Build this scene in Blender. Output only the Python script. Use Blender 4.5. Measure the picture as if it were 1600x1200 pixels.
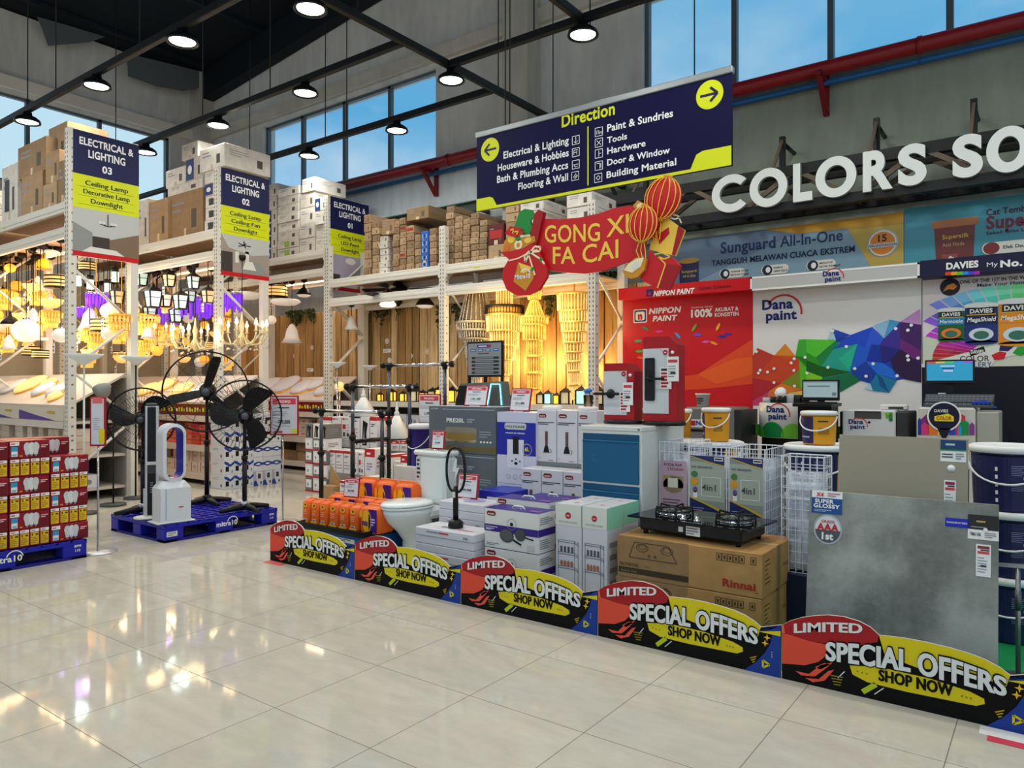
import bpy, math, random
from mathutils import Vector, Matrix
for o in list(bpy.data.objects): bpy.data.objects.remove(o)
S = bpy.context.scene; COL = S.collection
random.seed(7)
PI = math.pi
# ------------------------------------------------------------------ camera
F, YAW, PIT, CH = 1148.49, 0.63653, 0.002755, 1.3994
cd = bpy.data.cameras.new('camera'); cam = bpy.data.objects.new('camera', cd); COL.objects.link(cam)
cd.sensor_fit = 'HORIZONTAL'; cd.sensor_width = 36; cd.lens = F/1600*36; cd.clip_start = .05; cd.clip_end = 200
cam.location = (0, 0, CH); cam.rotation_euler = (PI/2+PIT, 0, YAW); S.camera = cam
# ------------------------------------------------------------------ colour management
S.view_settings.view_transform = 'Standard'; S.view_settings.look = 'None'
S.view_settings.gamma = 1; S.view_settings.use_curve_mapping = False; S.view_settings.exposure = 0.0
# ------------------------------------------------------------------ sky
W = bpy.data.worlds.new('sky'); S.world = W; W.use_nodes = True
def world():
    nt = W.node_tree; n = nt.nodes; n.clear(); L = nt.links.new
    out = n.new('ShaderNodeOutputWorld'); bg = n.new('ShaderNodeBackground'); L(bg.outputs[0], out.inputs[0])
    tc = n.new('ShaderNodeTexCoord'); sep = n.new('ShaderNodeSeparateXYZ'); L(tc.outputs['Generated'], sep.inputs[0])
    r = n.new('ShaderNodeValToRGB'); L(sep.outputs[2], r.inputs[0])
    e = r.color_ramp.elements
    e[0].position = 0.0; e[0].color = (.62, .66, .68, 1); e[1].position = .75; e[1].color = (.07, .27, .60, 1)
    for p, c in ((.20, (.56, .72, .86, 1)), (.27, (.42, .66, .88, 1)), (.345, (.16, .49, .79, 1)), (.48, (.24, .54, .78, 1))):
        k = e.new(p); k.color = c
    # brighter, hazier sky low in the west (-x)
    mr = n.new('ShaderNodeMapRange'); L(sep.outputs[0], mr.inputs[0])
    mr.inputs[1].default_value = -.79; mr.inputs[2].default_value = -.845; mr.inputs[3].default_value = 0; mr.inputs[4].default_value = .9
    mx = n.new('ShaderNodeMix'); mx.data_type = 'RGBA'; L(mr.outputs[0], mx.inputs[0]); L(r.outputs[0], mx.inputs[6])
    mx.inputs[7].default_value = (.80, .95, 1.0, 1)
    # clouds
    nz = n.new('ShaderNodeTexNoise'); nz.inputs['Scale'].default_value = 4.5; nz.inputs['Detail'].default_value = 6
    mp = n.new('ShaderNodeMapping'); L(tc.outputs['Generated'], mp.inputs[0]); mp.inputs['Scale'].default_value = (1, 1, 2.2); mp.inputs['Location'].default_value = (.3, .6, .1)
    L(mp.outputs[0], nz.inputs['Vector'])
    cr = n.new('ShaderNodeValToRGB'); cr.color_ramp.elements[0].position = .47; cr.color_ramp.elements[1].position = .70
    L(nz.outputs['Fac'], cr.inputs[0])
    lo = n.new('ShaderNodeMapRange'); L(sep.outputs[2], lo.inputs[0]); lo.inputs[1].default_value = .50; lo.inputs[2].default_value = .26
    mu = n.new('ShaderNodeMath'); mu.operation = 'MULTIPLY'; L(cr.outputs[0], mu.inputs[0]); L(lo.outputs[0], mu.inputs[1])
    m2 = n.new('ShaderNodeMix'); m2.data_type = 'RGBA'; L(mu.outputs[0], m2.inputs[0]); L(mx.outputs[2], m2.inputs[6]); m2.inputs[7].default_value = (.80, .86, .92, 1)
    L(m2.outputs[2], bg.inputs[0]); bg.inputs[1].default_value = 0.95
world()
LAMP_W = 20.0       # watts of each high-bay lamp
# ------------------------------------------------------------------ pixel -> world helpers (1600x1200 frame)
_f = Vector((-math.sin(YAW)*math.cos(PIT), math.cos(YAW)*math.cos(PIT), math.sin(PIT)))
_r = Vector((math.cos(YAW), math.sin(YAW), 0)); _u = _r.cross(_f); _c = Vector((0, 0, CH))
def ray(x, y): return _r*((x-800)/F)+_u*((600-y)/F)+_f
def onX(x, y, X): d = ray(x, y); return _c+d*(X/d.x)
def onY(x, y, Y): d = ray(x, y); return _c+d*(Y/d.y)
def onZ(x, y, Z=0): d = ray(x, y); return _c+d*((Z-CH)/d.z)
def zat(y, X, Y):                # height of image row y above ground point X,Y
    dep = (Vector((X, Y, CH))-_c).dot(_f); return CH+((600-y)/F+math.tan(PIT))*dep
# ------------------------------------------------------------------ materials
def lin(h):
    h = h.lstrip('#'); r = []
    for i in (0, 2, 4):
        c = int(h[i:i+2], 16)/255; r.append(c/12.92 if c <= .04045 else ((c+.055)/1.055)**2.4)
    return (*r, 1)
_m = {}
def M(hx, rough=.5, metal=0, emit=0, kind=None, name=None, trans=0, spec=.3):
    key = (hx, rough, metal, emit, kind, trans)
    if key in _m: return _m[key]
    m = bpy.data.materials.new(name or (kind or 'paint')+'_'+hx.strip('#')); m.use_nodes = True
    nt = m.node_tree; b = nt.nodes['Principled BSDF']; N = nt.nodes.new; L = nt.links.new
    c = lin(hx)
    b.inputs['Base Color'].default_value = c; b.inputs['Roughness'].default_value = rough; b.inputs['Metallic'].default_value = metal
    b.inputs['Specular IOR Level'].default_value = spec
    if emit: b.inputs['Emission Color'].default_value = c; b.inputs['Emission Strength'].default_value = emit
    if trans: b.inputs['Transmission Weight'].default_value = trans
    def noise(sc, det=4, vec=None, rou=.55):
        t = N('ShaderNodeTexNoise'); t.inputs['Scale'].default_value = sc; t.inputs['Detail'].default_value = det; t.inputs['Roughness'].default_value = rou
        if vec is not None: L(vec, t.inputs['Vector'])
        return t
    def pos():
        return N('ShaderNodeNewGeometry').outputs['Position']
    def obj(): return N('ShaderNodeTexCoord').outputs['Object']
    def mapped(src, sc):
        q = N('ShaderNodeMapping'); L(src, q.inputs[0]); q.inputs['Scale'].default_value = sc; return q.outputs[0]
    def ramp(src, pts):
        r = N('ShaderNodeValToRGB'); e = r.color_ramp.elements
        while len(e) < len(pts): e.new(.5)
        for k, (p, q) in zip(e, pts): k.position = p; k.color = q
        L(src, r.inputs[0]); return r.outputs[0]
    def sc(k): return (c[0]*k, c[1]*k, c[2]*k, 1)
    if kind == 'card':                                   # corrugated cardboard, printed board
        t = noise(9, 5, obj()); L(ramp(t.outputs['Fac'], [(.3, sc(.86)), (.7, sc(1.1))]), b.inputs['Base Color'])
    elif kind == 'wall':
        t = noise(.8, 7, pos()); t2 = noise(6, 5, mapped(pos(), (1, 1, .25)))
        mx = N('ShaderNodeMath'); mx.operation = 'ADD'; L(t.outputs['Fac'], mx.inputs[0]); L(t2.outputs['Fac'], mx.inputs[1])
        hf = N('ShaderNodeMath'); hf.operation = 'MULTIPLY'; hf.inputs[1].default_value = .5; L(mx.outputs[0], hf.inputs[0])
        L(ramp(hf.outputs[0], [(.35, sc(.84)), (.65, sc(1.12))]), b.inputs['Base Color'])
    elif kind == 'wood':
        t = noise(3, 6, mapped(obj(), (9, 3, .55)), .62); t2 = noise(1.1, 3, mapped(obj(), (3, 3, .3)))
        w = N('ShaderNodeMix'); w.data_type = 'RGBA'; w.blend_type = 'MULTIPLY'; w.inputs[0].default_value = .8
        L(ramp(t.outputs['Fac'], [(.25, sc(.30)), (.5, sc(.95)), (.75, sc(1.25))]), w.inputs[6])
        L(ramp(t2.outputs['Fac'], [(.3, (.62, .55, .5, 1)), (.65, (1.1, 1.1, 1.1, 1))]), w.inputs[7]); L(w.outputs[2], b.inputs['Base Color'])
    elif kind == 'marble':
        t = noise(2.6, 9, obj(), .6); t2 = noise(30, 6, obj(), .7); t3 = noise(1.3, 2, obj())
        a = N('ShaderNodeMix'); a.data_type = 'RGBA'; a.inputs[0].default_value = .25
        sm = N('ShaderNodeMath'); sm.operation = 'ADD'; L(t.outputs['Fac'], sm.inputs[0]); L(t3.outputs['Fac'], sm.inputs[1]); hf = N('ShaderNodeMath'); hf.operation = 'MULTIPLY'; hf.inputs[1].default_value = .5; L(sm.outputs[0], hf.inputs[0])
        L(ramp(hf.outputs[0], [(.42, sc(.45)), (.5, sc(.9)), (.58, sc(1.4))]), a.inputs[6]); L(ramp(t2.outputs['Fac'], [(.35, sc(.6)), (.7, sc(1.35))]), a.inputs[7])
        L(a.outputs[2], b.inputs['Base Color'])
    elif kind == 'floor':
        p = pos(); s = N('ShaderNodeSeparateXYZ'); L(p, s.inputs[0]); gs = []; ids = []
        for ax, off in ((0, 2.732+12), (1, -1.961+12)):
            ad = N('ShaderNodeMath'); ad.operation = 'ADD'; L(s.outputs[ax], ad.inputs[0]); ad.inputs[1].default_value = off
            dv = N('ShaderNodeMath'); dv.operation = 'DIVIDE'; L(ad.outputs[0], dv.inputs[0]); dv.inputs[1].default_value = .6
            fr = N('ShaderNodeMath'); fr.operation = 'FRACT'; L(dv.outputs[0], fr.inputs[0])
            fl = N('ShaderNodeMath'); fl.operation = 'FLOOR'; L(dv.outputs[0], fl.inputs[0]); ids.append(fl)
            sb = N('ShaderNodeMath'); sb.operation = 'SUBTRACT'; L(fr.outputs[0], sb.inputs[0]); sb.inputs[1].default_value = .5
            ab = N('ShaderNodeMath'); ab.operation = 'ABSOLUTE'; L(sb.outputs[0], ab.inputs[0]); gs.append(ab)
        mxx = N('ShaderNodeMath'); mxx.operation = 'MAXIMUM'; L(gs[0].outputs[0], mxx.inputs[0]); L(gs[1].outputs[0], mxx.inputs[1])
        g = N('ShaderNodeMath'); g.operation = 'GREATER_THAN'; L(mxx.outputs[0], g.inputs[0]); g.inputs[1].default_value = .4968
        cx = N('ShaderNodeCombineXYZ'); L(ids[0].outputs[0], cx.inputs[0]); L(ids[1].outputs[0], cx.inputs[1])
        wn = N('ShaderNodeTexWhiteNoise'); wn.noise_dimensions = '3D'; L(cx.outputs[0], wn.inputs['Vector'])
        t = noise(5, 8, mapped(p, (1, 2.4, 1)), .65)
        av = N('ShaderNodeMath'); av.operation = 'MULTIPLY_ADD'; L(wn.outputs['Value'], av.inputs[0]); av.inputs[1].default_value = .22; L(t.outputs['Fac'], av.inputs[2])
        tile = ramp(av.outputs[0], [(.35, sc(.9)), (.85, sc(1.08))])
        mx = N('ShaderNodeMix'); mx.data_type = 'RGBA'; L(g.outputs[0], mx.inputs[0]); L(tile, mx.inputs[6]); mx.inputs[7].default_value = sc(.32)
        L(mx.outputs[2], b.inputs['Base Color'])
        rr = N('ShaderNodeMapRange'); L(g.outputs[0], rr.inputs[0]); rr.inputs[3].default_value = rough; rr.inputs[4].default_value = .6; L(rr.outputs[0], b.inputs['Roughness'])
    elif kind == 'glass':                                # thin clear pane / film
        nt.nodes.remove(b); o = nt.nodes['Material Output']
        tr = N('ShaderNodeBsdfTransparent'); tr.inputs[0].default_value = c; gl = N('ShaderNodeBsdfGlossy'); gl.inputs['Roughness'].default_value = rough
        gl.inputs[0].default_value = (.9, .9, .9, 1)
        mx = N('ShaderNodeMixShader'); fr = N('ShaderNodeFresnel'); fr.inputs[0].default_value = 1.35
        L(fr.outputs[0], mx.inputs[0]); L(tr.outputs[0], mx.inputs[1]); L(gl.outputs[0], mx.inputs[2]); L(mx.outputs[0], o.inputs[0])
    elif kind == 'film':                                 # milky plastic film
        nt.nodes.remove(b); o = nt.nodes['Material Output']
        tr = N('ShaderNodeBsdfTransparent'); df = N('ShaderNodeBsdfPrincipled'); df.inputs['Base Color'].default_value = c; df.inputs['Roughness'].default_value = rough
        mx = N('ShaderNodeMixShader'); t = noise(7, 4, mapped(obj(), (2.5, 2.5, .5)))
        rr = N('ShaderNodeMapRange'); L(t.outputs['Fac'], rr.inputs[0]); rr.inputs[1].default_value = .35; rr.inputs[2].default_value = .7; rr.inputs[3].default_value = .25; rr.inputs[4].default_value = .78
        L(rr.outputs[0], mx.inputs[0]); L(tr.outputs[0], mx.inputs[1]); L(df.outputs[0], mx.inputs[2]); L(mx.outputs[0], o.inputs[0])
    elif kind == 'leaf':
        t = noise(25, 3, obj()); L(ramp(t.outputs['Fac'], [(.3, sc(.5)), (.7, sc(1.5))]), b.inputs['Base Color'])
    elif kind == 'crystal':                              # strings of glass beads, lit from inside where emit > 0
        wv = N('ShaderNodeTexNoise'); wv.inputs['Scale'].default_value = 60; wv.inputs['Detail'].default_value = 2; L(obj(), wv.inputs['Vector'])
        L(ramp(wv.outputs['Fac'], [(.4, sc(.45)), (.62, sc(1.2))]), b.inputs['Base Color'])
    _m[key] = m; return m
# ------------------------------------------------------------------ text as mesh
_fc = {}
def glyphs(s, bold=0., res=3):
    k = (s, round(bold, 3), res)
    if k in _fc: return _fc[k]
    cu = bpy.data.curves.new('t', 'FONT'); cu.body = s; cu.size = 1; cu.resolution_u = res; cu.offset = bold; cu.fill_mode = 'FRONT'
    if bold: cu.space_character = 1+bold*1.6
    ob = bpy.data.objects.new('t', cu); COL.objects.link(ob)
    dg = bpy.context.evaluated_depsgraph_get(); me = bpy.data.meshes.new_from_object(ob.evaluated_get(dg))
    v = [(p.co.x, p.co.y) for p in me.vertices]; f = [tuple(p.vertices) for p in me.polygons]
    bpy.data.objects.remove(ob); bpy.data.curves.remove(cu); bpy.data.meshes.remove(me)
    x0 = min([p[0] for p in v] or [0]); x1 = max([p[0] for p in v] or [1])
    _fc[k] = ([(p[0]-x0, p[1]) for p in v], f, x1-x0); return _fc[k]
# ------------------------------------------------------------------ mesh builder
class B:
    def __init__(s): s.v = []; s.f = []; s.m = []; s.ms = []; s.sm = []; s.T = Matrix()
    def mi(s, m):
        if m not in s.ms: s.ms.append(m)
        return s.ms.index(m)
    def add(s, vs, fs, m, smooth=False):
        o = len(s.v); s.v += [tuple(s.T @ Vector(p)) for p in vs]; k = s.mi(m)
        for f in fs: s.f.append([i+o for i in f]); s.m.append(k); s.sm.append(smooth)
        return s
    def box(s, x0, y0, z0, x1, y1, z1, m, c=0., R=None):
        if x0 > x1: x0, x1 = x1, x0
        if y0 > y1: y0, y1 = y1, y0
        if z0 > z1: z0, z1 = z1, z0
        c = min(c, (x1-x0)*.4, (y1-y0)*.4, (z1-z0)*.4)
        if c <= 0:
            vs = [(x, y, z) for x in (x0, x1) for y in (y0, y1) for z in (z0, z1)]
            fs = [(0, 1, 3, 2), (4, 6, 7, 5), (0, 4, 5, 1), (2, 3, 7, 6), (0, 2, 6, 4), (1, 5, 7, 3)]
        else:
            vs = []; ix = {}
            for i, x in enumerate((x0, x1)):
                for j, y in enumerate((y0, y1)):
                    for k, z in enumerate((z0, z1)):
                        dx, dy, dz = (c if not i else -c), (c if not j else -c), (c if not k else -c)
                        for a, p in enumerate(((x, y+dy, z+dz), (x+dx, y, z+dz), (x+dx, y+dy, z))): ix[i, j, k, a] = len(vs); vs.append(p)
            g = lambda i, j, k, a: ix[i, j, k, a]
            fs = []
            for i in (0, 1):
                q = [g(i, 0, 0, 0), g(i, 0, 1, 0), g(i, 1, 1, 0), g(i, 1, 0, 0)]; fs.append(q if not i else q[::-1])
                q = [g(0, i, 0, 1), g(1, i, 0, 1), g(1, i, 1, 1), g(0, i, 1, 1)]; fs.append(q if not i else q[::-1])
                q = [g(0, 0, i, 2), g(0, 1, i, 2), g(1, 1, i, 2), g(1, 0, i, 2)]; fs.append(q if not i else q[::-1])
            for a in (0, 1):
                for b in (0, 1):
                    fs.append([g(0, a, b, 1), g(1, a, b, 1), g(1, a, b, 2), g(0, a, b, 2)])
                    fs.append([g(a, 0, b, 0), g(a, 1, b, 0), g(a, 1, b, 2), g(a, 0, b, 2)])
                    fs.append([g(a, b, 0, 0), g(a, b, 1, 0), g(a, b, 1, 1), g(a, b, 0, 1)])
                    fs.append([g(0, a, b, 0), g(0, a, b, 1), g(0, a, b, 2)]); fs.append([g(1, a, b, 0), g(1, a, b, 1), g(1, a, b, 2)])
        if R is not None: vs = [tuple(R @ Vector(p)) for p in vs]
        return s.add(vs, fs, m)
    def quad(s, a, b, c, d, m): return s.add([a, b, c, d], [(0, 1, 2, 3)], m)
    def prism(s, pts, d, m, me=None):                    # pts: 3D polygon, d: extrusion vector
        n = len(pts); d = Vector(d); vs = [Vector(p) for p in pts]; w = [p+d for p in vs]
        s.add(vs+w, [tuple(range(n))[::-1], tuple(range(n, 2*n))], m)
        return s.add(vs+w, [(i, (i+1) % n, n+(i+1) % n, n+i) for i in range(n)], me or m)
    def tube(s, pts, r, m, n=8, closed=False, cap=True):
        P = [Vector(p) for p in pts]; k = len(P); rs = r if isinstance(r, (list, tuple)) else [r]*k; vs = []; up = None
        for i, p in enumerate(P):
            a = P[(i-1) % k] if (closed or i > 0) else P[i]; b = P[(i+1) % k] if (closed or i < k-1) else P[i]
            t = (b-a).normalized()
            if up is None: up = t.orthogonal().normalized()
            up = (up-t*up.dot(t)); up = up.normalized() if up.length > 1e-6 else t.orthogonal().normalized()
            w = t.cross(up)
            for j in range(n):
                q = 2*PI*j/n; vs.append(p+(up*math.cos(q)+w*math.sin(q))*rs[i])
        fs = []
        for i in range(k if closed else k-1):
            for j in range(n):
                a, b = i*n+j, i*n+(j+1) % n; c, d = ((i+1) % k)*n+(j+1) % n, ((i+1) % k)*n+j; fs.append((a, b, c, d))
        if cap and not closed: fs += [tuple(range(n))[::-1], tuple(range((k-1)*n, k*n))]
        return s.add(vs, fs, m, n > 5)
    def cyl(s, p, q, r, m, n=16): return s.tube([p, q], r, m, n)
    def lathe(s, prof, m, c=(0, 0, 0), n=20, sx=1, sy=1, a0=0):   # prof: (radius, z)
        k = len(prof); vs = []
        for r, z in prof:
            for j in range(n):
                q = 2*PI*j/n+a0; vs.append((c[0]+r*sx*math.cos(q), c[1]+r*sy*math.sin(q), c[2]+z))
        fs = [(i*n+j, i*n+(j+1) % n, (i+1)*n+(j+1) % n, (i+1)*n+j) for i in range(k-1) for j in range(n)]
        if prof[0][0] > 1e-6: fs.append(tuple(range(n))[::-1])
        if prof[-1][0] > 1e-6: fs.append(tuple(range((k-1)*n, k*n)))
        return s.add(vs, fs, m, n > 6)
    def ball(s, c, r, m, n=16, sz=1., sx=1., sy=1.):
        return s.lathe([(max(math.sin(PI*i/(n//2))*r, 1e-5), -math.cos(PI*i/(n//2))*r*sz) for i in range(n//2+1)], m, c, n, sx, sy)
    def text(s, t, o, xd, yd, h, m, al='c', bold=.015, w=None, fn=None, sh=0., res=3, fat=0.):
        if fat:                                          # heavier weight: the glyphs struck again, shifted sideways
            n = Vector(xd).cross(Vector(yd))*.0003; a = dict(al=al, bold=bold, w=w, sh=sh, res=res)
            for q in (-fat, fat): s.text(t, Vector(o)+Vector(xd)*q*h+n*(1 if q > 0 else -1), xd, yd, h, m, fn=fn, **a)
        v, f, tw = glyphs(t, bold, res); k = h/.72; kx = k if not w else w/tw
        o = Vector(o); xd = Vector(xd); yd = Vector(yd); dx = {'c': -tw/2, 'l': 0, 'r': -tw}[al]; vs = []
        for x, y in v:
            X, Y = (x+dx)*kx+sh*y*k, y*k
            if fn: X, Y = fn(X, Y)
            vs.append(o+xd*X+yd*Y)
        return s.add(vs, f, m)
    def panel(s, o, xd=(1, 0, 0), yd=(0, 0, 1)): return Panel(s, o, xd, yd)
    def build(s, name, parent=None, loc=None, smooth=None):
        me = bpy.data.meshes.new(name); me.from_pydata([tuple(p) for p in s.v], [], s.f)
        for m in s.ms: me.materials.append(m)
        me.polygons.foreach_set('material_index', s.m); me.polygons.foreach_set('use_smooth', s.sm); me.update()
        o = bpy.data.objects.new(name, me); COL.objects.link(o)
        if parent: o.parent = parent
        if loc is not None: o.location = loc
        return o
class Panel:                                             # flat printed artwork lying on a surface, layer by layer
    def __init__(s, b, o, xd, yd, e=.0012):
        s.b = b; s.o = Vector(o); s.x = Vector(xd).normalized(); s.y = Vector(yd).normalized(); s.n = s.x.cross(s.y); s.e = e
    def p(s, x, y, l): return s.o+s.x*x+s.y*y+s.n*(l*s.e)
    def rect(s, x0, y0, x1, y1, m, l=1): s.b.add([s.p(x0, y0, l), s.p(x1, y0, l), s.p(x1, y1, l), s.p(x0, y1, l)], [(0, 1, 2, 3)], m); return s
    def poly(s, pts, m, l=1): s.b.add([s.p(x, y, l) for x, y in pts], [tuple(range(len(pts)))], m); return s
    def ell(s, x, y, rx, ry, m, l=1, n=24, a0=0, a1=2*PI):
        return s.poly([(x+rx*math.cos(a0+(a1-a0)*i/n), y+ry*math.sin(a0+(a1-a0)*i/n)) for i in range(n + (a1-a0 < 6.28))], m, l)
    def ring(s, x, y, r, t, m, l=1, a0=0, a1=2*PI, n=24, ry=None):
        k = (ry or r)/r; vs = []
        for i in range(n+1):
            q = a0+(a1-a0)*i/n
            for rr in (r, r-t): vs.append(s.p(x+rr*math.cos(q), y+rr*k*math.sin(q), l))
        s.b.add(vs, [(2*i, 2*i+2, 2*i+3, 2*i+1) for i in range(n)], m); return s
    def rrect(s, x0, y0, x1, y1, r, m, l=1, n=5):
        pts = []
        for cx, cy, a in ((x1-r, y1-r, 0), (x0+r, y1-r, 1), (x0+r, y0+r, 2), (x1-r, y0+r, 3)):
            pts += [(cx+r*math.cos(PI/2*(a+i/n)), cy+r*math.sin(PI/2*(a+i/n))) for i in range(n+1)]
        return s.poly(pts, m, l)
    def line(s, pts, t, m, l=1):
        for (x0, y0), (x1, y1) in zip(pts, pts[1:]):
            d = math.hypot(x1-x0, y1-y0) or 1; nx, ny = -(y1-y0)/d*t/2, (x1-x0)/d*t/2
            s.poly([(x0+nx, y0+ny), (x0-nx, y0-ny), (x1-nx, y1-ny), (x1+nx, y1+ny)], m, l)
        return s
    def txt(s, t, x, y, h, m, l=2, **k): s.b.text(t, s.p(x, y, l), s.x, s.y, h, m, **k); return s
    def bars(s, x0, y0, x1, y1, n, m, l=2, seed=1, fill=.5):   # unreadable small print
        rnd = random.Random(seed); dy = (y1-y0)/n
        for i in range(n): s.rect(x0, y0+dy*(i+.5-fill/2), x0+(x1-x0)*rnd.uniform(.55, 1), y0+dy*(i+.5+fill/2), m, l)
        return s
# ------------------------------------------------------------------ things
def tag(o, label, cat, group=None, kind=None):
    o['label'] = label; o['category'] = cat
    if group: o['group'] = group
    if kind: o['kind'] = kind
    return o
def thing(name, label, cat, loc=(0, 0, 0), rz=0, group=None):
    o = bpy.data.objects.new(name, None); COL.objects.link(o); o.location = loc; o.rotation_euler = (0, 0, rz); o.empty_display_size = .1
    return tag(o, label, cat, group)
def struct(b, name, parent=None):
    o = b.build(name, parent)
    if not parent: o['kind'] = 'structure'
    return o
def dup(root, loc, rz=None, label=None, group=None, sc=None):
    r = root.copy(); COL.objects.link(r); r.location = loc
    if rz is not None: r.rotation_euler = (0, 0, rz)
    if sc: r.scale = (sc, sc, sc) if not isinstance(sc, tuple) else sc
    if label: r['label'] = label
    if group: r['group'] = group
    for ch in list(root.children):
        c = ch.copy(); COL.objects.link(c); c.parent = r
        for g in ch.children:
            d = g.copy(); COL.objects.link(d); d.parent = c
    return r
def solo(b, name, label, cat, group=None, loc=None, rz=0):
    o = b.build(name, None, loc); o.rotation_euler = (0, 0, rz); return tag(o, label, cat, group)
ORD = ['first', 'second', 'third', 'fourth', 'fifth', 'sixth', 'seventh', 'eighth', 'ninth', 'tenth', 'eleventh', 'twelfth', 'thirteenth', 'fourteenth', 'fifteenth', 'sixteenth', 'seventeenth', 'eighteenth', 'nineteenth', 'twentieth']
# shared materials
WHITE = M('#e8e8e4', .45); OFFW = M('#d9d8cf', .5); BLACK = M('#0c0c0d', .4); BLK2 = M('#1b1b1d', .5); CHROME = M('#c8c8c8', .15, 1)
NAVY = M('#1d1a5e', .35); YEL = M('#dbe30a', .4); LETW = M('#f4f4f2', .4); RED = M('#c4141c', .4); DRED = M('#8f0f18', .4)
STEELW = M('#d6d3c8', .4); GREYM = M('#8b8d8e', .4, .5); DARKR = M('#0b151d', .8); INK = M('#33343a', .6); LINK = M('#8b8d94', .6)
KRAFT = M('#b08a5c', .75, kind='card'); KRAFT2 = M('#9c7a50', .75, kind='card'); KRAFT3 = M('#c29c6b', .75, kind='card'); WBOX = M('#d8d2c4', .6, kind='card')
TAPE = M('#cdbb95', .35)
# ================================================================== building shell
XB, YW, XR, YF = -15.6, 9.3, 7.0, -7.0      # left wall, back wall, right and front limits of the hall
def roofz(x): return 8.36+.111*(x-XB) if x < 3 else 8.36+.111*(3-XB)-.111*(x-3)
b = B(); b.box(XB-.3, YF, -.2, XR, YW+.3, 0, M('#c6bfaf', .055, kind='floor', name='polished_tile', spec=.2)); struct(b, 'floor')
WALLM = M('#c6c8c5', .8, kind='wall', name='painted_concrete'); WALLG = M('#99a091', .8, kind='wall', name='green_grey_concrete'); WALLW = M('#e2ecf2', .8, kind='wall', name='pale_wall')
b = B()
def slab(x0, x1, z0, z1, m, y0=YW, y1=YW+.3): b.box(x0, y0, z0, x1, y1, z1, m)
def gable(x0, x1, z0, m):
    b.prism([(x0, YW, z0), (x1, YW, z0), (x1, YW, roofz(x1)), (x0, YW, roofz(x0))], (0, .3, 0), m)
slab(XB, -6.33, 0, 5.2, WALLW); slab(-6.33, XR, 0, 5.2, WALLG)
slab(XB, -13.38, 5.2, 6.84, WALLM); slab(-8.49, -4.62, 5.2, 6.84, WALLM); slab(2.1, XR, 5.2, 6.84, WALLM)
gable(XB, 3, 6.84, WALLM); gable(3, XR, 6.84, WALLM)
b.box(XB, YW-.1, 6.92, -6.8, YW, 7.14, M('#bdbab0', .8, kind='wall')); b.box(-6.33, YW-.1, 6.92, XR, YW, 7.14, M('#bdbab0', .8, kind='wall'))
b.box(-6.8, YW-.35, 0, -6.33, YW, roofz(-6.8), M('#b3b1a8', .8, kind='wall'))
b.box(XB, YW-.35, 0, XB+.4, YW, roofz(XB), M('#b3b1a8', .8, kind='wall'))
struct(b, 'wall_back')
b = B()
for y0, y1, z0, z1 in ((YF, YW, 0, 5.2), (YF, YF+1, 5.2, 6.84), (8.5, YW, 5.2, 6.84), (YF, YW, 6.84, 8.36)):
    b.box(XB-.3, y0, z0, XB, y1, z1, WALLM)
b.box(XB, YF, 0, XB+.02, YW, 3.4, M('#d9c7a4', .8))
b.box(XB, YF, 6.9, XB+.12, YW, 7.12, M('#d5d2c8', .7)); struct(b, 'wall_left')
b = B()
b.prism([(XB-.3, YF, roofz(XB)), (3, YF, roofz(3)), (3, YF, roofz(3)+.2), (XB-.3, YF, roofz(XB)+.2)], (0, YW-YF+.3, 0), DARKR)
b.prism([(3, YF, roofz(3)), (XR, YF, roofz(XR)), (XR, YF, roofz(XR)+.2), (3, YF, roofz(3)+.2)], (0, YW-YF+.3, 0), DARKR)
for x in range(-15, 7, 2): b.box(x-.05, YF, roofz(x)-.05, x+.05, YW, roofz(x)+.02, M('#0d1a24', .7))
for y in (9.02, -6.5): b.prism([(XB+.02, y, roofz(XB)-.62), (3, y, roofz(3)-.62), (3, y, roofz(3)), (XB+.02, y, roofz(XB))], (0, .26, 0), M('#0a141c', .7))
struct(b, 'ceiling')
GLASS = M('#dff2fb', .02, kind='glass', name='window_glass'); FRAME = M('#5d666b', .4, .3)
def window(name, axis, a0, a1, mull, z0=5.2, z1=6.84):
    fr = B(); q = (lambda a, c, z, d, e, w: fr.box(a, c, z, d, e, w, FRAME)) if axis == 'x' else (lambda a, c, z, d, e, w: fr.box(c, a, z, e, d, w, FRAME))
    c0, c1 = (YW+.08, YW+.16) if axis == 'x' else (XB-.16, XB-.08)
    q(a0, c0, z0, a1, c1, z0+.05); q(a0, c0, z1-.05, a1, c1, z1)
    for m in [a0+.025, a1-.025]+mull: q(m-.035, c0, z0, m+.035, c1, z1)
    o = struct(fr, name)
    g = B(); c = (c0+c1)/2
    if axis == 'x': g.quad((a0, c, z0), (a1, c, z0), (a1, c, z1), (a0, c, z1), GLASS)
    else: g.quad((c, a0, z0), (c, a1, z0), (c, a1, z1), (c, a0, z1), GLASS)
    g.build('pane', o); return o
window('window_1', 'x', -13.38, -8.49, [-12.19, -10.93, -9.70]); window('window_2', 'x', -4.62, 2.1, [-3.35, -2.17, -.93, .3, 1.2])
window('window_3', 'y', YF+1, 8.5, [-4.8, -3.4, -2.1, -.9, .4, 1.7, 3., 4.35, 5.75, 7.06])
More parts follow.
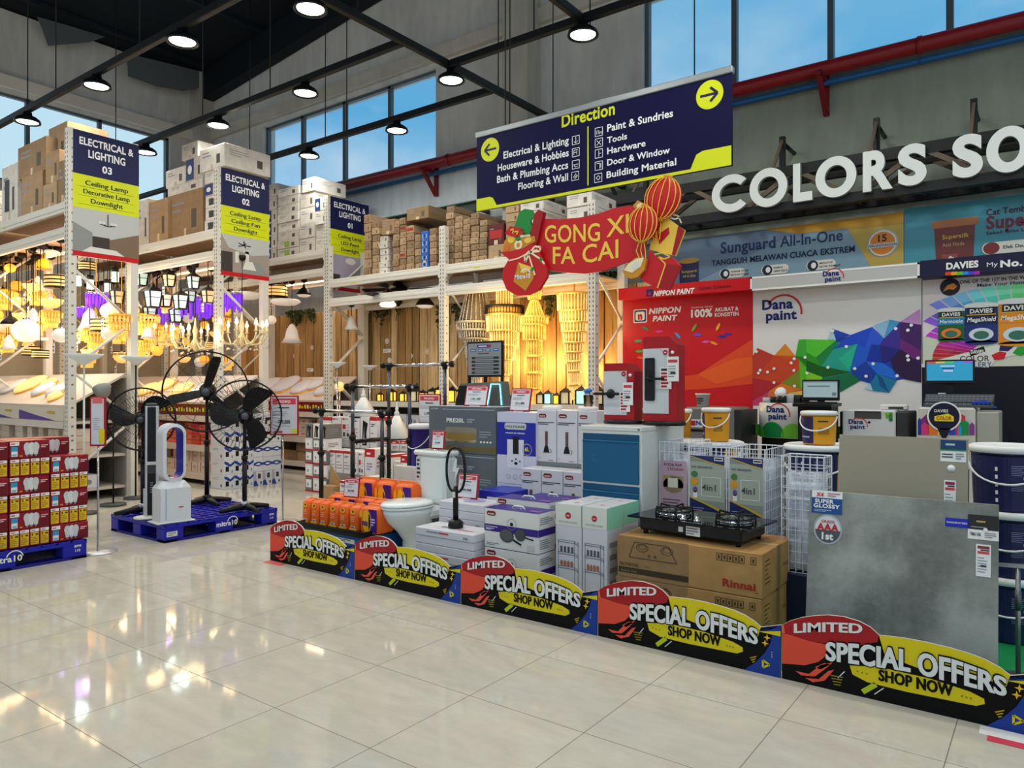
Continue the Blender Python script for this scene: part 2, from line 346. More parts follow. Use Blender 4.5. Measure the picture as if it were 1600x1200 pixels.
# torn roof insulation over the left wall
for i, (pts, lab) in enumerate(((((58, 27), (66, 46), (75, 72), (140, 66), (163, 58), (110, 42)), 'small grey torn flap of roof insulation drooping over left wall'),
                               (((198, 84), (200, 119), (245, 135), (285, 142), (322, 136), (326, 122), (312, 112)), 'large grey torn flap of roof insulation beside the room corner'))):
    b = B(); P = [onX(x, y, XB+.35) for x, y in pts]; b.prism(P, (.03, 0, 0), M('#5a6063', .8)); solo(b, 'insulation_flap', lab, 'insulation', 'torn roof insulation')
# ------------------------------------------------------------------ red and blue pipes on the back wall
def pipe(z, y, r, m, name, lab):
    b = B(); b.cyl((-13.4, y, z), (3.5, y, z), r, m, 16)
    for x in (-11.5, -8, -4.5, -1.2, 2): b.cyl((x, y, z), (x+.05, y, z), r*1.12, m, 16)
    return solo(b, name, lab, 'pipe')
pipe(5.10, YW-.26, .085, M('#8e1d22', .35), 'pipe', 'long red painted pipe running under the high windows')
pipe(4.98, YW-.12, .035, M('#1f5f96', .4), 'pipe', 'thin blue pipe running just below the long red pipe')
for px, lab in ((683, 'red triangular bracket under the pipe left of the navy hanging sign'), (1292, 'red triangular bracket under the pipe above the white letters')):
    p = onY(px, 160, YW-.01); b = B(); x = p.x; m = M('#7c1a20', .4)
    b.box(x-.03, YW-.06, 4.62, x+.03, YW, 5.2, m); b.box(x-.03, YW-.42, 4.98, x+.03, YW, 5.04, m)
    b.prism([(x-.03, YW-.40, 5.0), (x-.03, YW-.34, 5.0), (x-.03, YW-.02, 4.64), (x-.03, YW-.06, 4.62)], (.06, 0, 0), m)
    solo(b, 'pipe_bracket', lab, 'bracket', 'red pipe brackets')
# ------------------------------------------------------------------ hanging trunking grid and high-bay lamps
ZT = 5.25; TRM = M('#17191b', .5)
ZL = ZT-.16; pA, pB, pC = onZ(151, 133, ZL).y, onZ(341, 195, ZL).y, onZ(551, 223, ZL).y
xD = onZ(705, 124, ZL).x; pE = onZ(911, 53, ZL).y; xF = onZ(930, 46, ZT).x
def trunk(ax, c, a0, a1, lab, wires):
    b = B()
    if ax == 'x': b.box(a0, c-.035, ZT-.045, a1, c+.035, ZT+.045, TRM, .008)
    else: b.box(c-.035, a0, ZT-.045, c+.035, a1, ZT+.045, TRM, .008)
    t = thing('cable_trunking', lab, 'trunking', group='hanging cable trunking'); b.build('trunk', t)
    for w in wires:
        x, y = (w, c) if ax == 'x' else (c, w)
        h = B(); h.cyl((x, y, ZT), (x, y, roofz(x)+.05), .008, TRM, 6); h.build('suspension_wire', t)
trunk('x', pA, XB+.1, xF-.5, 'black cable trunking nearest the camera, running to the left window', [-14, -11.5, -10.6, -8.4, -6])
trunk('x', pB, XB+.1, xD-.036, 'black cable trunking in the middle, ending at the cross trunking', [-12.5, -9.9, -8.3])
trunk('x', pC, XB+.1, xD-.036, 'black cable trunking passing across the four-pane window', [-11.2, -9.2, -8.7])
trunk('y', xD, pA-.6, YW-.02, 'black cross trunking running towards the column behind the navy sign', [5.2, 7.6, 8.9])
trunk('x', pE, xD+.036, 4, 'black cable trunking passing above the right end of the navy sign', [-4.6, -2, 1])
trunk('y', xF, -3, pE-.036, 'black cross trunking at the top edge above the navy sign', [6.8, 4])
def highbay():
    t = thing('high_bay_lamp', 'x', 'lamp', group='round high-bay lamps')
    b = B(); b.lathe([(.03, .13), (.055, .12), (.06, .07), (.11, .055), (.155, .02), (.165, -.012), (.165, -.022), (.150, -.026), (.132, -.008)], M('#22262a', .3, .4), n=28); b.build('housing', t)
    b = B(); b.lathe([(.0001, -.004), (.118, -.006), (.132, -.009)], M('#f6fff2', .3, emit=9), n=28); b.build('lens', t)
    b = B(); b.cyl((0, 0, .12), (0, 0, .2), .012, TRM, 8); b.build('hanger', t)
    ld = bpy.data.lights.new('high_bay_light', 'AREA'); ld.shape = 'DISK'; ld.size = .26; ld.energy = LAMP_W; ld.color = (1, .97, .90); ld.spread = PI*.95
    lo = bpy.data.objects.new('light', ld); COL.objects.link(lo); lo.parent = t; lo.location = (0, 0, -.035)
    return t
hb = highbay(); HB = []
ZL = ZT-.16
def lampname(kind, i): return f'round high-bay lamp on the {kind} trunking, {ORD[i]} from the right'
for kind, pxs in (('nearest', [(285, 67), (151, 133), (43, 187)]), ('middle', [(477, 145), (341, 195), (228, 235)]), ('window', [(620, 203), (483, 242)])):
    for i, p in enumerate(pxs): yy = {'nearest': pA, 'middle': pB, 'window': pC}[kind]; v = Vector((onY(p[0], 100, yy).x, yy, ZL)); HB.append((v, lampname(kind, i)))
HB += [(Vector((xD, onZ(490, 10, ZL).y, ZL)), 'round high-bay lamp cut by the top edge on the cross trunking'), (Vector((xD, onZ(705, 124, ZL).y, ZL)), 'round high-bay lamp on the cross trunking left of the navy sign'),
       (Vector((onZ(911, 53, ZL).x, pE, ZL)), 'round high-bay lamp directly above the navy hanging sign')]
for i, (x, y) in enumerate([(-12.6, 2.6), (-10.5, 2.6), (-8.4, 2.6), (-6.2, 2.6), (-4, 2.6), (-1.8, 2.6), (.6, 2.6), (-8, .2), (-5.4, .2), (-2.8, .2), (0, .2), (2.6, .2), (-1.9, 6.8), (.4, 6.8), (2.6, 6.8), (2.6, 4.4), (-2.2, 4.6), (0, 4.6), (-7, -2.4), (-3, -2.4), (1, -2.4)]):
    HB.append((Vector((x, y, ZL)), f'round high-bay lamp overhead outside the photo, {i+1} of the outer rows'))
for i, (p, lab) in enumerate(HB):
    if i == 0: hb.location = p; hb['label'] = lab
    else: dup(hb, p, 0, lab)
# ================================================================== pallet racking
XE = -9.4                                  # end of the lighting aisles (plane of the hanging category signs)
RACKW = M('#d9d5c9', .38, name='rack_white_enamel'); SLOT = M('#6d6b64', .7); DECK = M('#c9a987', .6, kind='card')
def post(t, x, y, top, slots=True):
    b = B(); b.box(x-.05, y-.045, 0, x+.05, y+.045, top, RACKW); b.box(x-.08, y-.06, 0, x+.08, y+.06, .012, RACKW)
    if slots:
        z = .25; r = -.0465
        while z < top-.05:
            for k in (-.024, .024): b.quad((x+k-.009, y+r, z), (x+k+.009, y+r, z), (x+k+.005, y+r, z+.03), (x+k-.005, y+r, z+.03), SLOT)
            if int(z*20) % 2 == 0: b.quad((x+.0515, y-.012, z), (x+.0515, y+.012, z), (x+.0515, y+.012, z+.02), (x+.0515, y-.012, z+.02), SLOT)
            z += .055
    b.build('post', t)
def brace(t, x, y0, y1, z0, z1):
    b = B(); b.tube([(x, y0, z0), (x, y1, z1)], .018, RACKW, 6); b.build('brace', t)
def rack(label, xs, y0, y1, beams, top, shelf=None, group='white pallet racks'):
    t = thing('pallet_rack', label, 'rack', group=group)
    def B_(f, n): b = B(); f(b); b.build(n, t)
    for x in xs:
        e = top if abs(x-XE) < .1 else top-.1
        post(t, x, y0, e); post(t, x, y1, e, False)
        z = .35; k = 0
        while z+.62 < e:
            brace(t, x, y0 if k % 2 == 0 else y1, y1 if k % 2 == 0 else y0, z, z+.62); z += .62; k += 1
    for a, c in zip(xs, xs[1:]):
        a, c = a+.05, c-.05
        for z in beams:
            for y, n in ((y0-.01, -1), (y1+.01, 1)):
                def f(b):
                    b.box(a, y-.025, z-.13, c, y+.025, z, RACKW, .006); b.box(a, y-.031, z-.085, c, y+.031, z-.045, RACKW, .004)
                    for e in (a, c): b.box(e-.02 if e == c else e, y-.034, z-.17, e if e == c else e+.02, y+.034, z+.03, RACKW)
                    if n < 0 and z == beams[0]: b.quad((a+.5, y-.0265, z-.10), (a+.62, y-.0265, z-.10), (a+.62, y-.0265, z-.075), (a+.5, y-.0265, z-.075), M('#c8d400', .5))
                B_(f, 'beam')
        B_(lambda b: b.box(a, y0+.016, beams[0]-.035, c, y1-.016, beams[0]-.012, DECK), 'shelf_deck')
        B_(lambda b: b.box(a, y0+.016, beams[1]-.035, c, y1-.016, beams[1]-.012, DECK), 'shelf_deck')
    return t
ZB = 3.6
r3 = rack('white pallet rack of hanging lamps at far left, carrying category sign 03', [-14.4, -11.9, XE], 3.9, 4.63, [ZB, 3.30], 4.46)
r2 = rack('white pallet rack of lanterns and chandeliers, carrying category sign 02', [-14.4, -11.9, XE], 5.82, 6.55, [ZB, 3.30], 4.46)
r1 = rack('white pallet rack along the wall, carrying category sign 01', [-14.4, -11.9, XE], 7.74, 8.46, [ZB, 3.30], 4.46)
ZR = 3.08
rr = rack('white pallet rack over the chandeliers, right of category sign 01', [-9.28, -6.84, -4.45], 7.66, 8.40, [ZR, 2.78], 3.72)
# lower display shelves of the racks
PANELW = M('#d2c9bc', .5); STRIP = M('#d8c9b6', .5); SHD = M('#c9bfb0', .6)
def display(name, lab, xs, y0, y1, strip=None):
    t = thing(name, lab, 'display shelf', group='lower display shelves')
    b = B(); x0, x1 = xs
    b.prism([(x0, y0-.02, 1.17), (x0, y1-.06, 1.56), (x0, y1-.06, 1.53), (x0, y0-.02, 1.14)], (x1-x0, 0, 0), PANELW); b.build('slanted_panel', t)
    b = B(); b.box(x0, y0-.07, .98, x1, y0-.05, 1.14, STRIP if not strip else M(strip, .5))
    if strip:
        q = b.panel((x1-1.0, y0-.071, .98)); rnd = random.Random(3); y = .1
        for i in range(26):
            w = rnd.uniform(.02, .05); q.rect(y-.9+i*.07, .05, y-.9+i*.07+w, .11 if i % 3 else .09, YEL if i % 4 else WHITE)
    else:
        q = b.panel((x1-2.6, y0-.071, .98))
        for k in range(2): q.poly([(1.3*k, 0), (1.3*k+1.1, 0), (1.3*k+.6, .05), (1.3*k, .12)], M('#5a3f8c', .5)); q.bars(1.3*k+.85, .07, 1.3*k+1.2, .13, 1, M('#b8a040', .5), 2)
    b.build('price_strip', t)
    b = B()
    for z in (.94, .52, .12): b.box(x0, y0-.06, z, x1, y1-.06, z+.03, SHD); b.box(x0, y0-.08, z-.05, x1, y0-.06, z+.035, PANELW)
    b.box(x0, y0+.02, 0, x1, y0+.05, .12, M('#2a2622', .7)); b.build('shelf', t)
    b = B(); b.box(x0, y1-.06, 0, x1, y1-.045, 1.5, M('#8d857b', .7)); b.build('back_panel', t)
    return t
display('display_shelf', 'slanted shelf of round ceiling lights on the left rack', (-14.3, XE-.06), 3.92, 4.63)
display('display_shelf', 'slanted shelf of round ceiling lights on the middle rack', (-14.3, XE-.06), 5.84, 6.55, '#6d2f1c')
display('display_shelf', 'slanted shelf of white ceiling lights on the wall rack under sign 01', (-14.3, XE-.06), 7.76, 8.46, '#7c1214')
t = thing('display_shelf', 'lantern shelf below the wooden wall behind the offer goods', 'display shelf', group='lower display shelves')
b = B()
for z in (1.16, .6, .15): b.box(-9.2, 7.72, z-.04, -4.5, 8.3, z, M('#7d6b50', .6)); b.box(-9.2, 7.70, z-.07, -4.5, 7.72, z+.01, PANELW)
b.build('shelf', t); b = B(); b.box(-9.2, 8.3, 0, -4.5, 8.32, 1.16, M('#5a4c3a', .7)); b.build('back_panel', t)
# ------------------------------------------------------------------ wooden plank wall with ivy
WOODS = [M(h, .55, kind='wood') for h in ('#d3b078', '#b8945c', '#dcbd88', '#a98650')]
b = B(); rnd = random.Random(5); x = -13.0
while x < -4.12:
    w = rnd.uniform(.15, .24); b.box(x, 8.525+rnd.uniform(0, .012), .9, min(x+w-.016, -4.1), 8.56, 2.72, rnd.choice(WOODS), .006); x += w
b.box(-13.0, 8.565, .9, -4.1, 8.60, 2.72, M('#2c1c10', .8))
q = b.panel((0, 8.529, 0))
for px, py in ((604, 533), (608, 563), (668, 549), (641, 556), (487, 543), (460, 556), (484, 578), (604, 548)):
    p = onY(px, py, 8.52)
    if py in (533, 563, 549, 543, 556): q.ell(p.x, p.z, .045, .045, WHITE); q.ring(p.x, p.z, .03, .01, LINK, 2)
    else: q.rect(p.x-.09, p.z-.03, p.x+.09, p.z+.03, WHITE); q.bars(p.x-.07, p.z-.02, p.x+.07, p.z+.02, 2, LINK)
o = b.build('wooden_wall'); o['kind'] = 'structure'; o.name = 'trim_1'
LEAF = M('#3d4a1c', .6, kind='leaf'); LEAF2 = M('#2a3a14', .6, kind='leaf')
def ivy(px0, py0, px1, py1, n, lab, seed):
    rnd = random.Random(seed); a = onY(px0, py0, 8.5); c = onY(px1, py1, 8.5); t = thing('ivy_garland', lab, 'garland', group='ivy garlands on the plank wall')
    b = B(); g = B()
    for i in range(5):
        x = a.x+(c.x-a.x)*(i+.5)/5; g.tube([(x, 8.5, 2.74), (x+.03, 8.48, (a.z+c.z)/2), (x-.02, 8.5, c.z+.04)], .006, LEAF2, 5)
    g.build('stem', t)
    for i in range(n):
        u = rnd.random(); x = a.x+(c.x-a.x)*u; z = a.z+(c.z-a.z)*rnd.random()**1.6*(.55+.45*math.sin(u*9+seed)); y = 8.44+rnd.random()*.08
        s = rnd.uniform(.025, .05); q = rnd.uniform(0, 6.3); d = Vector((math.cos(q), rnd.uniform(-.6, .6), math.sin(q))).normalized(); e = d.cross(Vector((rnd.uniform(-1, 1), 1, rnd.uniform(-1, 1)))).normalized()
        p = Vector((x, y, z)); b.add([p-d*s, p+e*s*.55, p+d*s, p-e*s*.55], [(0, 1, 2, 3)], rnd.choice((LEAF, LEAF2, LEAF)))
    b.build('foliage', t)
ivy(684, 452, 726, 510, 420, 'dark ivy garland hanging left of the pale beaded chandelier', 1)
ivy(838, 445, 870, 500, 260, 'ivy garland hanging between the torch and cone chandeliers', 2)
ivy(930, 430, 985, 452, 260, 'ivy garland at the top right end of the plank wall', 3)
ivy(574, 478, 625, 505, 300, 'ivy garland hanging behind the ceiling fan', 4)
ivy(450, 488, 492, 508, 260, 'ivy garland on the plank wall behind the sign 01 rack', 5)
# ------------------------------------------------------------------ hanging category signs
PHW = M('#b9bcb8', .5); PHG = M('#8a8d8a', .5); PHD = M('#3c3530', .6); PHB = M('#7a6552', .6)
def catsign(y0, y1, num, lines, lab, art):
    w = y1-y0; h = 1.5; t = thing('category_sign', lab, 'sign', (XE+.055, y0, 2.95), PI/2, 'category signs on the rack ends')
    b = B(); b.box(0, -.0, 0, w, .02, h, WHITE); q = b.panel((0, -.001, 0))
    N2 = M('#10144a', .5)
    q.rect(0, .98, w, h, N2); q.rect(0, .58, w, .98, M('#d3dc10', .4)); q.rect(0, 0, w, .06, M('#c0141e', .4))
    q.txt('ELECTRICAL &', w/2, 1.34, .088, LETW, w=w*.82, bold=.03); q.txt('LIGHTING', w/2, 1.20, .092, LETW, w=w*.56, bold=.03); q.txt(num, w/2, 1.05, .085, LETW, bold=.03)
    for i, l in enumerate(lines):
        q.txt(l, w/2, .862-i*.105, .058, M('#1c2024', .5), bold=.006, w=min(w*.7, .042*len(l)), fat=.035); q.rect(.06, .835-i*.105, w-.06, .839-i*.105, INK)
    art(q, w); b.build('panel', t); return t
def art3(q, w):
    q.rect(0, .06, w, .58, PHW); q.poly([(0, .06), (.22, .06), (.22, .30), (0, .40)], PHG, 2); q.rect(.22, .06, .42, .26, PHD, 2); q.poly([(.42, .06), (w, .06), (w, .36), (.42, .24)], PHB, 2)
    q.poly([(.1, .06), (.6, .06), (.5, .12), (.2, .13)], OFFW, 3); q.line([(.40, .55), (.40, .40)], .012, BLACK, 3)
    for d in (-.09, -.05, .05, .09): q.line([(.40, .40), (.40+d, .42)], .008, BLACK, 3); q.ell(.40+d, .44, .018, .018, OFFW, 4)
def art2(q, w):
    q.rect(0, .06, w, .58, M('#9c8f84', .5)); q.poly([(0, .58), (w, .58), (w, .38), (.5, .33), (.12, .40)], PHW, 2); q.rect(0, .06, .18, .34, PHD, 2); q.rect(.22, .2, .28, .36, OFFW, 2); q.rect(.38, .2, .44, .38, OFFW, 2)
    q.poly([(.3, .07), (.75, .07), (.62, .24), (.36, .24)], PHG, 3); q.poly([(.34, .12), (.56, .12), (.5, .24), (.38, .24)], OFFW, 4); q.line([(.36, .52), (.36, .47)], .02, BLACK, 3)
    for a in range(5): q.line([(.36, .46), (.36+.11*math.cos(a*1.256), .46+.04*math.sin(a*1.256))], .014, BLACK, 3)
def art1(q, w):
    q.rect(0, .06, w, .58, M('#a39fb0', .5)); q.ell(.42, .50, .11, .055, OFFW, 3); q.rect(.05, .06, .2, .26, PHD, 2); q.poly([(.3, .06), (.7, .06), (.65, .22), (.34, .24)], M('#c9c4cf', .5), 2); q.poly([(.55, .06), (w, .06), (w, .2), (.62, .16)], M('#a87e63', .5), 3)
catsign(3.9, 4.68, '03', ['Ceiling Lamp', 'Decorative Lamp', 'Downlight'], 'navy and yellow hanging category sign numbered 03 at far left', art3)
catsign(5.82, 6.6, '02', ['Ceiling Lamp', 'Ceiling Fan', 'Downlight'], 'navy and yellow hanging category sign numbered 02', art2)
catsign(7.74, 8.56, '01', ['Ceiling Lamp', 'LED Panel', 'Downlight'], 'navy and yellow hanging category sign numbered 01 near the wall', art1)
# ------------------------------------------------------------------ cartons on the racks
BRN = [M(h, .75, kind='card') for h in ('#a98a66', '#9a7c5a', '#b39570', '#8f7453')]
WHT = [M(h, .65, kind='card') for h in ('#d6d0c5', '#c9c2b6', '#dfdad0')]
def carton(x0, x1, y0, d, z0, z1, m, lab, group, mark=1, tilt=0, tape=True):
    b = B(); w = x1-x0; h = z1-z0; b.box(0, 0, 0, w, d, h, m, .006)
    if tape: b.quad((w/2-.03, -.001, h*.0), (w/2+.03, -.001, 0), (w/2+.03, -.001, h*.22), (w/2-.03, -.001, h*.22), TAPE); b.quad((0, d/2-.03, h+.001), (w, d/2-.03, h+.001), (w, d/2+.03, h+.001), (0, d/2+.03, h+.001), TAPE)
    q = b.panel((0, 0, 0)); r = random.Random(int(x0*977+z0*131)); g = b.panel((w, 0, 0), (0, 1, 0))
    if mark:
        q.bars(w*.12, h*.55, w*.5, h*.85, 2, LINK, 1, r.randint(0, 99), .35); q.rect(w*.68, h*.2, w*.82, h*.6, M('#5b544c', .7), 1)
        g.bars(d*.1, h*.5, d*.55, h*.8, 3, LINK, 1, r.randint(0, 99), .3); g.rect(d*.7, h*.25, d*.82, h*.6, M('#5b544c', .7))
    if mark == 2: q.rect(w*.2, h*.2, w*.5, h*.75, M('#3a3f43', .6), 2)
    if mark == 3: q.rect(w*.35, h*.15, w*.6, h*.8, M('#8cb04a', .6), 2)
    if mark == 4: q.rect(w*.0, h*.05, w*.45, h*.95, M('#22407a', .6), 2); q.ell(w*.22, h*.5, w*.12, h*.2, WHITE, 3)
    if mark == 5: q.rect(w*.1, h*.3, w*.9, h*.7, M('#a82a25', .6), 2)
    if mark == 6:
        for k in range(5): q.rect(w*.15, h*(.06+.19*k), w*.85, h*(.06+.19*k)+h*.09, M('#8fb6e0', .6), 2); q.ell(w*.5, h*(.11+.19*k), w*.2, h*.05, M('#123a86', .6), 3)
    o = solo(b, 'carton', lab, 'carton', group, (x0, y0, z0)); o.rotation_euler = (0, 0, tilt); return o
def cpx(px0, px1, py0, z0, Y, d, m, lab, group, mark=1, tilt=0, z1=None):     # front face from photo columns px0..px1, top row py0
    a, c = onY(px0, py0, Y), onY(px1, py0, Y); z = z1 or (a.z+c.z)/2
    return carton(a.x, c.x, Y, d, z0, z, m, lab, group, mark, tilt), z
def column(px0, px1, py0, z0, Y, d, n, ms, where, group, marks=(1,), word='brown', jit=.02, seed=0):
    rnd = random.Random(seed or px0); a, c = onY(px0, py0, Y), onY(px1, py0, Y); top = (a.z+c.z)/2; h = (top-z0)/n
    for i in range(n):
        j = rnd.uniform(-jit, jit*.2)
        carton(a.x+.004, c.x-.004, Y+j+.02, d, z0+i*h, z0+(i+1)*h-.004, rnd.choice(ms), f'{word} carton, {ORD[i]} from the bottom of {where}', group, marks[i % len(marks)], tape=False)
G3 = 'cartons on top of the left rack'; Y3 = 3.93; D3 = ZB
cpx(3, 27, 258, D3, Y3, .5, WHT[0], 'white carton with a dark picture at the far left of the top shelf', G3, 2)
_, z = cpx(34, 66, 272, D3, Y3, .6, BRN[0], 'big brown carton on the far left top shelf, with a white label', G3)
cpx(28, 72, 222, z, Y3+.02, .6, BRN[1], 'wide brown carton stacked on the big labelled carton', G3)
_, z = cpx(67, 88, 286, D3, Y3, .4, BRN[2], 'small taped brown carton beside the big labelled carton', G3)
cpx(71, 90, 236, z, Y3, .4, BRN[0], 'upright brown carton leaning on the small taped carton', G3, 1, .05)
_, z = cpx(91, 105, 250, D3, Y3, .6, BRN[3], 'narrow brown carton next to the sign 03 post', G3)
cpx(76, 105, 195, z, Y3+.15, .5, BRN[2], 'top brown carton beside sign 03, highest of its pile', G3)
for i in range(7): carton(-13.6, -12.25, 4.0, .55, D3+i*.09, D3+i*.09+.085, WHT[i % 3], f'flat wrapped white carton, {ORD[i]} from the bottom of the far left flat stack', G3, 0)
G2 = 'cartons on top of the middle rack'; Y2 = 5.86
_, z = cpx(214, 232, 312, D3, Y2, .5, WHT[1], 'tall pale carton on the top shelf just right of sign 03', G2)
_, z = cpx(234, 262, 312, D3, Y2, .5, BRN[0], 'brown carton with a clear window on the shelf right of sign 03', G2)
_, z2 = cpx(263, 317, 300, D3, Y2+.05, .5, BRN[1], 'large plain brown carton left of sign 02', G2)
_, z = cpx(262, 316, 286, z2, Y2+.05, .5, WHT[0], 'flat white carton lying on the large plain brown carton', G2)
_, z2 = cpx(259, 290, 263, z, Y2+.05, .45, WHT[2], 'white carton second in the pile left of sign 02', G2)
_, z3 = cpx(281, 311, 244, z, Y2+.06, .45, WHT[0], 'white carton with a blue label in the pile left of sign 02', G2, 4) if False else (0, z2)
_, z3 = cpx(291, 318, 245, z, Y2+.05, .45, WHT[1], 'white carton with a blue corner in the pile left of sign 02', G2, 4)
cpx(284, 309, 223, z3, Y2+.05, .4, WHT[0], 'topmost small white carton in the pile left of sign 02', G2)
column(319, 348, 265, D3, Y2, .66, 5, WHT, 'the white stack behind sign 02', G2, (2, 2, 2, 4, 1), 'white')
p0, p1 = onY(312, 225, Y2-.03), onY(351, 222, Y2-.03); zt = (onY(335, 265, Y2).z)
carton(p0.x, p1.x, Y2-.03, .74, zt, p1.z, WHT[2], 'large white carton on top of the stack behind sign 02', G2)
G1 = 'white cartons on the shelf between signs 02 and 01'; Y1 = 7.78
column(416, 432, 287, D3, Y1+.1, .5, 6, WHT, 'the stack nearest sign 02', G1, (4, 4, 4, 4, 1, 1), 'white')
column(433, 466, 292, D3, Y1, .6, 8, WHT, 'the wide stack right of sign 02', G1, (3, 3, 1, 1, 1, 1, 1, 1), 'white')
column(467, 491, 300, D3, Y1, .6, 4, WHT, 'the square-carton stack left of sign 01', G1, (1,), 'white')
column(492, 511, 308, D3, Y1, .6, 4, WHT, 'the printed stack touching the sign 01 post', G1, (1, 1, 1, 4), 'white')
cpx(472, 492, 278, onY(480, 300, Y1).z, Y1, .66, WHT[2], 'white carton on top of the square-carton stack left of sign 01', G1)
GR = 'brown cartons on the shelf over the chandeliers'; YR_ = 7.72
def col1(px0, px1, py0, n, where, marks=(1,), ms=BRN, word='brown', d=.62): column(px0, px1, py0, ZR, YR_, d, n, ms, where, GR, marks, word)
col1(568, 578, 335, 7, 'the stack half hidden by sign 01')
col1(580, 591, 345, 8, 'the tall stack just right of sign 01')
col1(592, 605, 368, 6, 'the pale stack under the long flat carton', ms=WHT, word='pale')
for i, (a, c, y, w) in enumerate(((582, 612, 338, 'long brown carton bridging the pale stack right of sign 01'),)):
    pa, pc = onY(a, y, YR_), onY(c, y, YR_); zz = onY(598, 368, YR_).z+.005; carton(pa.x+.2, pc.x+.05, YR_, .62, zz, zz+.22, BRN[1], w, GR)
col1(612, 622, 345, 8, 'the fifth stack right of sign 01'); col1(623, 633, 340, 8, 'the sixth stack right of sign 01', (1, 1, 5, 1))
col1(634, 646, 352, 6, 'the stack with a red-lettered carton', (1, 1, 1, 1, 1, 5)); col1(647, 657, 366, 5, 'the stack left of the blue carton')
pa, pc = onY(658, 362, YR_), onY(669, 362, YR_); carton(pa.x, pc.x, YR_, .6, ZR, pa.z, M('#2a62b8', .5), 'tall blue patterned carton among the brown stacks', GR, 6)
col1(670, 681, 356, 6, 'the last stack before the middle post')
pa = onY(636, 338, YR_); carton(onY(634, 340, YR_).x, onY(668, 340, YR_).x, YR_+.02, .6, onY(640, 352, YR_).z+.07, onY(640, 352, YR_).z+.25, BRN[3], 'long brown carton lying over the red-lettered stack', GR)
col1(696, 708, 321, 9, 'the first stack right of the middle post'); col1(709, 721, 337, 8, 'the second stack right of the middle post'); col1(722, 733, 341, 8, 'the third stack right of the middle post')
col1(734, 747, 332, 8, 'the fourth stack right of the middle post'); col1(748, 760, 343, 7, 'the fifth stack right of the middle post')
pa, pc = onY(763, 384, YR_), onY(787, 384, YR_); carton(pa.x, pc.x, YR_, .6, ZR, pa.z, BRN[2], 'brown carton below the dark red carton', GR); carton(pa.x, pc.x, YR_, .6, pa.z, onY(775, 350, YR_).z, M('#5a1f26', .6, kind='card'), 'dark red carton beside the hanging festive banner', GR, 5)
col1(789, 810, 318, 6, 'the stack above the money bag cut-out'); col1(811, 848, 312, 5, 'the white stack behind the festive banner', ms=WHT, word='white')
col1(884, 924, 300, 4, 'the wide white stack left of the end post', ms=WHT, word='white')
pa = onY(738, 275, YR_); col1(742, 775, 275, 0 or 3, 'the pile behind the lower left corner of the navy sign') if False else None
pa, pc = onY(736, 296, YR_+.1), onY(752, 296, YR_+.1)
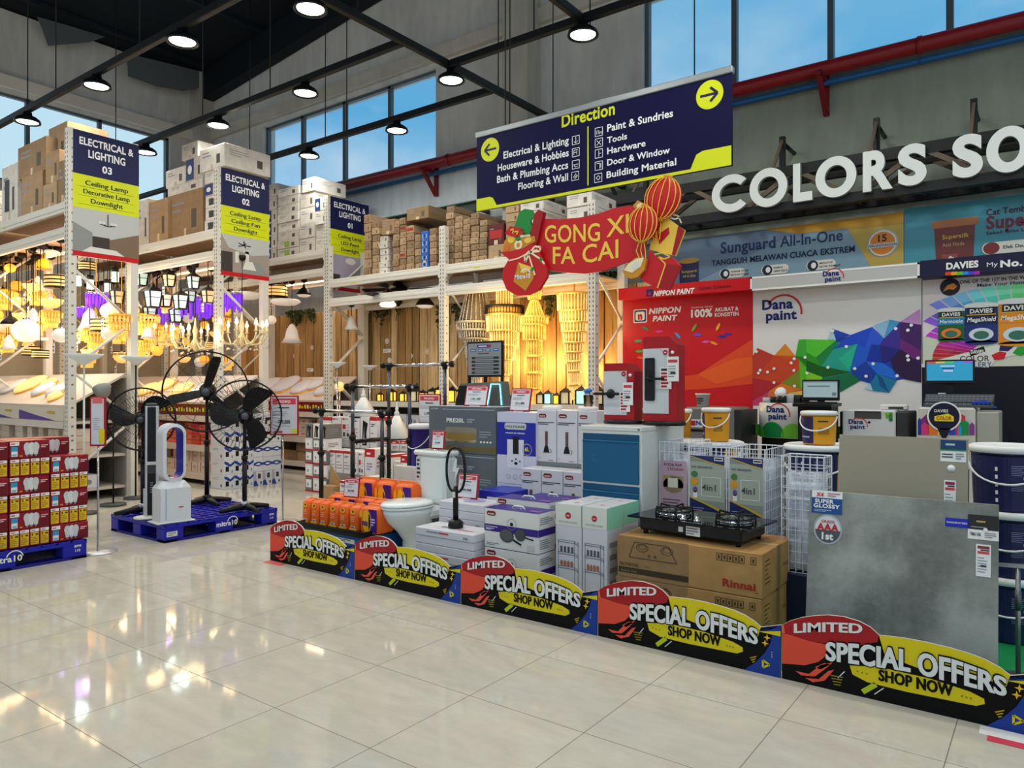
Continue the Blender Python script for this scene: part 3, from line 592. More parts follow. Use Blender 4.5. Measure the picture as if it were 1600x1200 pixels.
# ================================================================== lamps
WARM = M('#ffc878', .4, emit=.75); AMB = M('#ffb040', .4, emit=.8); GOLD = M('#d99a35', .3, .6, emit=.25); COOL = M('#d5f5e6', .4, emit=.7); LWHITE = M('#f4ead8', .35, emit=.3)
PURP = M('#7a34e0', .3, emit=.7); BULB = M('#fff0c8', .3, emit=4); BULBC = M('#eafff6', .3, emit=3); IRON = M('#17130f', .45, .3); FROST = M('#e6e2dc', .35, emit=.05); TAGW = M('#efebe4', .5)
CRY = M('#e6e0d2', .12, .1, kind='crystal', emit=.04); CRYL = M('#ffd488', .2, kind='crystal', emit=.62); CRYB = M('#ffc25c', .2, kind='crystal', emit=.72)
GL = M('#fff3dc', .1, kind='glass'); ZC = 3.262
def pend(kind, px, py, Y, size, lab, group='hanging lamps in the lighting aisles', light=0, cord=True, zc=ZC):
    p = onY(px, py, Y); s = size; t = thing({'lantern': 'lantern_pendant', 'chandelier': 'chandelier', 'fan': 'ceiling_fan'}.get(kind, 'pendant_lamp'), lab, 'lamp' if kind != 'fan' else 'fan', (p.x, p.y, p.z), 0, group)
    last = [None]
    def P(f, n):
        b = B(); f(b); o = b.build(n, last[0] if n == 'bulb' and last[0] else t)
        if n in ('shade', 'frame', 'glass'): last[0] = o
        return o
    H = zc-p.z
    tops = dict(globe=s, amber=s, bowl=s*.7, cyl=s*1.5, lantern=s*1.35, lanternc=s*1.35, drum=s*.6, dome=s, purple=s*.7, cage=s*.9, tier=s*1.1, chandelier=s*.9, disc=s*.25, bell=s*.9)
    tp = tops.get(kind, s)
    P(lambda b: b.cyl((0, 0, tp), (0, 0, H-.03), .006, IRON if kind not in ('tier',) else GOLD, 6), 'cord')
    P(lambda b: b.lathe([(.012, H-.075), (.05, H-.055), (.055, H-.0)], IRON, n=12), 'canopy')
    if kind in ('globe', 'amber'):
        P(lambda b: b.ball((0, 0, 0), s, LWHITE if kind == 'globe' else AMB, 18, .9), 'shade'); P(lambda b: b.lathe([(s*.3, s*.82), (s*.26, s*1.0), (.008, s*1.08)], IRON if kind == 'amber' else CHROME, n=12), 'holder')
    elif kind == 'bowl':
        P(lambda b: b.lathe([(.001, -s*.7), (s*.45, -s*.62), (s*.82, -s*.3), (s, .1*s), (s*.96, s*.12), (s*.78, -s*.28), (.001, -s*.6)], WARM, n=20), 'shade')
        P(lambda b: [b.cyl((s*.9*math.cos(a), s*.9*math.sin(a), .1*s), (0, 0, s*.75), .005, GOLD, 5) for a in (0, 2.1, 4.2)], 'chain'); P(lambda b: b.ball((0, 0, 0), s*.28, BULB, 10), 'bulb')
    elif kind == 'cyl':
        P(lambda b: b.lathe([(s*.62, -s*1.2), (s*.62, s*.6), (s*.55, s*.6), (s*.55, -s*1.2)], COOL, n=18), 'shade'); P(lambda b: b.cyl((0, 0, s*.6), (0, 0, s*1.5), s*.64, IRON, 16), 'cap'); P(lambda b: b.ball((0, 0, 0), s*.3, BULBC, 10), 'bulb')
    elif kind in ('lantern', 'lanternc'):
        P(lambda b: (b.lathe([(s*.95, s*.55), (s*.9, s*.62), (s*.35, s*.98), (s*.2, s*1.05), (s*.12, s*1.3), (.01, s*1.35)], IRON, n=4, a0=PI/4), b.lathe([(s*.6, -s*.95), (s*.66, -s*.85), (s*.55, -s*.8)], IRON, n=4, a0=PI/4), [b.cyl((s*.42*x, s*.42*y, -s*.85), (s*.58*x, s*.58*y, s*.58), .008+s*.03, IRON, 5) for x in (-1, 1) for y in (-1, 1)],
             [b.cyl((s*.5*x, s*.5*y, 0), (s*.5*u, s*.5*v, 0), .006, IRON, 4) for x, y, u, v in ((-1, -1, 1, -1), (1, -1, 1, 1), (1, 1, -1, 1), (-1, 1, -1, -1))]), 'frame')
        P(lambda b: b.lathe([(s*.52, -s*.8), (s*.72, s*.55)], M('#ffdfa8', .3, emit=.35) if kind == 'lantern' else M('#cfe8dc', .3, emit=.35), n=4, a0=PI/4), 'glass'); P(lambda b: b.ball((0, 0, 0), s*.3, BULB if kind == 'lantern' else BULBC, 10), 'bulb')
    elif kind == 'drum':
        P(lambda b: b.lathe([(s, -s*.5), (s*.92, s*.5), (s*.88, s*.5), (s*.96, -s*.5)], WARM, n=22), 'shade'); P(lambda b: [b.lathe([(s*1.01, z-.008), (s*1.02, z+.008)], IRON, n=22) for z in (-s*.5, -s*.2, s*.1, s*.42)], 'band'); P(lambda b: b.ball((0, 0, 0), s*.25, BULB, 10), 'bulb')
    elif kind == 'cage':
        P(lambda b: b.lathe([(s*.3, s*.85), (s*.8, s*.5), (s*.85, -s*.5), (s*.3, -s*.85)], M('#ffce2e', .4, emit=.6), n=16), 'shade'); P(lambda b: b.tube([(-s*.5, 0, s*.8), (-s*.45, 0, s*1.6), (s*.45, 0, s*1.6), (s*.5, 0, s*.8)], .012, GOLD, 6), 'handle'); P(lambda b: b.lathe([(.01, -s*.85), (s*1.1, -s*.95), (s*1.1, -s*.9)], GOLD, n=16), 'dish')
    elif kind == 'dome':
        P(lambda b: b.lathe([(s, -s*.5), (s*.92, -s*.25), (s*.55, s*.25), (s*.2, s*.5), (s*.12, s*.9), (.01, s)], IRON, n=20), 'shade'); P(lambda b: b.lathe([(s*.94, -s*.52), (s*.6, -s*.75), (.001, -s*.8)], LWHITE, n=20), 'diffuser')
    elif kind == 'bell':
        P(lambda b: b.lathe([(s*.9, -s*.8), (s*.6, -s*.3), (s*.45, s*.4), (s*.15, s*.85), (.01, s*.9)], FROST, n=20), 'shade'); P(lambda b: b.ball((0, 0, -s*.4), s*.3, BULB, 10), 'bulb')
    elif kind == 'purple':
        P(lambda b: b.lathe([(s, s*.6), (s*1.03, s*.5), (s, .4*s)], CHROME, n=20), 'rim'); P(lambda b: [b.cyl((s*.97*math.cos(a*.3), s*.97*math.sin(a*.3), s*.5), (s*.9*math.cos(a*.3), s*.9*math.sin(a*.3), -s*(.5+.25*(a % 2))), s*.085, PURP, 6) for a in range(21)], 'crystal')
    elif kind == 'disc':
        P(lambda b: b.lathe([(.001, -s*.2), (s*.7, -s*.14), (s, s*.05), (s*.9, s*.2), (.001, s*.25)], LWHITE, n=22), 'shade')
    elif kind == 'tier':
        for k, (r, z) in enumerate(((1, .7), (.8, .2), (.55, -.3))):
            P(lambda b: (b.lathe([(r*s, z*s+.03), (r*s*1.03, z*s), (r*s, z*s-.01)], GOLD, n=22), [b.cyl((r*s*math.cos(a*2*PI/22), r*s*math.sin(a*2*PI/22), z*s), (r*s*.96*math.cos(a*2*PI/22), r*s*.96*math.sin(a*2*PI/22), (z-.48)*s), s*.075, CRYB, 5) for a in range(22)]), 'crystal_tier')
    elif kind == 'chandelier':
        CR = M('#e0cf9a', .2, .25, emit=.12)
        P(lambda b: b.lathe([(.01, -s*.6), (s*.12, -s*.5), (s*.06, -s*.35), (s*.16, -s*.2), (s*.07, 0), (s*.12, s*.3), (s*.05, s*.6), (.01, s*.9)], CR, n=12), 'stem')
        for a in range(8):
            ca, sa = math.cos(a*PI/4), math.sin(a*PI/4)
            o = P(lambda b: (b.tube([(s*.08*ca, s*.08*sa, -s*.15), (s*.4*ca, s*.4*sa, -s*.5), (s*.8*ca, s*.8*sa, -s*.45), (s*ca, s*sa, -s*.1), (s*ca, s*sa, s*.05)], s*.035, CR, 6), b.lathe([(.01, s*.02), (s*.12, s*.06), (s*.05, s*.08), (s*.05, s*.28)], CR, (s*ca, s*sa, 0), 10), b.ball((s*ca, s*sa, -s*.62), s*.05, CRY, 6), b.ball((s*.6*ca, s*.6*sa, -s*.7), s*.05, CRY, 6)), 'arm')
            q = B(); q.lathe([(s*.04, s*.28), (s*.075, s*.36), (s*.05, s*.45), (.004, s*.58)], M('#ffe0a0', .3, emit=4), (s*ca, s*sa, 0), 8); q.build('candle_bulb', o)
    if kind in ('globe', 'bowl', 'drum', 'tier', 'bell', 'amber', 'lantern') and int(px*7+py) % 2:
        b = B(); o = s*1.0; b.box(o*.4, -o*.9-.02, -o*1.1-.12, o*.4+.055, -o*.9-.016, -o*1.1, TAGW); q = b.panel((o*.4, -o*.9-.0205, -o*1.1-.12)); q.rect(.008, .02, .047, .05, LINK); q.rect(.008, .07, .047, .09, INK); b.tube([(o*.4+.027, -o*.9-.018, -o*1.1), (o*.3, -o*.4, -o*.3)], .002, TAGW, 4); b.build('price_tag', t)
    if light:
        ld = bpy.data.lights.new('lamp_glow', 'POINT'); ld.energy = light*.22; ld.shadow_soft_size = .12; ld.color = (.62, .35, 1) if kind == 'purple' else ((.85, 1, .95) if kind in ('cyl', 'lanternc') else (1, .72, .38))
        lo = bpy.data.objects.new('light', ld); COL.objects.link(lo); lo.parent = t; lo.location = (0, -s-.08, -.05)
    return t
GA = 'hanging lamps on the left rack'; GB = 'hanging lamps on the middle rack'; GC = 'hanging lamps on the wall rack'
def row(Y, group, items):
    for it in items: pend(it[0], it[1], it[2], it[3] if len(it) > 5 else Y, *((it[4], it[5]) if len(it) > 5 else (it[3], it[4])), group=group, light=0)
# rack 03, front face
for k, px, py, Y, s, lab, lt in (
 ('amber', 16, 419, 4.05, .07, 'small amber globe lamp at the far left of the rack', 4), ('cage', 68, 412, 4.1, .08, 'yellow lantern lamp with a loop handle', 0), ('bowl', 51, 446, 4.15, .12, 'cream bowl lamp below the yellow handle lantern', 5),
 ('bowl', 29, 468, 4.3, .13, 'cream bowl lamp left of the brown-framed drum', 0), ('tier', 57, 466, 4.4, .13, 'small amber tiered crystal lamp in the left rack', 6), ('drum', 90, 440, 4.3, .16, 'wide brown-framed drum lamp beside the sign 03 post', 0),
 ('amber', 26, 447, 4.5, .09, 'amber globe lamp behind the cream bowls', 0), ('dome', 16, 500, 4.02, .12, 'black dome lamp with a white diffuser at far left', 0), ('bowl', 34, 492, 4.2, .13, 'cream bowl lamp right of the black dome lamp', 4), ('bell', 52, 492, 4.1, .10, 'pale bell lamp over the big white globe', 0),
 ('globe', 41, 517, 3.98, .17, 'big white opal globe lamp at far left', 6), ('globe', 95, 524, 4.05, .10, 'white globe lamp touching the sign 03 post', 0), ('disc', 63, 530, 4.2, .10, 'small pale disc lamp under the bell lamp', 0), ('drum', 63, 553, 4.05, .10, 'amber drum lamp low in the left rack', 4),
 ('tier', 80, 500, 4.5, .14, 'amber tiered lamp behind the white globes', 5), ('bowl', 80, 470, 4.5, .16, 'shallow amber bowl lamp under the brown-framed drum', 0), ('amber', 10, 540, 4.4, .09, 'amber globe lamp low at the far left edge', 3), ('dome', 5, 455, 4.5, .10, 'black dome lamp at the left edge of the photo', 0), ('amber', 44, 540, 4.5, .08, 'amber globe lamp under the big white globe', 0), ('disc', 75, 395, 4.2, .14, 'cool glass disc lamp right under the beam', 0)):
    pend(k, px, py, Y, s, lab, GA, lt*4)
# seen through the end frame of rack 03
for k, px, py, X, s, lab, lt in (
 ('cyl', 121, 436, -9.9, .07, 'pale green cylinder lamp next to the sign 03 post', 0), ('drum', 136, 416, -10.3, .11, 'black-ringed drum lamp under sign 03', 4), ('cyl', 141, 442, -9.8, .065, 'pale green cylinder lamp with a black cap under sign 03', 5), ('cyl', 168, 447, -9.9, .06, 'slim cylinder lamp with a black cap at the right', 0), ('cyl', 180, 430, -10.2, .07, 'pale green cylinder lamp behind the cross brace', 0),
 ('lantern', 183, 463, -10.0, .11, 'dark square lantern beside the rear post of sign 03', 5), ('purple', 154, 468, -10.8, .15, 'purple crystal drum lamp in the left rack', 5), ('purple', 131, 487, -10.6, .11, 'small purple crystal drum lamp near the post', 4), ('globe', 171, 486, -9.75, .11, 'upper of the two greenish white globes on one line', 5), ('globe', 171, 521, -9.75, .10, 'lower of the two greenish white globes on one line', 0),
 ('bell', 141, 500, -10.3, .18, 'large white cone lamp between the braces', 0), ('bowl', 140, 548, -10.2, .11, 'amber bowl lamp above the torch lamps', 5), ('drum', 162, 508, -11.2, .16, 'amber drum lamp behind the white globes', 0), ('tier', 150, 530, -11.4, .16, 'amber tiered lamp low behind the braces', 6), ('tier', 190, 510, -11.6, .17, 'amber tiered lamp beside the rear post', 0), ('amber', 128, 525, -10.9, .08, 'amber globe low behind the sign 03 post', 0)):
    p = onX(px, py, X); pend(k, px, py, min(max(p.y, 4.0), 4.55), s, lab, GA, lt*4)
# rack 02, front face
for k, px, py, Y, s, lab, lt in (
 ('lanternc', 221, 435, 5.9, .13, 'square lantern half hidden by the sign 03 rear post', 4), ('lantern', 264, 437, 5.9, .12, 'small dark lantern with an amber glow', 5), ('lanternc', 302, 440, 5.9, .12, 'square lantern with white glass near sign 02', 5), ('lanternc', 239, 465, 5.88, .17, 'largest black lantern in the middle rack', 6), ('lanternc', 234, 488, 6.0, .13, 'black lantern with cool light, lowest on the left', 0), ('lantern', 258, 468, 6.1, .13, 'dark lantern behind the largest lantern', 0),
 ('lanternc', 282, 470, 5.92, .14, 'tapered black lantern with cool light in the middle', 5), ('lanternc', 275, 492, 6.1, .13, 'cool white lantern below the tapered lantern', 0), ('lantern', 325, 462, 5.92, .12, 'round-topped lantern beside the sign 02 post', 4), ('lanternc', 297, 462, 6.2, .11, 'narrow cool lantern behind the white glass lantern', 0),
 ('purple', 300, 478, 6.35, .26, 'wide purple crystal lamp behind the lanterns', 8), ('purple', 257, 492, 6.4, .22, 'purple crystal lamp behind the largest lantern', 7), ('purple', 330, 480, 6.45, .2, 'purple crystal lamp beside the sign 02 post', 0), ('chandelier', 305, 528, 6.1, .34, 'candle-arm chandelier with gold crystal left of sign 02', 8), ('chandelier', 268, 522, 6.3, .28, 'smaller candle-arm chandelier beside the amber tiers', 0),
 ('tier', 228, 508, 6.0, .2, 'amber tiered crystal lamp right of the sign 03 rear post', 8), ('tier', 243, 530, 6.25, .2, 'amber tiered crystal lamp below the lowest lantern', 6), ('tier', 225, 545, 6.1, .15, 'lowest amber tiered crystal lamp', 0), ('tier', 262, 525, 6.4, .2, 'amber tiered lamp under the smaller chandelier', 0)):
    pend(k, px, py, Y, s, lab, GB, lt*4)
p = onX(378, 520, -9.8); pend('chandelier', 378, 520, 6.15, .34, 'white candle-arm chandelier behind the sign 02 braces', GB, 30)
pend('disc', 383, 463, 7.85, .3, 'big glowing oval ceiling lamp behind sign 02', GC, 20); pend('purple', 357, 470, 6.3, .2, 'purple crystal lamp behind the sign 02 post', GB, 20)
pend('disc', 446, 473, 8.0, .26, 'white pill-shaped pendant lamp on the wall rack', GC); pend('bell', 456, 522, 8.1, .2, 'grey disc pendant with a slim stem', GC); pend('globe', 424, 500, 8.0, .09, 'silver globe lamp beside the sign 02 rear post', GC)
pend('dome', 475, 455, 8.1, .13, 'small dark dome lamp left of the sign 01 post', GC); pend('drum', 432, 455, 8.2, .2, 'pink-lit drum lamp under the beam', GC)
pend('dome', 664, 470, 7.95, .14, 'black dome pendant left of the middle post', GC, zc=2.745); pend('bell', 549, 505, 8.0, .13, 'clear crystal bell pendant behind the sign 01 braces', GC, zc=2.745)
# ceiling fan with light kit
def cfan(px, py, Y, lab, chrome, r=.6):
    p = onY(px, py, Y); t = thing('ceiling_fan', lab, 'fan', tuple(p), .35, 'ceiling fans'); H = 2.745-p.z; m = CHROME if chrome else IRON
    b = B(); b.cyl((0, 0, .1), (0, 0, H-.06), .014, m, 8); b.lathe([(.015, H-.09), (.07, H-.03), (.07, H)], m, n=16); b.build('downrod', t)
    b = B(); b.lathe([(.03, .14), (.05, .12), (.1, .06), (.15, .03), (.15, -.03), (.1, -.06), (.06, -.07)], m, n=20); b.build('motor', t)
    for a in range(4):
        b = B(); R = Matrix.Rotation(a*PI/2, 4, 'Z') @ Matrix.Rotation(.2, 4, 'X'); b.T = R
        b.prism([(.12, -.02, 0), (.2, -.06, 0), (r, -.075, 0), (r+.02, 0, 0), (r, .075, 0), (.2, .06, 0), (.12, .02, 0)], (0, 0, .008), BLK2); b.build('blade', t)
    b = B(); b.lathe([(.11, -.07), (.13, -.1), (.10, -.13), (.001, -.14)], M('#fff0c0', .3, emit=3), n=20); b.build('light_bowl', t)
cfan(606, 466, 8.0, 'chrome ceiling fan with black blades and a lit bowl', True); cfan(622, 452, 8.25, 'dark ceiling fan behind the chrome ceiling fan', False)
pend('lanternc', 660, 452, 8.2, .1, 'small dark lantern behind the black dome pendant', GC, zc=2.745) if False else None
# ------------------------------------------------------------------ four tall crystal chandeliers
def strings(b, r0, r1, z0, z1, n, m, w=.012):
    for i in range(n):
        a = 2*PI*i/n; b.cyl((r0*math.cos(a), r0*math.sin(a), z0), (r1*math.cos(a), r1*math.sin(a), z1), w, m, 5)
def chand(px, Y, lab, segs, m, top=2.74, light=0, light2=None):
    p = onY(px, 540, Y); t = thing('crystal_chandelier', lab, 'chandelier', (p.x, Y, 0), 0, 'tall crystal chandeliers'); g = M('#e0b45a', .25, .7, emit=.2) if light else M('#cfc4a8', .3, .3)
    b = B(); zt = segs[0][0]; b.cyl((0, 0, zt), (0, 0, top), .012, g, 8); b.lathe([(.06, top-.02), (.07, top)], g, n=14); b.build('chain', t)
    for z0, z1, r0, r1, mm in segs:
        b = B(); n = max(18, int(r0*150)); b.lathe([(r0+.012, z0), (r0+.014, z0-.03), (r0-.01, z0-.03)], mm if mm is IRON else g, n=24)
        strings(b, r0, r1, z0-.01, z1, n, m if mm is not IRON else IRON, .0066); b.lathe([(r0*.86, z0-.02), (r1*.86, z1+.02)], M('#b8873a', .4, emit=.3) if light else M('#8d8068', .5), n=20); b.build('crystal_tier', t)
    for k, (z, e) in enumerate(((segs[0][0]-.35, light), (segs[0][0]-1.0, light))):
        if e:
            ld = bpy.data.lights.new('chandelier_glow', 'POINT'); ld.energy = e; ld.shadow_soft_size = .2; ld.color = (1, .70, .30); lo = bpy.data.objects.new('light', ld); COL.objects.link(lo); lo.parent = t; lo.location = (.05, .36 if k else -.38, z)
zz = lambda py, Y=8.0: zat(py, onY(800, py, Y).x, Y)
def seg(px, Y, L): return [(zat(a, onY(px, a, Y).x, Y), zat(c, onY(px, c, Y).x, Y), r0, r1, k) for a, c, r0, r1, k in L]
chand(744, 8.05, 'unlit pale beaded chandelier behind the black notice board', seg(744, 8.05, [(452, 505, .14, .25, None), (503, 515, .28, .27, None), (515, 528, .26, .24, None), (528, 575, .18, .12, None), (575, 610, .1, .05, None)]), CRY)
chand(788, 8.0, 'lit tiered chandelier with a black ring, behind the money bag', seg(788, 8.0, [(452, 480, .11, .11, None), (478, 491, .265, .265, IRON), (491, 518, .245, .24, None), (516, 545, .20, .19, None), (538, 562, .155, .15, None), (560, 585, .10, .10, None), (585, 625, .065, .05, None)]), CRYL, light=16)
chand(835, 8.0, 'lit torch-shaped chandelier with a spiral column', seg(835, 8.0, [(452, 468, .10, .08, None), (468, 494, .05, .13, None), (494, 506, .19, .18, None), (506, 531, .15, .15, None), (530, 556, .105, .105, None), (556, 582, .10, .10, None), (582, 608, .09, .085, None), (606, 632, .06, .04, None)]), CRYB, light=18)
chand(897, 8.0, 'lit cone-shaped chandelier left of the end post', seg(897, 8.0, [(458, 485, .215, .21, None), (484, 503, .185, .18, None), (502, 518, .165, .16, None), (517, 535, .145, .14, None), (534, 550, .125, .12, None), (549, 565, .105, .1, None), (564, 580, .09, .085, None), (579, 600, .075, .07, None), (600, 632, .055, .045, None)]), CRYL, light=18)
# ------------------------------------------------------------------ small lanterns on the shelf below the plank wall
def lantern(px, py0, py1, Y, glow, lab):
    p = onY(px, py1, Y); z1 = zat(py0, p.x, Y); h = z1-1.16; s = h*.27; t = thing('table_lantern', lab, 'lantern', (p.x, Y, 1.161), .3, 'small lanterns on the shelf')
    b = B(); b.box(-s, -s, 0, s, s, h*.07, IRON); b.lathe([(s*1.5, h*.68), (s*1.45, h*.72), (s*.5, h*.88), (s*.12, h*.93), (s*.1, h)], IRON, n=4, a0=PI/4)
    for x in (-1, 1):
        for y in (-1, 1): b.box(x*s*.88-.008, y*s*.88-.008, 0, x*s*.88+.008, y*s*.88+.008, h*.7, IRON)
    b.build('frame', t); b = B(); b.box(-s*.8, -s*.8, h*.08, s*.8, s*.8, h*.67, M({'w': '#ffb53a', 'c': '#a8ffe0', 'n': '#d8c8a0'}[glow], .3, emit={'w': 1.6, 'c': 1.1, 'n': .3}[glow])); b.build('glass', t)
for i, (px, a, c, g) in enumerate(((594, 612, 645, 'w'), (612, 606, 645, 'w'), (630, 610, 645, 'w'), (648, 604, 645, 'n'), (661, 608, 645, 'w'), (676, 604, 645, 'n'), (689, 600, 645, 'w'), (707, 602, 645, 'w'), (720, 604, 640, 'n'), (792, 612, 640, 'n'), (845, 610, 640, 'n'), (857, 608, 640, 'c'), (870, 612, 640, 'w'), (884, 604, 640, 'n'), (898, 622, 642, 'n'), (909, 601, 640, 'c'), (936, 601, 640, 'n'), (950, 606, 640, 'n'))):
    lantern(px, a, c, 7.9 if i % 2 else 7.98, g, f'small black table lantern on the shelf, {ORD[i]} from the left')
# round ceiling lights lying on the slanted panels
def plate(px, py, Yf, r, lab, glow=0, sx=1.):
    # slanted panel: from (Yf-.02, 1.17) up to (Yf+.65, 1.56)
    d = ray(px, py); y0, z0, y1, z1 = Yf, 1.17, Yf+.65, 1.56; k = (z1-z0)/(y1-y0); t_ = (z0-CH-k*y0)/(d.z-k*d.y); p = _c+d*t_
    if not (Yf < p.y < Yf+.62): p = Vector((p.x, min(max(p.y, Yf+.1), Yf+.5), 0)); p.z = z0+k*(p.y-y0)
    t = thing('ceiling_light', lab, 'ceiling light', (p.x, p.y, p.z+.012), 0, 'round ceiling lights on the slanted shelves'); t.rotation_euler = (math.atan(k), 0, 0)
    b = B(); b.lathe([(r*sx, 0), (r*sx, .02), (r*.97, .03)], CHROME if not glow else GOLD, n=26); b.build('rim', t)
    b = B(); b.lathe([(r*.96, .03), (r*.9, .06), (r*.6, .085), (.001, .095)], [FROST, M('#ffd88a', .35, emit=.5), M('#dfe0e6', .3)][glow], n=26); b.build('diffuser', t)
for i, (px, py, r, g) in enumerate(((6, 612, .22, 0), (24, 608, .2, 0), (50, 605, .24, 1), (70, 613, .17, 2), (78, 604, .12, 1), (92, 615, .16, 2), (88, 625, .1, 1))): plate(px, py, 3.94, r, f'round ceiling light on the sign 03 slanted shelf, {ORD[i]} from the left', g)
for i, (px, py, r, g) in enumerate(((232, 612, .2, 1), (258, 606, .22, 1), (285, 612, .2, 1), (315, 612, .2, 0), (335, 604, .2, 0))): plate(px, py, 5.86, r, f'round ceiling light on the sign 02 slanted shelf, {ORD[i]} from the left', g)
for i, (px, py, r, g) in enumerate(((385, 606, .24, 2), (420, 605, .26, 2), (448, 604, .3, 2), (474, 608, .24, 2), (494, 605, .17, 2), (504, 615, .15, 2))): plate(px, py, 7.78, r, f'round ceiling light on the wall rack slanted shelf, {ORD[i]} from the left', g)
# strip lamps added under the rack decks to give the aisles a warm glow
def strip(x0, x1, y, z, col, e, lab):
    t = thing('added_strip_lamp', lab, 'lamp', ((x0+x1)/2, y, z), 0, 'added strip lamps under the racks'); b = B(); w = (x1-x0)/2; b.box(-w, -.03, 0, w, .03, .03, WHITE); b.build('housing', t)
    b = B(); b.box(-w, -.022, -.02, w, .022, -.0005, M(col, .4, emit=2)); b.build('diffuser', t)
    ld = bpy.data.lights.new('added_strip_light', 'AREA'); ld.shape = 'RECTANGLE'; ld.size = w*1.9; ld.size_y = .06; ld.energy = e; ld.color = lin(col)[:3]; lo = bpy.data.objects.new('light', ld); COL.objects.link(lo); lo.parent = t; lo.location = (0, 0, -.03)
strip(-11.8, -9.6, 4.45, 3.23, '#ffd9a0', 7, 'added warm strip lamp under the left rack'); strip(-11.8, -9.6, 6.4, 3.23, '#ffd9a0', 7, 'added warm strip lamp under the middle rack'); strip(-11.8, -9.6, 8.3, 3.23, '#ffe0c0', 9, 'added warm strip lamp under the wall rack')
strip(-11.8, -9.6, 5.95, 1.0-.035, '#ffd9a0', 5, 'added warm strip lamp under the sign 02 slanted shelf') if False else None
# ================================================================== paint counter along the back wall
YP, YS = 8.25, 8.05                       # display panels, fascia fronts
class PP:                                 # artwork measured from photo pixels on a vertical plane facing the hall
    def __init__(s, b, Y, e=.0015): s.b = b; s.Y = Y; s.e = e; s.q = b.panel((0, Y, 0)); s.q.e = e
    def c(s, px, py): p = onY(px, py, s.Y); return (p.x, p.z)
    def poly(s, pts, m, l=1): s.q.poly([s.c(*p) for p in pts], m, l)
    def rect(s, x0, y0, x1, y1, m, l=1):                    # axis-aligned in the world; y rows taken at the left edge
        a = s.c(x0, y0); z1 = s.c(x0, y1)[1]; x = s.c(x1, y0)[0]; s.q.rect(a[0], z1, x, a[1], m, l)
    def txt(s, t, x0, x1, py0, py1, m, l=2, **k):           # rows at the left edge, width from columns
        a = s.c(x0, py1); h = s.c(x0, py0)[1]-a[1]; w = s.c(x1, py1)[0]-a[0]; s.q.txt(t, a[0], a[1], h, m, l, al='l', w=w, **k)
    def bars(s, x0, y0, x1, y1, n, m, l=2, seed=1): a = s.c(x0, y0); z = s.c(x0, y1)[1]; s.q.bars(a[0], z, s.c(x1, y0)[0], a[1], n, m, l, seed)
    def ell(s, px, py, rx, ry, m, l=1): a = s.c(px, py); s.q.ell(a[0], a[1], rx, ry, m, l)
XA, XBb, XC_, XD_ = onY(966, 450, YS).x, onY(1172, 440, YS).x, onY(1437, 420, YS).x, 1.4
PRED = M('#c3131b', .35); DBLUE = M('#13206e', .4); DANA_R = M('#c8232c', .4)
def logo_dana(q, x, z, w, l=2):                              # word mark with a red arc, w = width
    q.txt('Dana', x-w*.02, z+w*.10, w*.235, DBLUE, l, bold=.035, w=w*.72); q.txt('paint', x+w*.07, z-w*.16, w*.225, DBLUE, l, bold=.035, w=w*.72)
    q.ring(x+w*.12, z+w*.0, w*.44, w*.045, DANA_R, l, -.15, 2.6)
t = thing('paint_counter_panel', 'bright red paint display panel with white company lettering', 'display panel')
b = B(); x0, x1 = onY(973, 470, YP).x, onY(1176, 450, YP).x; b.box(x0, YP, 0, x1, YP+.06, 2.55, PRED); P = PP(b, YP-.001)
P.poly([(1176, 530), (1176, 600), (1100, 608), (985, 612), (985, 598), (1090, 585)], M('#d9461c', .4)); P.poly([(1090, 585), (1150, 560), (1176, 558), (1176, 585), (1120, 600)], M('#e25a20', .4), 2)
a = P.c(990, 505); s_ = P.c(990, 484)[1]-a[1]; w_ = P.c(1011, 505)[0]-a[0]
P.q.rrect(a[0], a[1], a[0]+w_, a[1]+s_, .02, WHITE, 1); P.q.rrect(a[0]+.012, a[1]+.012, a[0]+w_-.012, a[1]+s_-.012, .015, M('#1c2368', .4), 2); P.q.rrect(a[0]+.03, a[1]+.03, a[0]+w_-.03, a[1]+s_-.03, .02, WHITE, 3); P.q.txt('n', a[0]+w_/2, a[1]+.045, .085, PRED, 4, bold=.07)
P.txt('NIPPON', 1014, 1063, 482, 490.5, WHITE, bold=.04, sh=.2); P.txt('PAINT', 1020, 1057, 494, 502, WHITE, bold=.04, sh=.2)
P.txt('TEKNOLOGI TINTING', 1080, 1114, 480, 482, WHITE); P.txt('100%', 1080, 1113, 484, 496, WHITE, bold=.04); P.txt('AKURAT &', 1117, 1154, 481, 487, WHITE, bold=.02); P.txt('KONSISTEN', 1117, 1154, 489, 495, WHITE, bold=.02)
for px, py, c, a_ in ((1008, 513, '#1c8a5a', .5), (1085, 512, '#59b72f', -1.), (1122, 511, '#f2b52a', -1.1), (997, 533, '#2f9c74', 0), (1128, 526, '#2a2a86', .1), (1115, 536, '#f08a1e', .4), (1030, 518, '#d83a8a', 0), (1090, 523, '#6a4fc0', 0), (1103, 534, '#e84aa0', 0), (999, 549, '#43a832', 0), (1001, 559, '#e0622a', .2), (1059, 524, '#2c9ad8', .8), (1137, 522, '#5a2a90', 0)):
    x, z = P.c(px, py); P.q.poly([(x+.055*math.cos(a_)*k-.016*math.sin(a_)*j, z-.055*math.sin(a_)*k-.016*math.cos(a_)*j) for k, j in ((-1, 0), (-.3, 1), (.6, .8), (1, 0), (.6, -.8), (-.3, -1))], M(c, .4), 3)
b.build('panel', t)
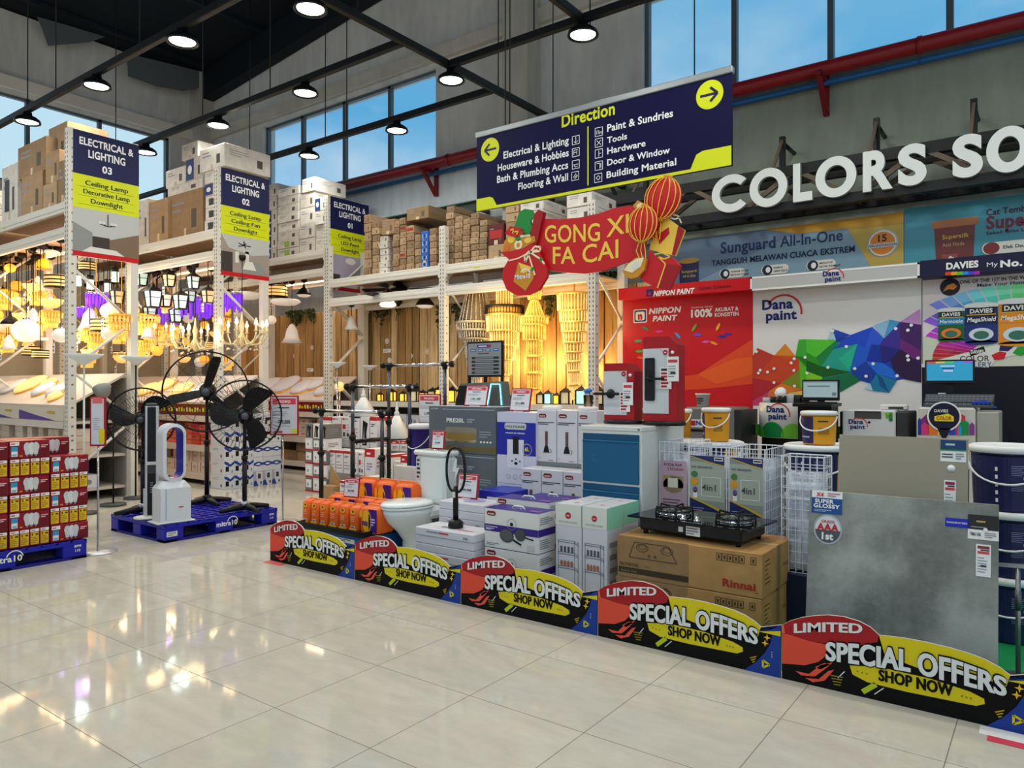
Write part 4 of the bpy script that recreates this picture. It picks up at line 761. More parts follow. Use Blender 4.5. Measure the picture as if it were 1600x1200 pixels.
b = B(); b.box(XA, YS, zat(469, XA, YS), XBb, YP, zat(451, XA, YS), PRED, .005); P = PP(b, YS-.001); P.txt('NIPPON PAINT', 1021, 1084, 455, 463, WHITE, bold=.04, sh=.2); P.txt('Colour Creations', 1092, 1142, 448, 453, M('#5b0d12', .5), bold=.01)
a = P.c(1010, 463.5); P.q.rect(a[0], a[1], a[0]+.09, a[1]+.085, M('#1c2368', .4), 1); P.q.txt('n', a[0]+.045, a[1]+.015, .05, PRED, 2, bold=.06); b.build('fascia', t)
# white panel with a faceted rainbow band
t = thing('paint_counter_panel', 'white paint display panel with a faceted rainbow of triangles', 'display panel')
b = B(); x0, x1 = onY(1176.5, 450, YP).x, onY(1440, 420, YP).x; b.box(x0, YP, 0, x1, YP+.06, 2.55, M('#dcdad6', .4)); P = PP(b, YP-.001)
g = lambda x, y: (1260+x*.2125, 380+y*.2125)
h_ = lambda x, y: (940+x*.2125, 380+y*.2125)
UL = [([h_(1112, 990), h_(1112, 850), h_(1145, 780), h_(1270, 830), h_(1350, 745), h_(1425, 832), h_(1452, 712), h_(1600, 712), h_(1600, 1000), h_(1480, 1075), h_(1480, 1180), h_(1200, 1190), h_(1112, 1190)], '#c8562a'), ([h_(1425, 832), h_(1452, 712), g(220, 712), g(330, 945), g(330, 1050), g(120, 1000), h_(1455, 1000)], '#2a8a1c'), ([g(70, 840), g(200, 720), g(430, 700), g(440, 870), g(400, 1010), g(240, 1090), g(110, 1000)], '#17806a'), ([g(200, 720), g(325, 680), g(485, 620), g(570, 700), g(690, 585), g(845, 605), g(845, 1020), g(720, 998), g(660, 1010), g(400, 1010), g(330, 945), g(430, 770)], '#1d3fa8'), ([g(690, 580), g(845, 600), g(845, 1020), g(720, 998), g(620, 860)], '#33195c')]
for k, (pts, c) in enumerate(UL): P.poly(pts, M(c, .4), .4+k*.1)
for k, (pts, c) in enumerate((
 ([h_(1112, 830), h_(1145, 770), h_(1270, 825), h_(1120, 1000)], '#b8382a'), ([h_(1270, 825), h_(1350, 738), h_(1425, 830)], '#d9861e'), ([h_(1120, 1000), h_(1270, 825), h_(1455, 850), h_(1460, 1075), h_(1320, 1030)], '#c8431f'), ([h_(1112, 990), h_(1320, 1030), h_(1230, 1090), h_(1112, 1160)], '#b3242e'), ([h_(1320, 1030), h_(1480, 1075), h_(1360, 1100), h_(1230, 1090)], '#e07a1c'),
 ([h_(1112, 1160), h_(1230, 1090), h_(1200, 1190), h_(1112, 1195)], '#c2406e'), ([h_(1230, 1090), h_(1370, 1105), h_(1400, 1195), h_(1200, 1190)], '#d86a3a'), ([h_(1370, 1100), h_(1480, 1085), h_(1480, 1180), h_(1400, 1195)], '#d9b85a'), ([h_(1320, 1030), h_(1455, 930), h_(1470, 1075)], '#7a8a1e'),
 ([h_(1425, 830), h_(1450, 708), h_(1510, 706), h_(1570, 840), h_(1480, 850)], '#3aa832'), ([h_(1425, 830), h_(1570, 840), h_(1500, 900), h_(1455, 860)], '#1f7c1c'), ([h_(1455, 860), h_(1600, 1000), h_(1600, 1060), h_(1490, 1075), h_(1460, 1060)], '#55b81f'),
 ([g(0, 706), g(220, 712), g(70, 840), g(0, 800)], '#4fbe2e'), ([g(0, 800), g(70, 840), g(110, 905), g(0, 870)], '#2a9418'), ([g(0, 860), g(110, 905), g(320, 950), g(120, 985), g(0, 960)], '#0f5a14'), ([g(0, 940), g(120, 985), g(110, 1005), g(0, 1005)], '#7cc81e'), ([g(110, 1000), g(330, 955), g(400, 1010), g(240, 1100), g(240, 1005)], '#0b6b40'),
 ([g(155, 705), g(190, 628), g(222, 712)], '#a9c8d8'), ([g(190, 628), g(325, 675), g(220, 718)], '#1a3fae'), ([g(325, 675), g(485, 615), g(430, 770), g(200, 780)], '#1c46c4'), ([g(70, 840), g(220, 712), g(200, 780), g(110, 905)], '#15803a'), ([g(110, 905), g(200, 780), g(375, 740), g(240, 850), g(330, 945)], '#1d9c86'), ([g(240, 850), g(375, 740), g(320, 940)], '#22b08c'),
 ([g(375, 740), g(430, 770), g(480, 740), g(440, 870), g(325, 945)], '#1a57c8'), ([g(480, 740), g(530, 770), g(550, 900), g(500, 950), g(440, 870)], '#1730a0'), ([g(485, 615), g(570, 700), g(540, 750), g(480, 745), g(430, 770)], '#2a55d0'), ([g(495, 605), g(615, 562), g(570, 700)], '#8ab8d8'), ([g(615, 562), g(690, 578), g(575, 700)], '#3c9ac8'), ([g(690, 578), g(835, 485), g(840, 600)], '#c08ac4'), ([g(575, 700), g(690, 578), g(690, 780), g(540, 750)], '#3a2a90'),
 ([g(690, 578), g(845, 600), g(845, 790), g(690, 700)], '#401a5c'), ([g(540, 750), g(690, 780), g(620, 860), g(560, 880)], '#22207a'), ([g(690, 700), g(845, 790), g(845, 850), g(700, 860), g(690, 780)], '#6a1f70'), ([g(620, 860), g(700, 780), g(845, 900), g(845, 1025), g(720, 1000), g(640, 930)], '#2a123f'), ([g(440, 870), g(560, 880), g(640, 930), g(665, 1005), g(520, 960)], '#1c6ad0'), ([g(325, 945), g(440, 870), g(520, 960), g(470, 1030), g(400, 1010)], '#123c9c'), ([g(470, 1030), g(520, 960), g(665, 1010), g(610, 1098), g(490, 1085)], '#1477a0'), ([g(520, 960), g(560, 990), g(610, 1098), g(540, 1050)], '#0e4f86'), ([g(425, 1068), g(470, 1030), g(490, 1085)], '#a8ccd6'))):
    P.poly(pts, M(c, .4), 1+k*.12)
for x, y in ((195, 645), (295, 760), (160, 913), (357, 922), (492, 886), (440, 978), (668, 975), (745, 830), (822, 845), (772, 603), (658, 628), (747, 640), (750, 858)): P.ell(*g(x, y), .016, .016, WHITE, 8)
for x, y in ((1140, 797), (1155, 955), (1168, 934), (1222, 948), (1270, 922), (1396, 880), (1418, 850), (1416, 936), (1270, 1025), (1420, 1050), (1498, 840), (1512, 955)): P.ell(*h_(x, y), .016, .016, WHITE, 8)
a = P.c(1216, 489); logo_dana(P.q, a[0], a[1], .46); b.build('panel', t)
b = B(); b.box(XBb+.002, YS, zat(454.5, XBb, YS), XC_, YP, zat(433, XBb, YS), M('#b9bab8', .35), .004); P = PP(b, YS-.001)
z0, z1 = zat(454.5, XBb, YS), zat(433, XBb, YS)
for r in ((XBb+.002, z0, XC_, z0+.02), (XBb+.002, z1-.02, XC_, z1), (XBb+.002, z0, XBb+.022, z1), (XC_-.02, z0, XC_, z1)): P.q.rect(*r, WHITE, 1)
logo_dana(P.q, P.c(1299, 434)[0], P.c(1299, 434)[1], .22); b.build('fascia', t)
# navy panel with the colour fan
t = thing('paint_counter_panel', 'navy paint display panel with a rainbow swatch fan and three cans', 'display panel')
b = B(); x0 = onY(1440.5, 420, YP).x; b.box(x0, YP, 0, XD_, YP+.06, 2.55, M('#070818', .5)); P = PP(b, YP-.001)
zb, zt = zat(574, x0, YP), 2.5; P.q.rect(x0+.005, zb, XD_-.02, zt, M('#c9cfb8', .4), 1); P.q.poly([(x0+.005, zt), (XD_, zt), (XD_, zt-.28), (x0+.005, zt-.62)], M('#d8cfcf', .4), 2)
cx, cz = P.c(1590, 560); nsw = 30
for k in range(nsw):
    a0, a1 = PI*1.08-k*PI*1.0/nsw, PI*1.08-(k+1)*PI*1.0/nsw+.012; hue = ((.13-k*.044) % 1.0)
    import colorsys
    for j in range(5):
        r0, r1 = 1.12-j*.15, 1.12-(j+1)*.15; c = colorsys.hsv_to_rgb(hue, .45+.13*j if j < 4 else .9, .9-.05*j); hx = '#%02x%02x%02x' % tuple(int(v*255) for v in c)
        pts = [(cx+r*math.cos(q)*1.03, cz+r*math.sin(q)*.62) for r, q in ((r0, a0), (r0, a1), (r1, a1), (r1, a0))]
        if min(p[1] for p in pts) > zb and max(p[0] for p in pts) < XD_-.03 and min(p[0] for p in pts) > x0: P.q.poly(pts, M(hx, .4), 3)
P.poly([(1440, 574), (1440, 569), (1490, 556), (1600, 528), (1640, 520), (1640, 545), (1560, 560), (1545, 574)], OFFW, 4)
for c, pts in (('#c81a2a', [(1549, 555), (1562, 549), (1573, 551), (1569, 561), (1554, 563)]), ('#241a52', [(1563, 540), (1585, 541), (1575, 549), (1561, 548)]), ('#1f9a2a', [(1582, 552), (1590, 542), (1606, 541), (1606, 553), (1594, 556)])): P.poly(pts, M(c, .4), 5)
P.poly([(1514, 549), (1537, 541), (1540, 549), (1517, 557)], M('#111', .4) if False else BLACK, 5); P.txt('DAVIES', 1517, 1537, 547, 552.5, WHITE, 6, bold=.03); P.txt('COLOR', 1500, 1546, 556, 565, INK, 5, bold=.01); P.txt('GALLERY', 1498, 1550, 566, 574, M('#4a6a8c', .5), 5)
for px0, px1, y0, y1, band, word, body in ((1466, 1507, 485, 532, '#1a1a3a', 'Harmonie', '#1f5a28'), (1508, 1559, 478, 536, '#141c44', 'MegaShield', '#1d2c6e'), (1560, 1622, 472, 538, '#d98a1c', 'MegaShield', '#d98a1c')):
    a = P.c(px0, y1); c = P.c(px1, y0); w = c[0]-a[0]; z0, z1 = a[1], P.c(px0, y0)[1]; h = z1-z0
    P.q.rect(a[0], z0, c[0], z1, M(body, .35), 7); P.q.ell((a[0]+c[0])/2, z0, w/2, h*.06, M(body, .35), 7); P.q.ell((a[0]+c[0])/2, z1, w*.52, h*.07, WHITE, 9); P.q.rect(a[0]-w*.02, z1-h*.06, c[0]+w*.02, z1, WHITE, 8)
    P.q.rect(a[0]+w*.1, z1-h*.24, c[0]-w*.1, z1-h*.07, BLACK, 9); P.q.txt('DAVIES', (a[0]+c[0])/2, z1-h*.21, h*.11, WHITE, 10, w=w*.7, bold=.04)
    P.q.rect(a[0], z1-h*.5, c[0], z1-h*.26, M(band if word != 'Harmonie' else '#1d7fae', .4), 9); P.q.txt(word, (a[0]+c[0])/2, z1-h*.44, h*.12, WHITE, 10, w=w*.86, sh=.15)
    P.q.ell((a[0]+c[0])/2, z0+h*.22, w*.38, h*.17, M('#c9d6de', .4) if word != 'Harmonie' else M('#e07a2a', .4), 9); P.q.ell((a[0]+c[0])/2, z0+h*.2, w*.24, h*.11, M('#3a6a5a', .4), 10)
    P.q.rect(a[0]+w*.05, z1-h*.27, c[0]-w*.05, z1-h*.245, M('#e0b020', .4), 10)
a = P.c(1484.5, 448.5); P.q.ell(a[0], a[1], .085, .085, BLACK, 5); P.q.poly([(a[0]-.06, a[1]-.04), (a[0]-.02, a[1]+.02), (a[0]+.03, a[1]+.035), (a[0]+.06, a[1]+.0), (a[0]+.03, a[1]-.03), (a[0]-.01, a[1]-.02)], M('#e08a2a', .4), 6)
P.txt('ONE OF THE 1ST IN THE WORLD', 1500, 1625, 438, 443.5, INK, 5, bold=.02); P.txt('Make Your Home', 1527, 1606, 443, 448.5, INK, 5); b.build('panel', t)
b = B(); z0, z1 = zat(434.5, XC_, YS), zat(407.5, XC_, YS); b.box(XC_+.002, YS, z0, XD_, YP, z1, M('#0d0a34', .45), .004); P = PP(b, YS-.001)
P.txt('DAVIES', 1478.5, 1529, 411, 421, WHITE, bold=.045); P.txt('My', 1542, 1559, 410, 417, WHITE, bold=.0); P.txt('No.1', 1563, 1606, 407, 417.5, WHITE, bold=.04)
for k, c in enumerate(('#d83a1c', '#e0a01c', '#6ab81c', '#1c8ad8', '#4a3ac8', '#a02aa8')): x = P.c(1477+k*9, 429)[0]; x2 = P.c(1486+k*9, 429)[0]; z = P.c(1477+k*9, 428.5-k*.2)[1]; P.q.rect(x, z-.012, x2, z+.02, M(c, .4), 2)
b.build('fascia', t)
# banner above the fascias, standing on them in front of the wall
YB = 8.9
t = thing('wall_banner', 'long blue paint banner with a golden seal above the white fascia', 'banner')
b = B(); x0, x1 = onY(1000, 420, YB).x, onY(1412, 400, YB).x; zt = zat(331, x1, YB); zb = 2.58
b.box(x0, YB, zb, x1, YB+.05, zt, M('#7f9fb0', .3)); P = PP(b, YB-.001)
P.q.poly([(x0, zt), (x1-.9, zt), (x0+.4, zb), (x0, zb)], M('#6c86a0', .35), 1); P.q.poly([(x1-.62, zt), (x1, zt), (x1, zb), (x1-.25, zb)], M('#b79f4a', .35), 1); P.q.poly([(x1-1.5, zt), (x1, zt), (x1, zt-.12), (x1-1.1, zt-.10)], M('#c99a34', .35), 2)
P.txt('Sunguard', 1126, 1212, 379, 396, M('#1f3566', .4), 3, bold=.03); P.txt('All-In-One', 1219, 1317, 369, 386, M('#1f3566', .4), 3); P.txt('TANGGUH MELAWAN CUACA EKSTREM', 1112, 1336, 407, 415.5, M('#16264c', .4), 3, bold=.03)
for px, s1, s2 in ((1133, 'WARNA TIDAK', 'MUDAH PUDAR'), (1199, 'RUMAH', 'LEBIH SEJUK'), (1270, 'MENUTUP', 'RETAK RAMBUT')):
    x, z = P.c(px, {1133: 428, 1199: 422, 1270: 415}[px]); P.q.rrect(x-.07, z-.055, x+.25, z+.055, .05, OFFW, 3); P.q.ell(x, z, .06, .06, M('#1a2433', .4), 4); P.q.ell(x+.01, z, .028, .035, WHITE, 5); P.q.txt(s1, x+.075, z+.008, .022, INK, 4, al='l', bold=.02); P.q.txt(s2, x+.075, z-.032, .022, INK, 4, al='l', bold=.02)
x, z = P.c(1379, 380); P.q.ell(x, z, .155, .155, M('#8d8f92', .3, .6), 3); P.q.ell(x, z, .14, .14, OFFW, 4); P.q.ell(x, z, .125, .125, M('#d8822a', .4), 5); P.q.txt('15', x, z+.02, .075, INK, 7, bold=.03); P.q.rect(x-.15, z-.045, x+.15, z+.0, M('#c9cacc', .3), 6); P.q.txt('PERLINDUNGAN', x, z-.036, .028, INK, 7, w=.28, bold=.01)
xk = P.c(1078, 420)[0]; P.q.rect(xk-.14, zb, xk+.12, zb+.42, M('#262c55', .35), 3); P.q.ell(xk-.01, zb+.42, .14, .035, M('#c49a3a', .3), 4); P.q.txt('Sunguard', xk-.01, zb+.27, .035, M('#c8b04a', .4), 4, w=.2); P.q.txt('All In One', xk-.01, zb+.21, .035, M('#c8b04a', .4), 4, w=.17); P.q.rect(xk-.08, zb+.02, xk+.04, zb+.14, M('#d8902a', .4), 4); P.q.rect(xk-.08, zb+.09, xk+.04, zb+.14, OFFW, 5)
b.build('panel', t)
t = thing('wall_banner', 'teal paint banner with a brown pail above the navy fascia', 'banner')
b = B(); b.box(x1+.004, YB, zb, 1.6, YB+.05, zt+.03, M('#3f8fa0', .3)); P = PP(b, YB-.001)
xk = P.c(1493, 370)[0]; P.q.poly([(xk-.17, zb), (xk+.15, zb), (xk+.175, zb+.5), (xk-.195, zb+.5)], M('#6b2f2c', .35), 2); P.q.rrect(xk-.215, zb+.48, xk+.2, zb+.56, .02, M('#a8683a', .35), 3); P.q.txt('Supersilk', xk, zb+.36, .045, M('#d8b04a', .4), 3, w=.24); P.q.txt('Anti Noda', xk-.02, zb+.28, .04, M('#b88a6a', .4), 3, w=.2); P.q.rect(xk-.12, zb+.05, xk+.02, zb+.2, M('#8a4a46', .4), 3); P.q.poly([(xk-.09, zb+.12), (xk-.05, zb+.18), (xk-.0, zb+.15), (xk-.05, zb+.09)], OFFW, 4)
P.txt('Cat Tembok', 1541, 1620, 327, 337, M('#3a1f3a', .4), 3); P.txt('Supersilk', 1541, 1660, 338, 358, M('#6a1f3a', .4), 3, bold=.03); P.txt('Sekali Bilas Langsung', 1541, 1640, 362, 367, M('#3a2a3a', .4), 3)
x, z = P.c(1549, 388); P.q.rrect(x-.08, z-.06, x+.6, z+.06, .055, OFFW, 3); P.q.ell(x, z, .07, .06, M('#7a2a2a', .4), 4); P.q.txt('Efek Daun Talas', x+.1, z-.015, .035, INK, 4, al='l', bold=.02); b.build('panel', t)
# ------------------------------------------------------------------ black truss with white raised letters
t = thing('truss_sign', 'white raised letters on a black wall truss above the paint counter', 'sign')
YT = 8.42; TB = M('#141516', .45); TW = M('#6d5f50', .6)
zu0, zu1, zl0, zl1 = 3.74, 3.86, 3.36, 3.46
for n, z0, z1 in (('upper_chord', zu0, zu1), ('lower_chord', zl0, zl1)):
    b = B(); b.box(-4.9, YT, z0, 3.2, YT+.1, z1, TB); b.box(-4.9, YT+.35, z0, 3.2, YT+.43, z1, TB); b.build(n, t)
x = -4.8; k = 0
while x < 2.6:
    b = B(); d = .62
    for y in (YT+.03, YT+.38): b.tube([(x, y, zl0+.05 if k % 2 else zu0+.06), (x+d, y, zu0+.06 if k % 2 else zl0+.05)], .035, TW, 4)
    b.box(x-.02, YT+.1, zl0+.02, x+.02, YT+.35, zl0+.06, TB); b.build('web_member', t); x += d; k += 1
for px in (1223, 1370, 1522, 1010):
    x = onY(px, 200, YT+.4).x; b = B(); b.box(x-.03, YT+.36, zu1, x+.03, YT+.42, 4.32, TB); b.tube([(x, YT+.4, 4.3), (x, YT+.02, zu1)], .022, TW, 4); b.tube([(x, YT+.4, 4.25), (x, YW, 4.25)], .025, TB, 6); b.box(x-.035, YT+.36, zu0, x+.035, YW, zu0+.05, TB); b.build('wall_bracket', t)
t2 = thing('steel_beam', 'dark green steel beam on the wall behind the brown cartons', 'beam'); GB_ = M('#33423e', .5)
b = B(); b.box(-9.3, 8.86, 4.13, -4.4, 8.92, 4.28, GB_); b.box(-9.3, 8.80, 4.27, -4.4, 8.98, 4.285, M('#6d8a86', .5)); b.build('beam', t2)
for x in (-8.6, -7.35, -6.1, -4.9): b = B(); b.box(x-.03, 8.92, 4.18, x+.03, YW, 4.24, GB_); b.tube([(x, 8.92, 4.16), (x, YW, 3.8)], .03, GB_, 4); b.build('bracket', t2)
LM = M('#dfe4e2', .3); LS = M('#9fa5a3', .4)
def letter(ch, px0, px1, ztop=3.845, zbot=3.425):
    y = YT-.06; a, c = onY(px0, 280, y).x, onY(px1, 280, y).x; h = ztop-zbot; w = c-a; b = B()
    if ch in 'OC':
        e = h*.02; n = 40; th = .095; a0, a1 = (0, 2*PI) if ch == 'O' else (.72, 2*PI-.72); R = (w/2, h/2+e); cx = (a+c)/2 if ch == 'O' else a+w*.55; cz = (ztop+zbot)/2; vs = []; fs = []
        if ch == 'C': R = (w*.55, h/2+e)
        for i in range(n+1):
            q = a0+(a1-a0)*i/n
            for rr in (0, th):
                for yy in (y, y+.055): vs.append((cx+(R[0]-rr)*math.cos(q), yy, cz+(R[1]-rr)*math.sin(q)))
        for i in range(n):
            k = i*4; fs.append((k, k+4, k+6, k+2)); b_ = [(k, k+1, k+5, k+4), (k+2, k+6, k+7, k+3)]
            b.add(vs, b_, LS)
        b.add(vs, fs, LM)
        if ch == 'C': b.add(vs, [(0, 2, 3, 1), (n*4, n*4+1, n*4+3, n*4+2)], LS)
    else:
        v, f, tw = glyphs(ch, .045, 6); k = w/tw; ys = [p[1] for p in v]; y0, y1 = min(ys), max(ys); kz = h/(y1-y0)
        vs = [(a+p[0]*k, y, zbot+(p[1]-y0)*kz) for p in v]; ws = [(p[0], y+.055, p[2]) for p in vs]; b.add(vs, f, LM)
        ed = {}
        for fc in f:
            for i in range(len(fc)): e = (fc[i], fc[(i+1) % len(fc)]); ed[e] = ed.get(e, 0)+1
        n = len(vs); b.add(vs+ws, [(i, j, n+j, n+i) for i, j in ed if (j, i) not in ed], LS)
    b.build('letter', t)
for ch, a, c in (('C', 1112, 1168), ('O', 1171, 1230), ('L', 1239, 1269), ('O', 1274, 1338), ('R', 1348, 1395), ('S', 1403, 1448), ('S', 1488, 1536), ('O', 1541, 1613), ('L', 1624, 1662)): letter(ch, a, c)
# ------------------------------------------------------------------ navy hanging direction sign
YD = 5.5; p00, p10 = onY(745, 327, YD), onY(1143, 262, YD)
t = thing('direction_sign', 'navy hanging direction sign with yellow arrows and white department names', 'sign')
xl, xr, zb, zt = p00.x, p10.x, 3.085, 3.845; Wd, Hd = xr-xl, zt-zb
b = B(); b.box(xl, YD, zb, xr, YD+.03, zt-.05, M('#0e0a3c', .6, spec=.15)); q = b.panel((xl, YD-.001, zb)); SY = M('#dbe40c', .4)
def dp(px, py): p = onY(px, py, YD); return p.x-xl, p.z-zb
def dt(s, x0, x1, py0, py1, m=LETW, bold=.022): a = dp(x0, py1); w = dp(x1, py1)[0]-a[0]; q.txt(s, a[0], a[1], dp(x0, py0)[1]-a[1], m, 2, al='l', w=w, bold=bold)
dt('Direction', 878, 961, 180, 199, SY, .025)
for s_, x0, x1, a, c in (('Electrical & Lighting', 787, 889, 237, 248), ('Houseware & Hobbies', 778, 889, 257, 268), ('Bath & Plumbing Accs', 777, 888, 275, 286), ('Flooring & Wall', 810, 888, 286, 297),
    ('Paint & Sundries', 949, 1052, 194.5, 206), ('Tools', 949, 980, 214.5, 224), ('Hardware', 949, 1009, 231, 241), ('Door & Window', 949, 1047, 249, 259), ('Building Material', 948, 1057, 268, 278.5)): dt(s_, x0, x1, a, c)
for px, py in ((900, 219), (900, 238), (900, 257), (899, 275)): 
    x, z = dp(px, py); s_ = .036; q.line([(x-s_, z-s_), (x+s_, z-s_), (x+s_, z+s_), (x-s_, z+s_), (x-s_, z-s_)], .005, LETW, 2)
for px, py in ((936, 206), (936, 223), (936, 240), (936, 259), (935, 278)):
    x, z = dp(px, py); s_ = .036; q.line([(x-s_, z-s_), (x+s_, z-s_), (x+s_, z+s_), (x-s_, z+s_), (x-s_, z-s_)], .005, LETW, 2)
def ic(px, py, *ls):
    x, z = dp(px, py)
    for l in ls: q.line([(x+u*.01, z+v*.01) for u, v in l], .005, LETW, 2)
ic(900, 219, [(0, 3), (0, -2)], [(-2, -1), (0, -2.5), (2, -1)]); ic(900, 238, [(-2, -2), (-2, 2), (2, 2)], [(-2, 0), (1, 0)], [(1, -2), (1, 1)]); ic(900, 257, [(-2.5, 0), (2.5, 0)], [(-2, 0), (-1, -2), (2, -2)]); ic(899, 275, [(-2, -1), (1, 2)], [(-1, -2), (2, 1)], [(0, -2.5), (2.5, 0)])
ic(936, 206, [(-2, -2), (-2, 1), (0, 1), (0, -2)], [(1, -2), (1, -.5), (2.5, -.5), (2.5, -2)]); ic(936, 223, [(-2, -2), (2, 2)], [(-2, 2), (2, -2)]); ic(936, 240, [(0, 2.5), (0, -2.5)], [(0, 0), (2, 0)]); ic(936, 259, [(-2, 2), (1, 2), (1, -2.5)], [(2, 2), (2, -2)]); ic(935, 278, [(-2, 0), (0, 2), (2, 0), (0, -2), (-2, 0)])
x, _ = dp(919, 255); q.rect(x-.006, .05, x+.006, .56, SY, 2)
for px, py, d in ((766, 234, -1), (1109, 148, 1)):
    x, z = dp(px, py); r = .105 if d < 0 else .125; r = .11; q.ell(x, z, r, r*1.02, SY, 2, 32); q.line([(x-d*r*.7, z), (x+d*r*.55, z)], .02, M('#1a1648', .4), 3); q.line([(x+d*r*.05, z+r*.5), (x+d*r*.58, z), (x+d*r*.05, z-r*.5)], .02, M('#1a1648', .4), 4)
q.rect(0, 0, Wd, .025, SY, 2); q.poly([(0, 0), (.26, 0), (.2, .1), (.16, .115), (0, .115)], SY, 3); q.poly([(Wd, 0), (Wd-.34, 0), (Wd-.28, .13), (Wd-.23, .15), (Wd, .15)], SY, 3); b.build('panel', t)
b = B(); b.box(xl-.01, YD-.012, zt-.055, xr+.01, YD+.045, zt, M('#9a9fa0', .35, .6), .006); b.build('top_rail', t)
b = B(); 
for px, u in ((788, 0), (795, .02), (1084, 0)): x = onY(px, 190, YD).x; b.cyl((x, YD+.015, zt), (x, YD+.015+u, roofz(x)+.05), .006, TRM, 6)
b.build('suspension_wire', t)
# ------------------------------------------------------------------ festive cut-out banner hanging below it
YG = 5.36
t = thing('festive_banner', 'red scroll cut-out banner with gold new year greeting hanging under navy sign', 'banner')
def cut(name, pts, m, y=YG, th=.02, side=None, parent=None, art=None):
    b = B(); b.prism([onY(px, py, y) for px, py in pts][::-1], (0, th, 0), m, side)
    if art: art(PP(b, y-.0012, .0012))
    return b.build(name, parent or t)
Z7 = lambda x, y: (700+x*.25, 280+y*.25)
CR1 = M('#c4161c', .4); CR2 = M('#9e1018', .4); GO = M('#f0c84a', .35); GO2 = M('#c98a24', .4); GRN = M('#1c8a3a', .4); CRE = M('#efe0b8', .4)
cut('scroll', [Z7(*p) for p in ((530, 400), (580, 245), (700, 250), (820, 240), (940, 215), (1040, 180), (1120, 165), (1200, 168), (1250, 240), (1230, 460), (1160, 500), (1060, 540), (960, 575), (850, 590), (750, 585), (640, 570), (600, 520))], CR1, art=lambda P: (
    [P.txt(s_, *u, GO, 2, bold=.005) for s_, u in ()],))
bt = B(); P = PP(bt, YG-.003, .001)
def arch(s_, x0, x1, ya, yb, h):                                     # baseline rows ya..yb at the two ends
    a, c = P.c(*Z7(x0, ya)), P.c(*Z7(x1, yb)); sl = (c[1]-a[1])/(c[0]-a[0]); bt.text(s_, (a[0], YG-.003, a[1]), (1, 0, 0), (0, 0, 1), h, GO, 'l', .012, c[0]-a[0], lambda X, Y: (X, Y+sl*X-.05*(X*(c[0]-a[0]-X))))
arch('GONG', 605, 950, 395, 385, .155); arch('XI', 990, 1130, 362, 330, .155); arch('FA', 655, 795, 527, 527, .15); arch('CAI', 840, 1065, 525, 488, .155); bt.build('lettering', t)
cut('scroll_roll', [Z7(*p) for p in ((540, 215), (565, 190), (595, 205), (585, 260), (560, 380), (545, 420), (505, 400))], CR2, YG-.03, .05)
cut('pine_tree', [Z7(*p) for p in ((430, 250), (445, 205), (480, 185), (525, 192), (540, 235), (515, 255), (525, 300), (510, 345), (470, 350), (430, 320), (420, 280))], GRN, YG-.02)
cut('money_bag', [Z7(*p) for p in ((325, 455), (390, 450), (470, 430), (520, 400), (560, 440), (620, 560), (618, 610), (570, 690), (500, 725), (430, 728), (365, 690), (338, 620), (345, 560), (380, 500))], CR1, YG-.05, .03, art=lambda P: (
    P.poly([Z7(440, 520), Z7(540, 555), Z7(535, 620), Z7(485, 698), Z7(410, 640)], GO2, 1), P.poly([Z7(440, 520), Z7(540, 555), Z7(470, 590)], GO, 2), P.txt('Mitra10', 804.5, 829, 429.5, 436.5, WHITE, 3, bold=.03), P.q.ring(P.c(821, 433)[0], P.c(821, 430)[1], .06, .012, WHITE, 3, .3, 2.6),
    P.q.line([P.c(*Z7(x, y)) for x, y in ((380, 510), (440, 495), (505, 460), (560, 440))], .012, CRE, 3), P.q.line([P.c(*Z7(x, y)) for x, y in ((510, 450), (480, 480), (485, 520), (505, 470), (545, 420), (580, 425), (575, 450), (515, 455))], .018, CRE, 4), P.q.line([P.c(*Z7(x, y)) for x, y in ((505, 470), (530, 550), (545, 600))], .016, CRE, 4), P.q.line([P.c(*Z7(x, y)) for x, y in ((520, 460), (580, 500), (605, 530))], .016, CRE, 4),
    P.ell(*Z7(582, 503), .018, .018, GRN, 5), P.ell(*Z7(530, 562), .018, .018, GRN, 5)))
cut('gold_treasure', [Z7(*p) for p in ((345, 430), (350, 390), (375, 360), (420, 355), (450, 365), (500, 360), (540, 355), (545, 390), (515, 405), (470, 432), (390, 452), (340, 455))], GO2, YG-.035, art=lambda P: (P.ell(*Z7(395, 375), .04, .035, GO, 1), P.ell(*Z7(440, 410), .045, .045, CRE, 2), P.ell(*Z7(440, 412), .02, .02, GO2, 3), P.ell(*Z7(370, 430), .03, .025, M('#e06a2a', .4), 2), P.ell(*Z7(440, 372), .03, .02, GRN, 2), P.ell(*Z7(500, 382), .04, .025, GO, 2)))
cut('red_packet', [Z7(*p) for p in ((355, 335), (390, 292), (450, 305), (470, 335), (420, 362), (370, 350))], CR1, YG-.045, art=lambda P: P.txt('福', 796, 808, 358, 368, GO, 2) if False else (P.q.line([P.c(*Z7(x, y)) for x, y in ((390, 320), (410, 310), (405, 340))], .012, GO, 2), P.q.line([P.c(*Z7(x, y)) for x, y in ((415, 330), (440, 325), (430, 345))], .012, GO, 2)))
cut('gold_flower', [Z7(*p) for p in ((1155, 165), (1185, 132), (1225, 150), (1235, 190), (1205, 205), (1175, 190))], GO2, YG-.02, art=lambda P: P.ell(*Z7(1200, 165), .03, .02, CRE, 2))
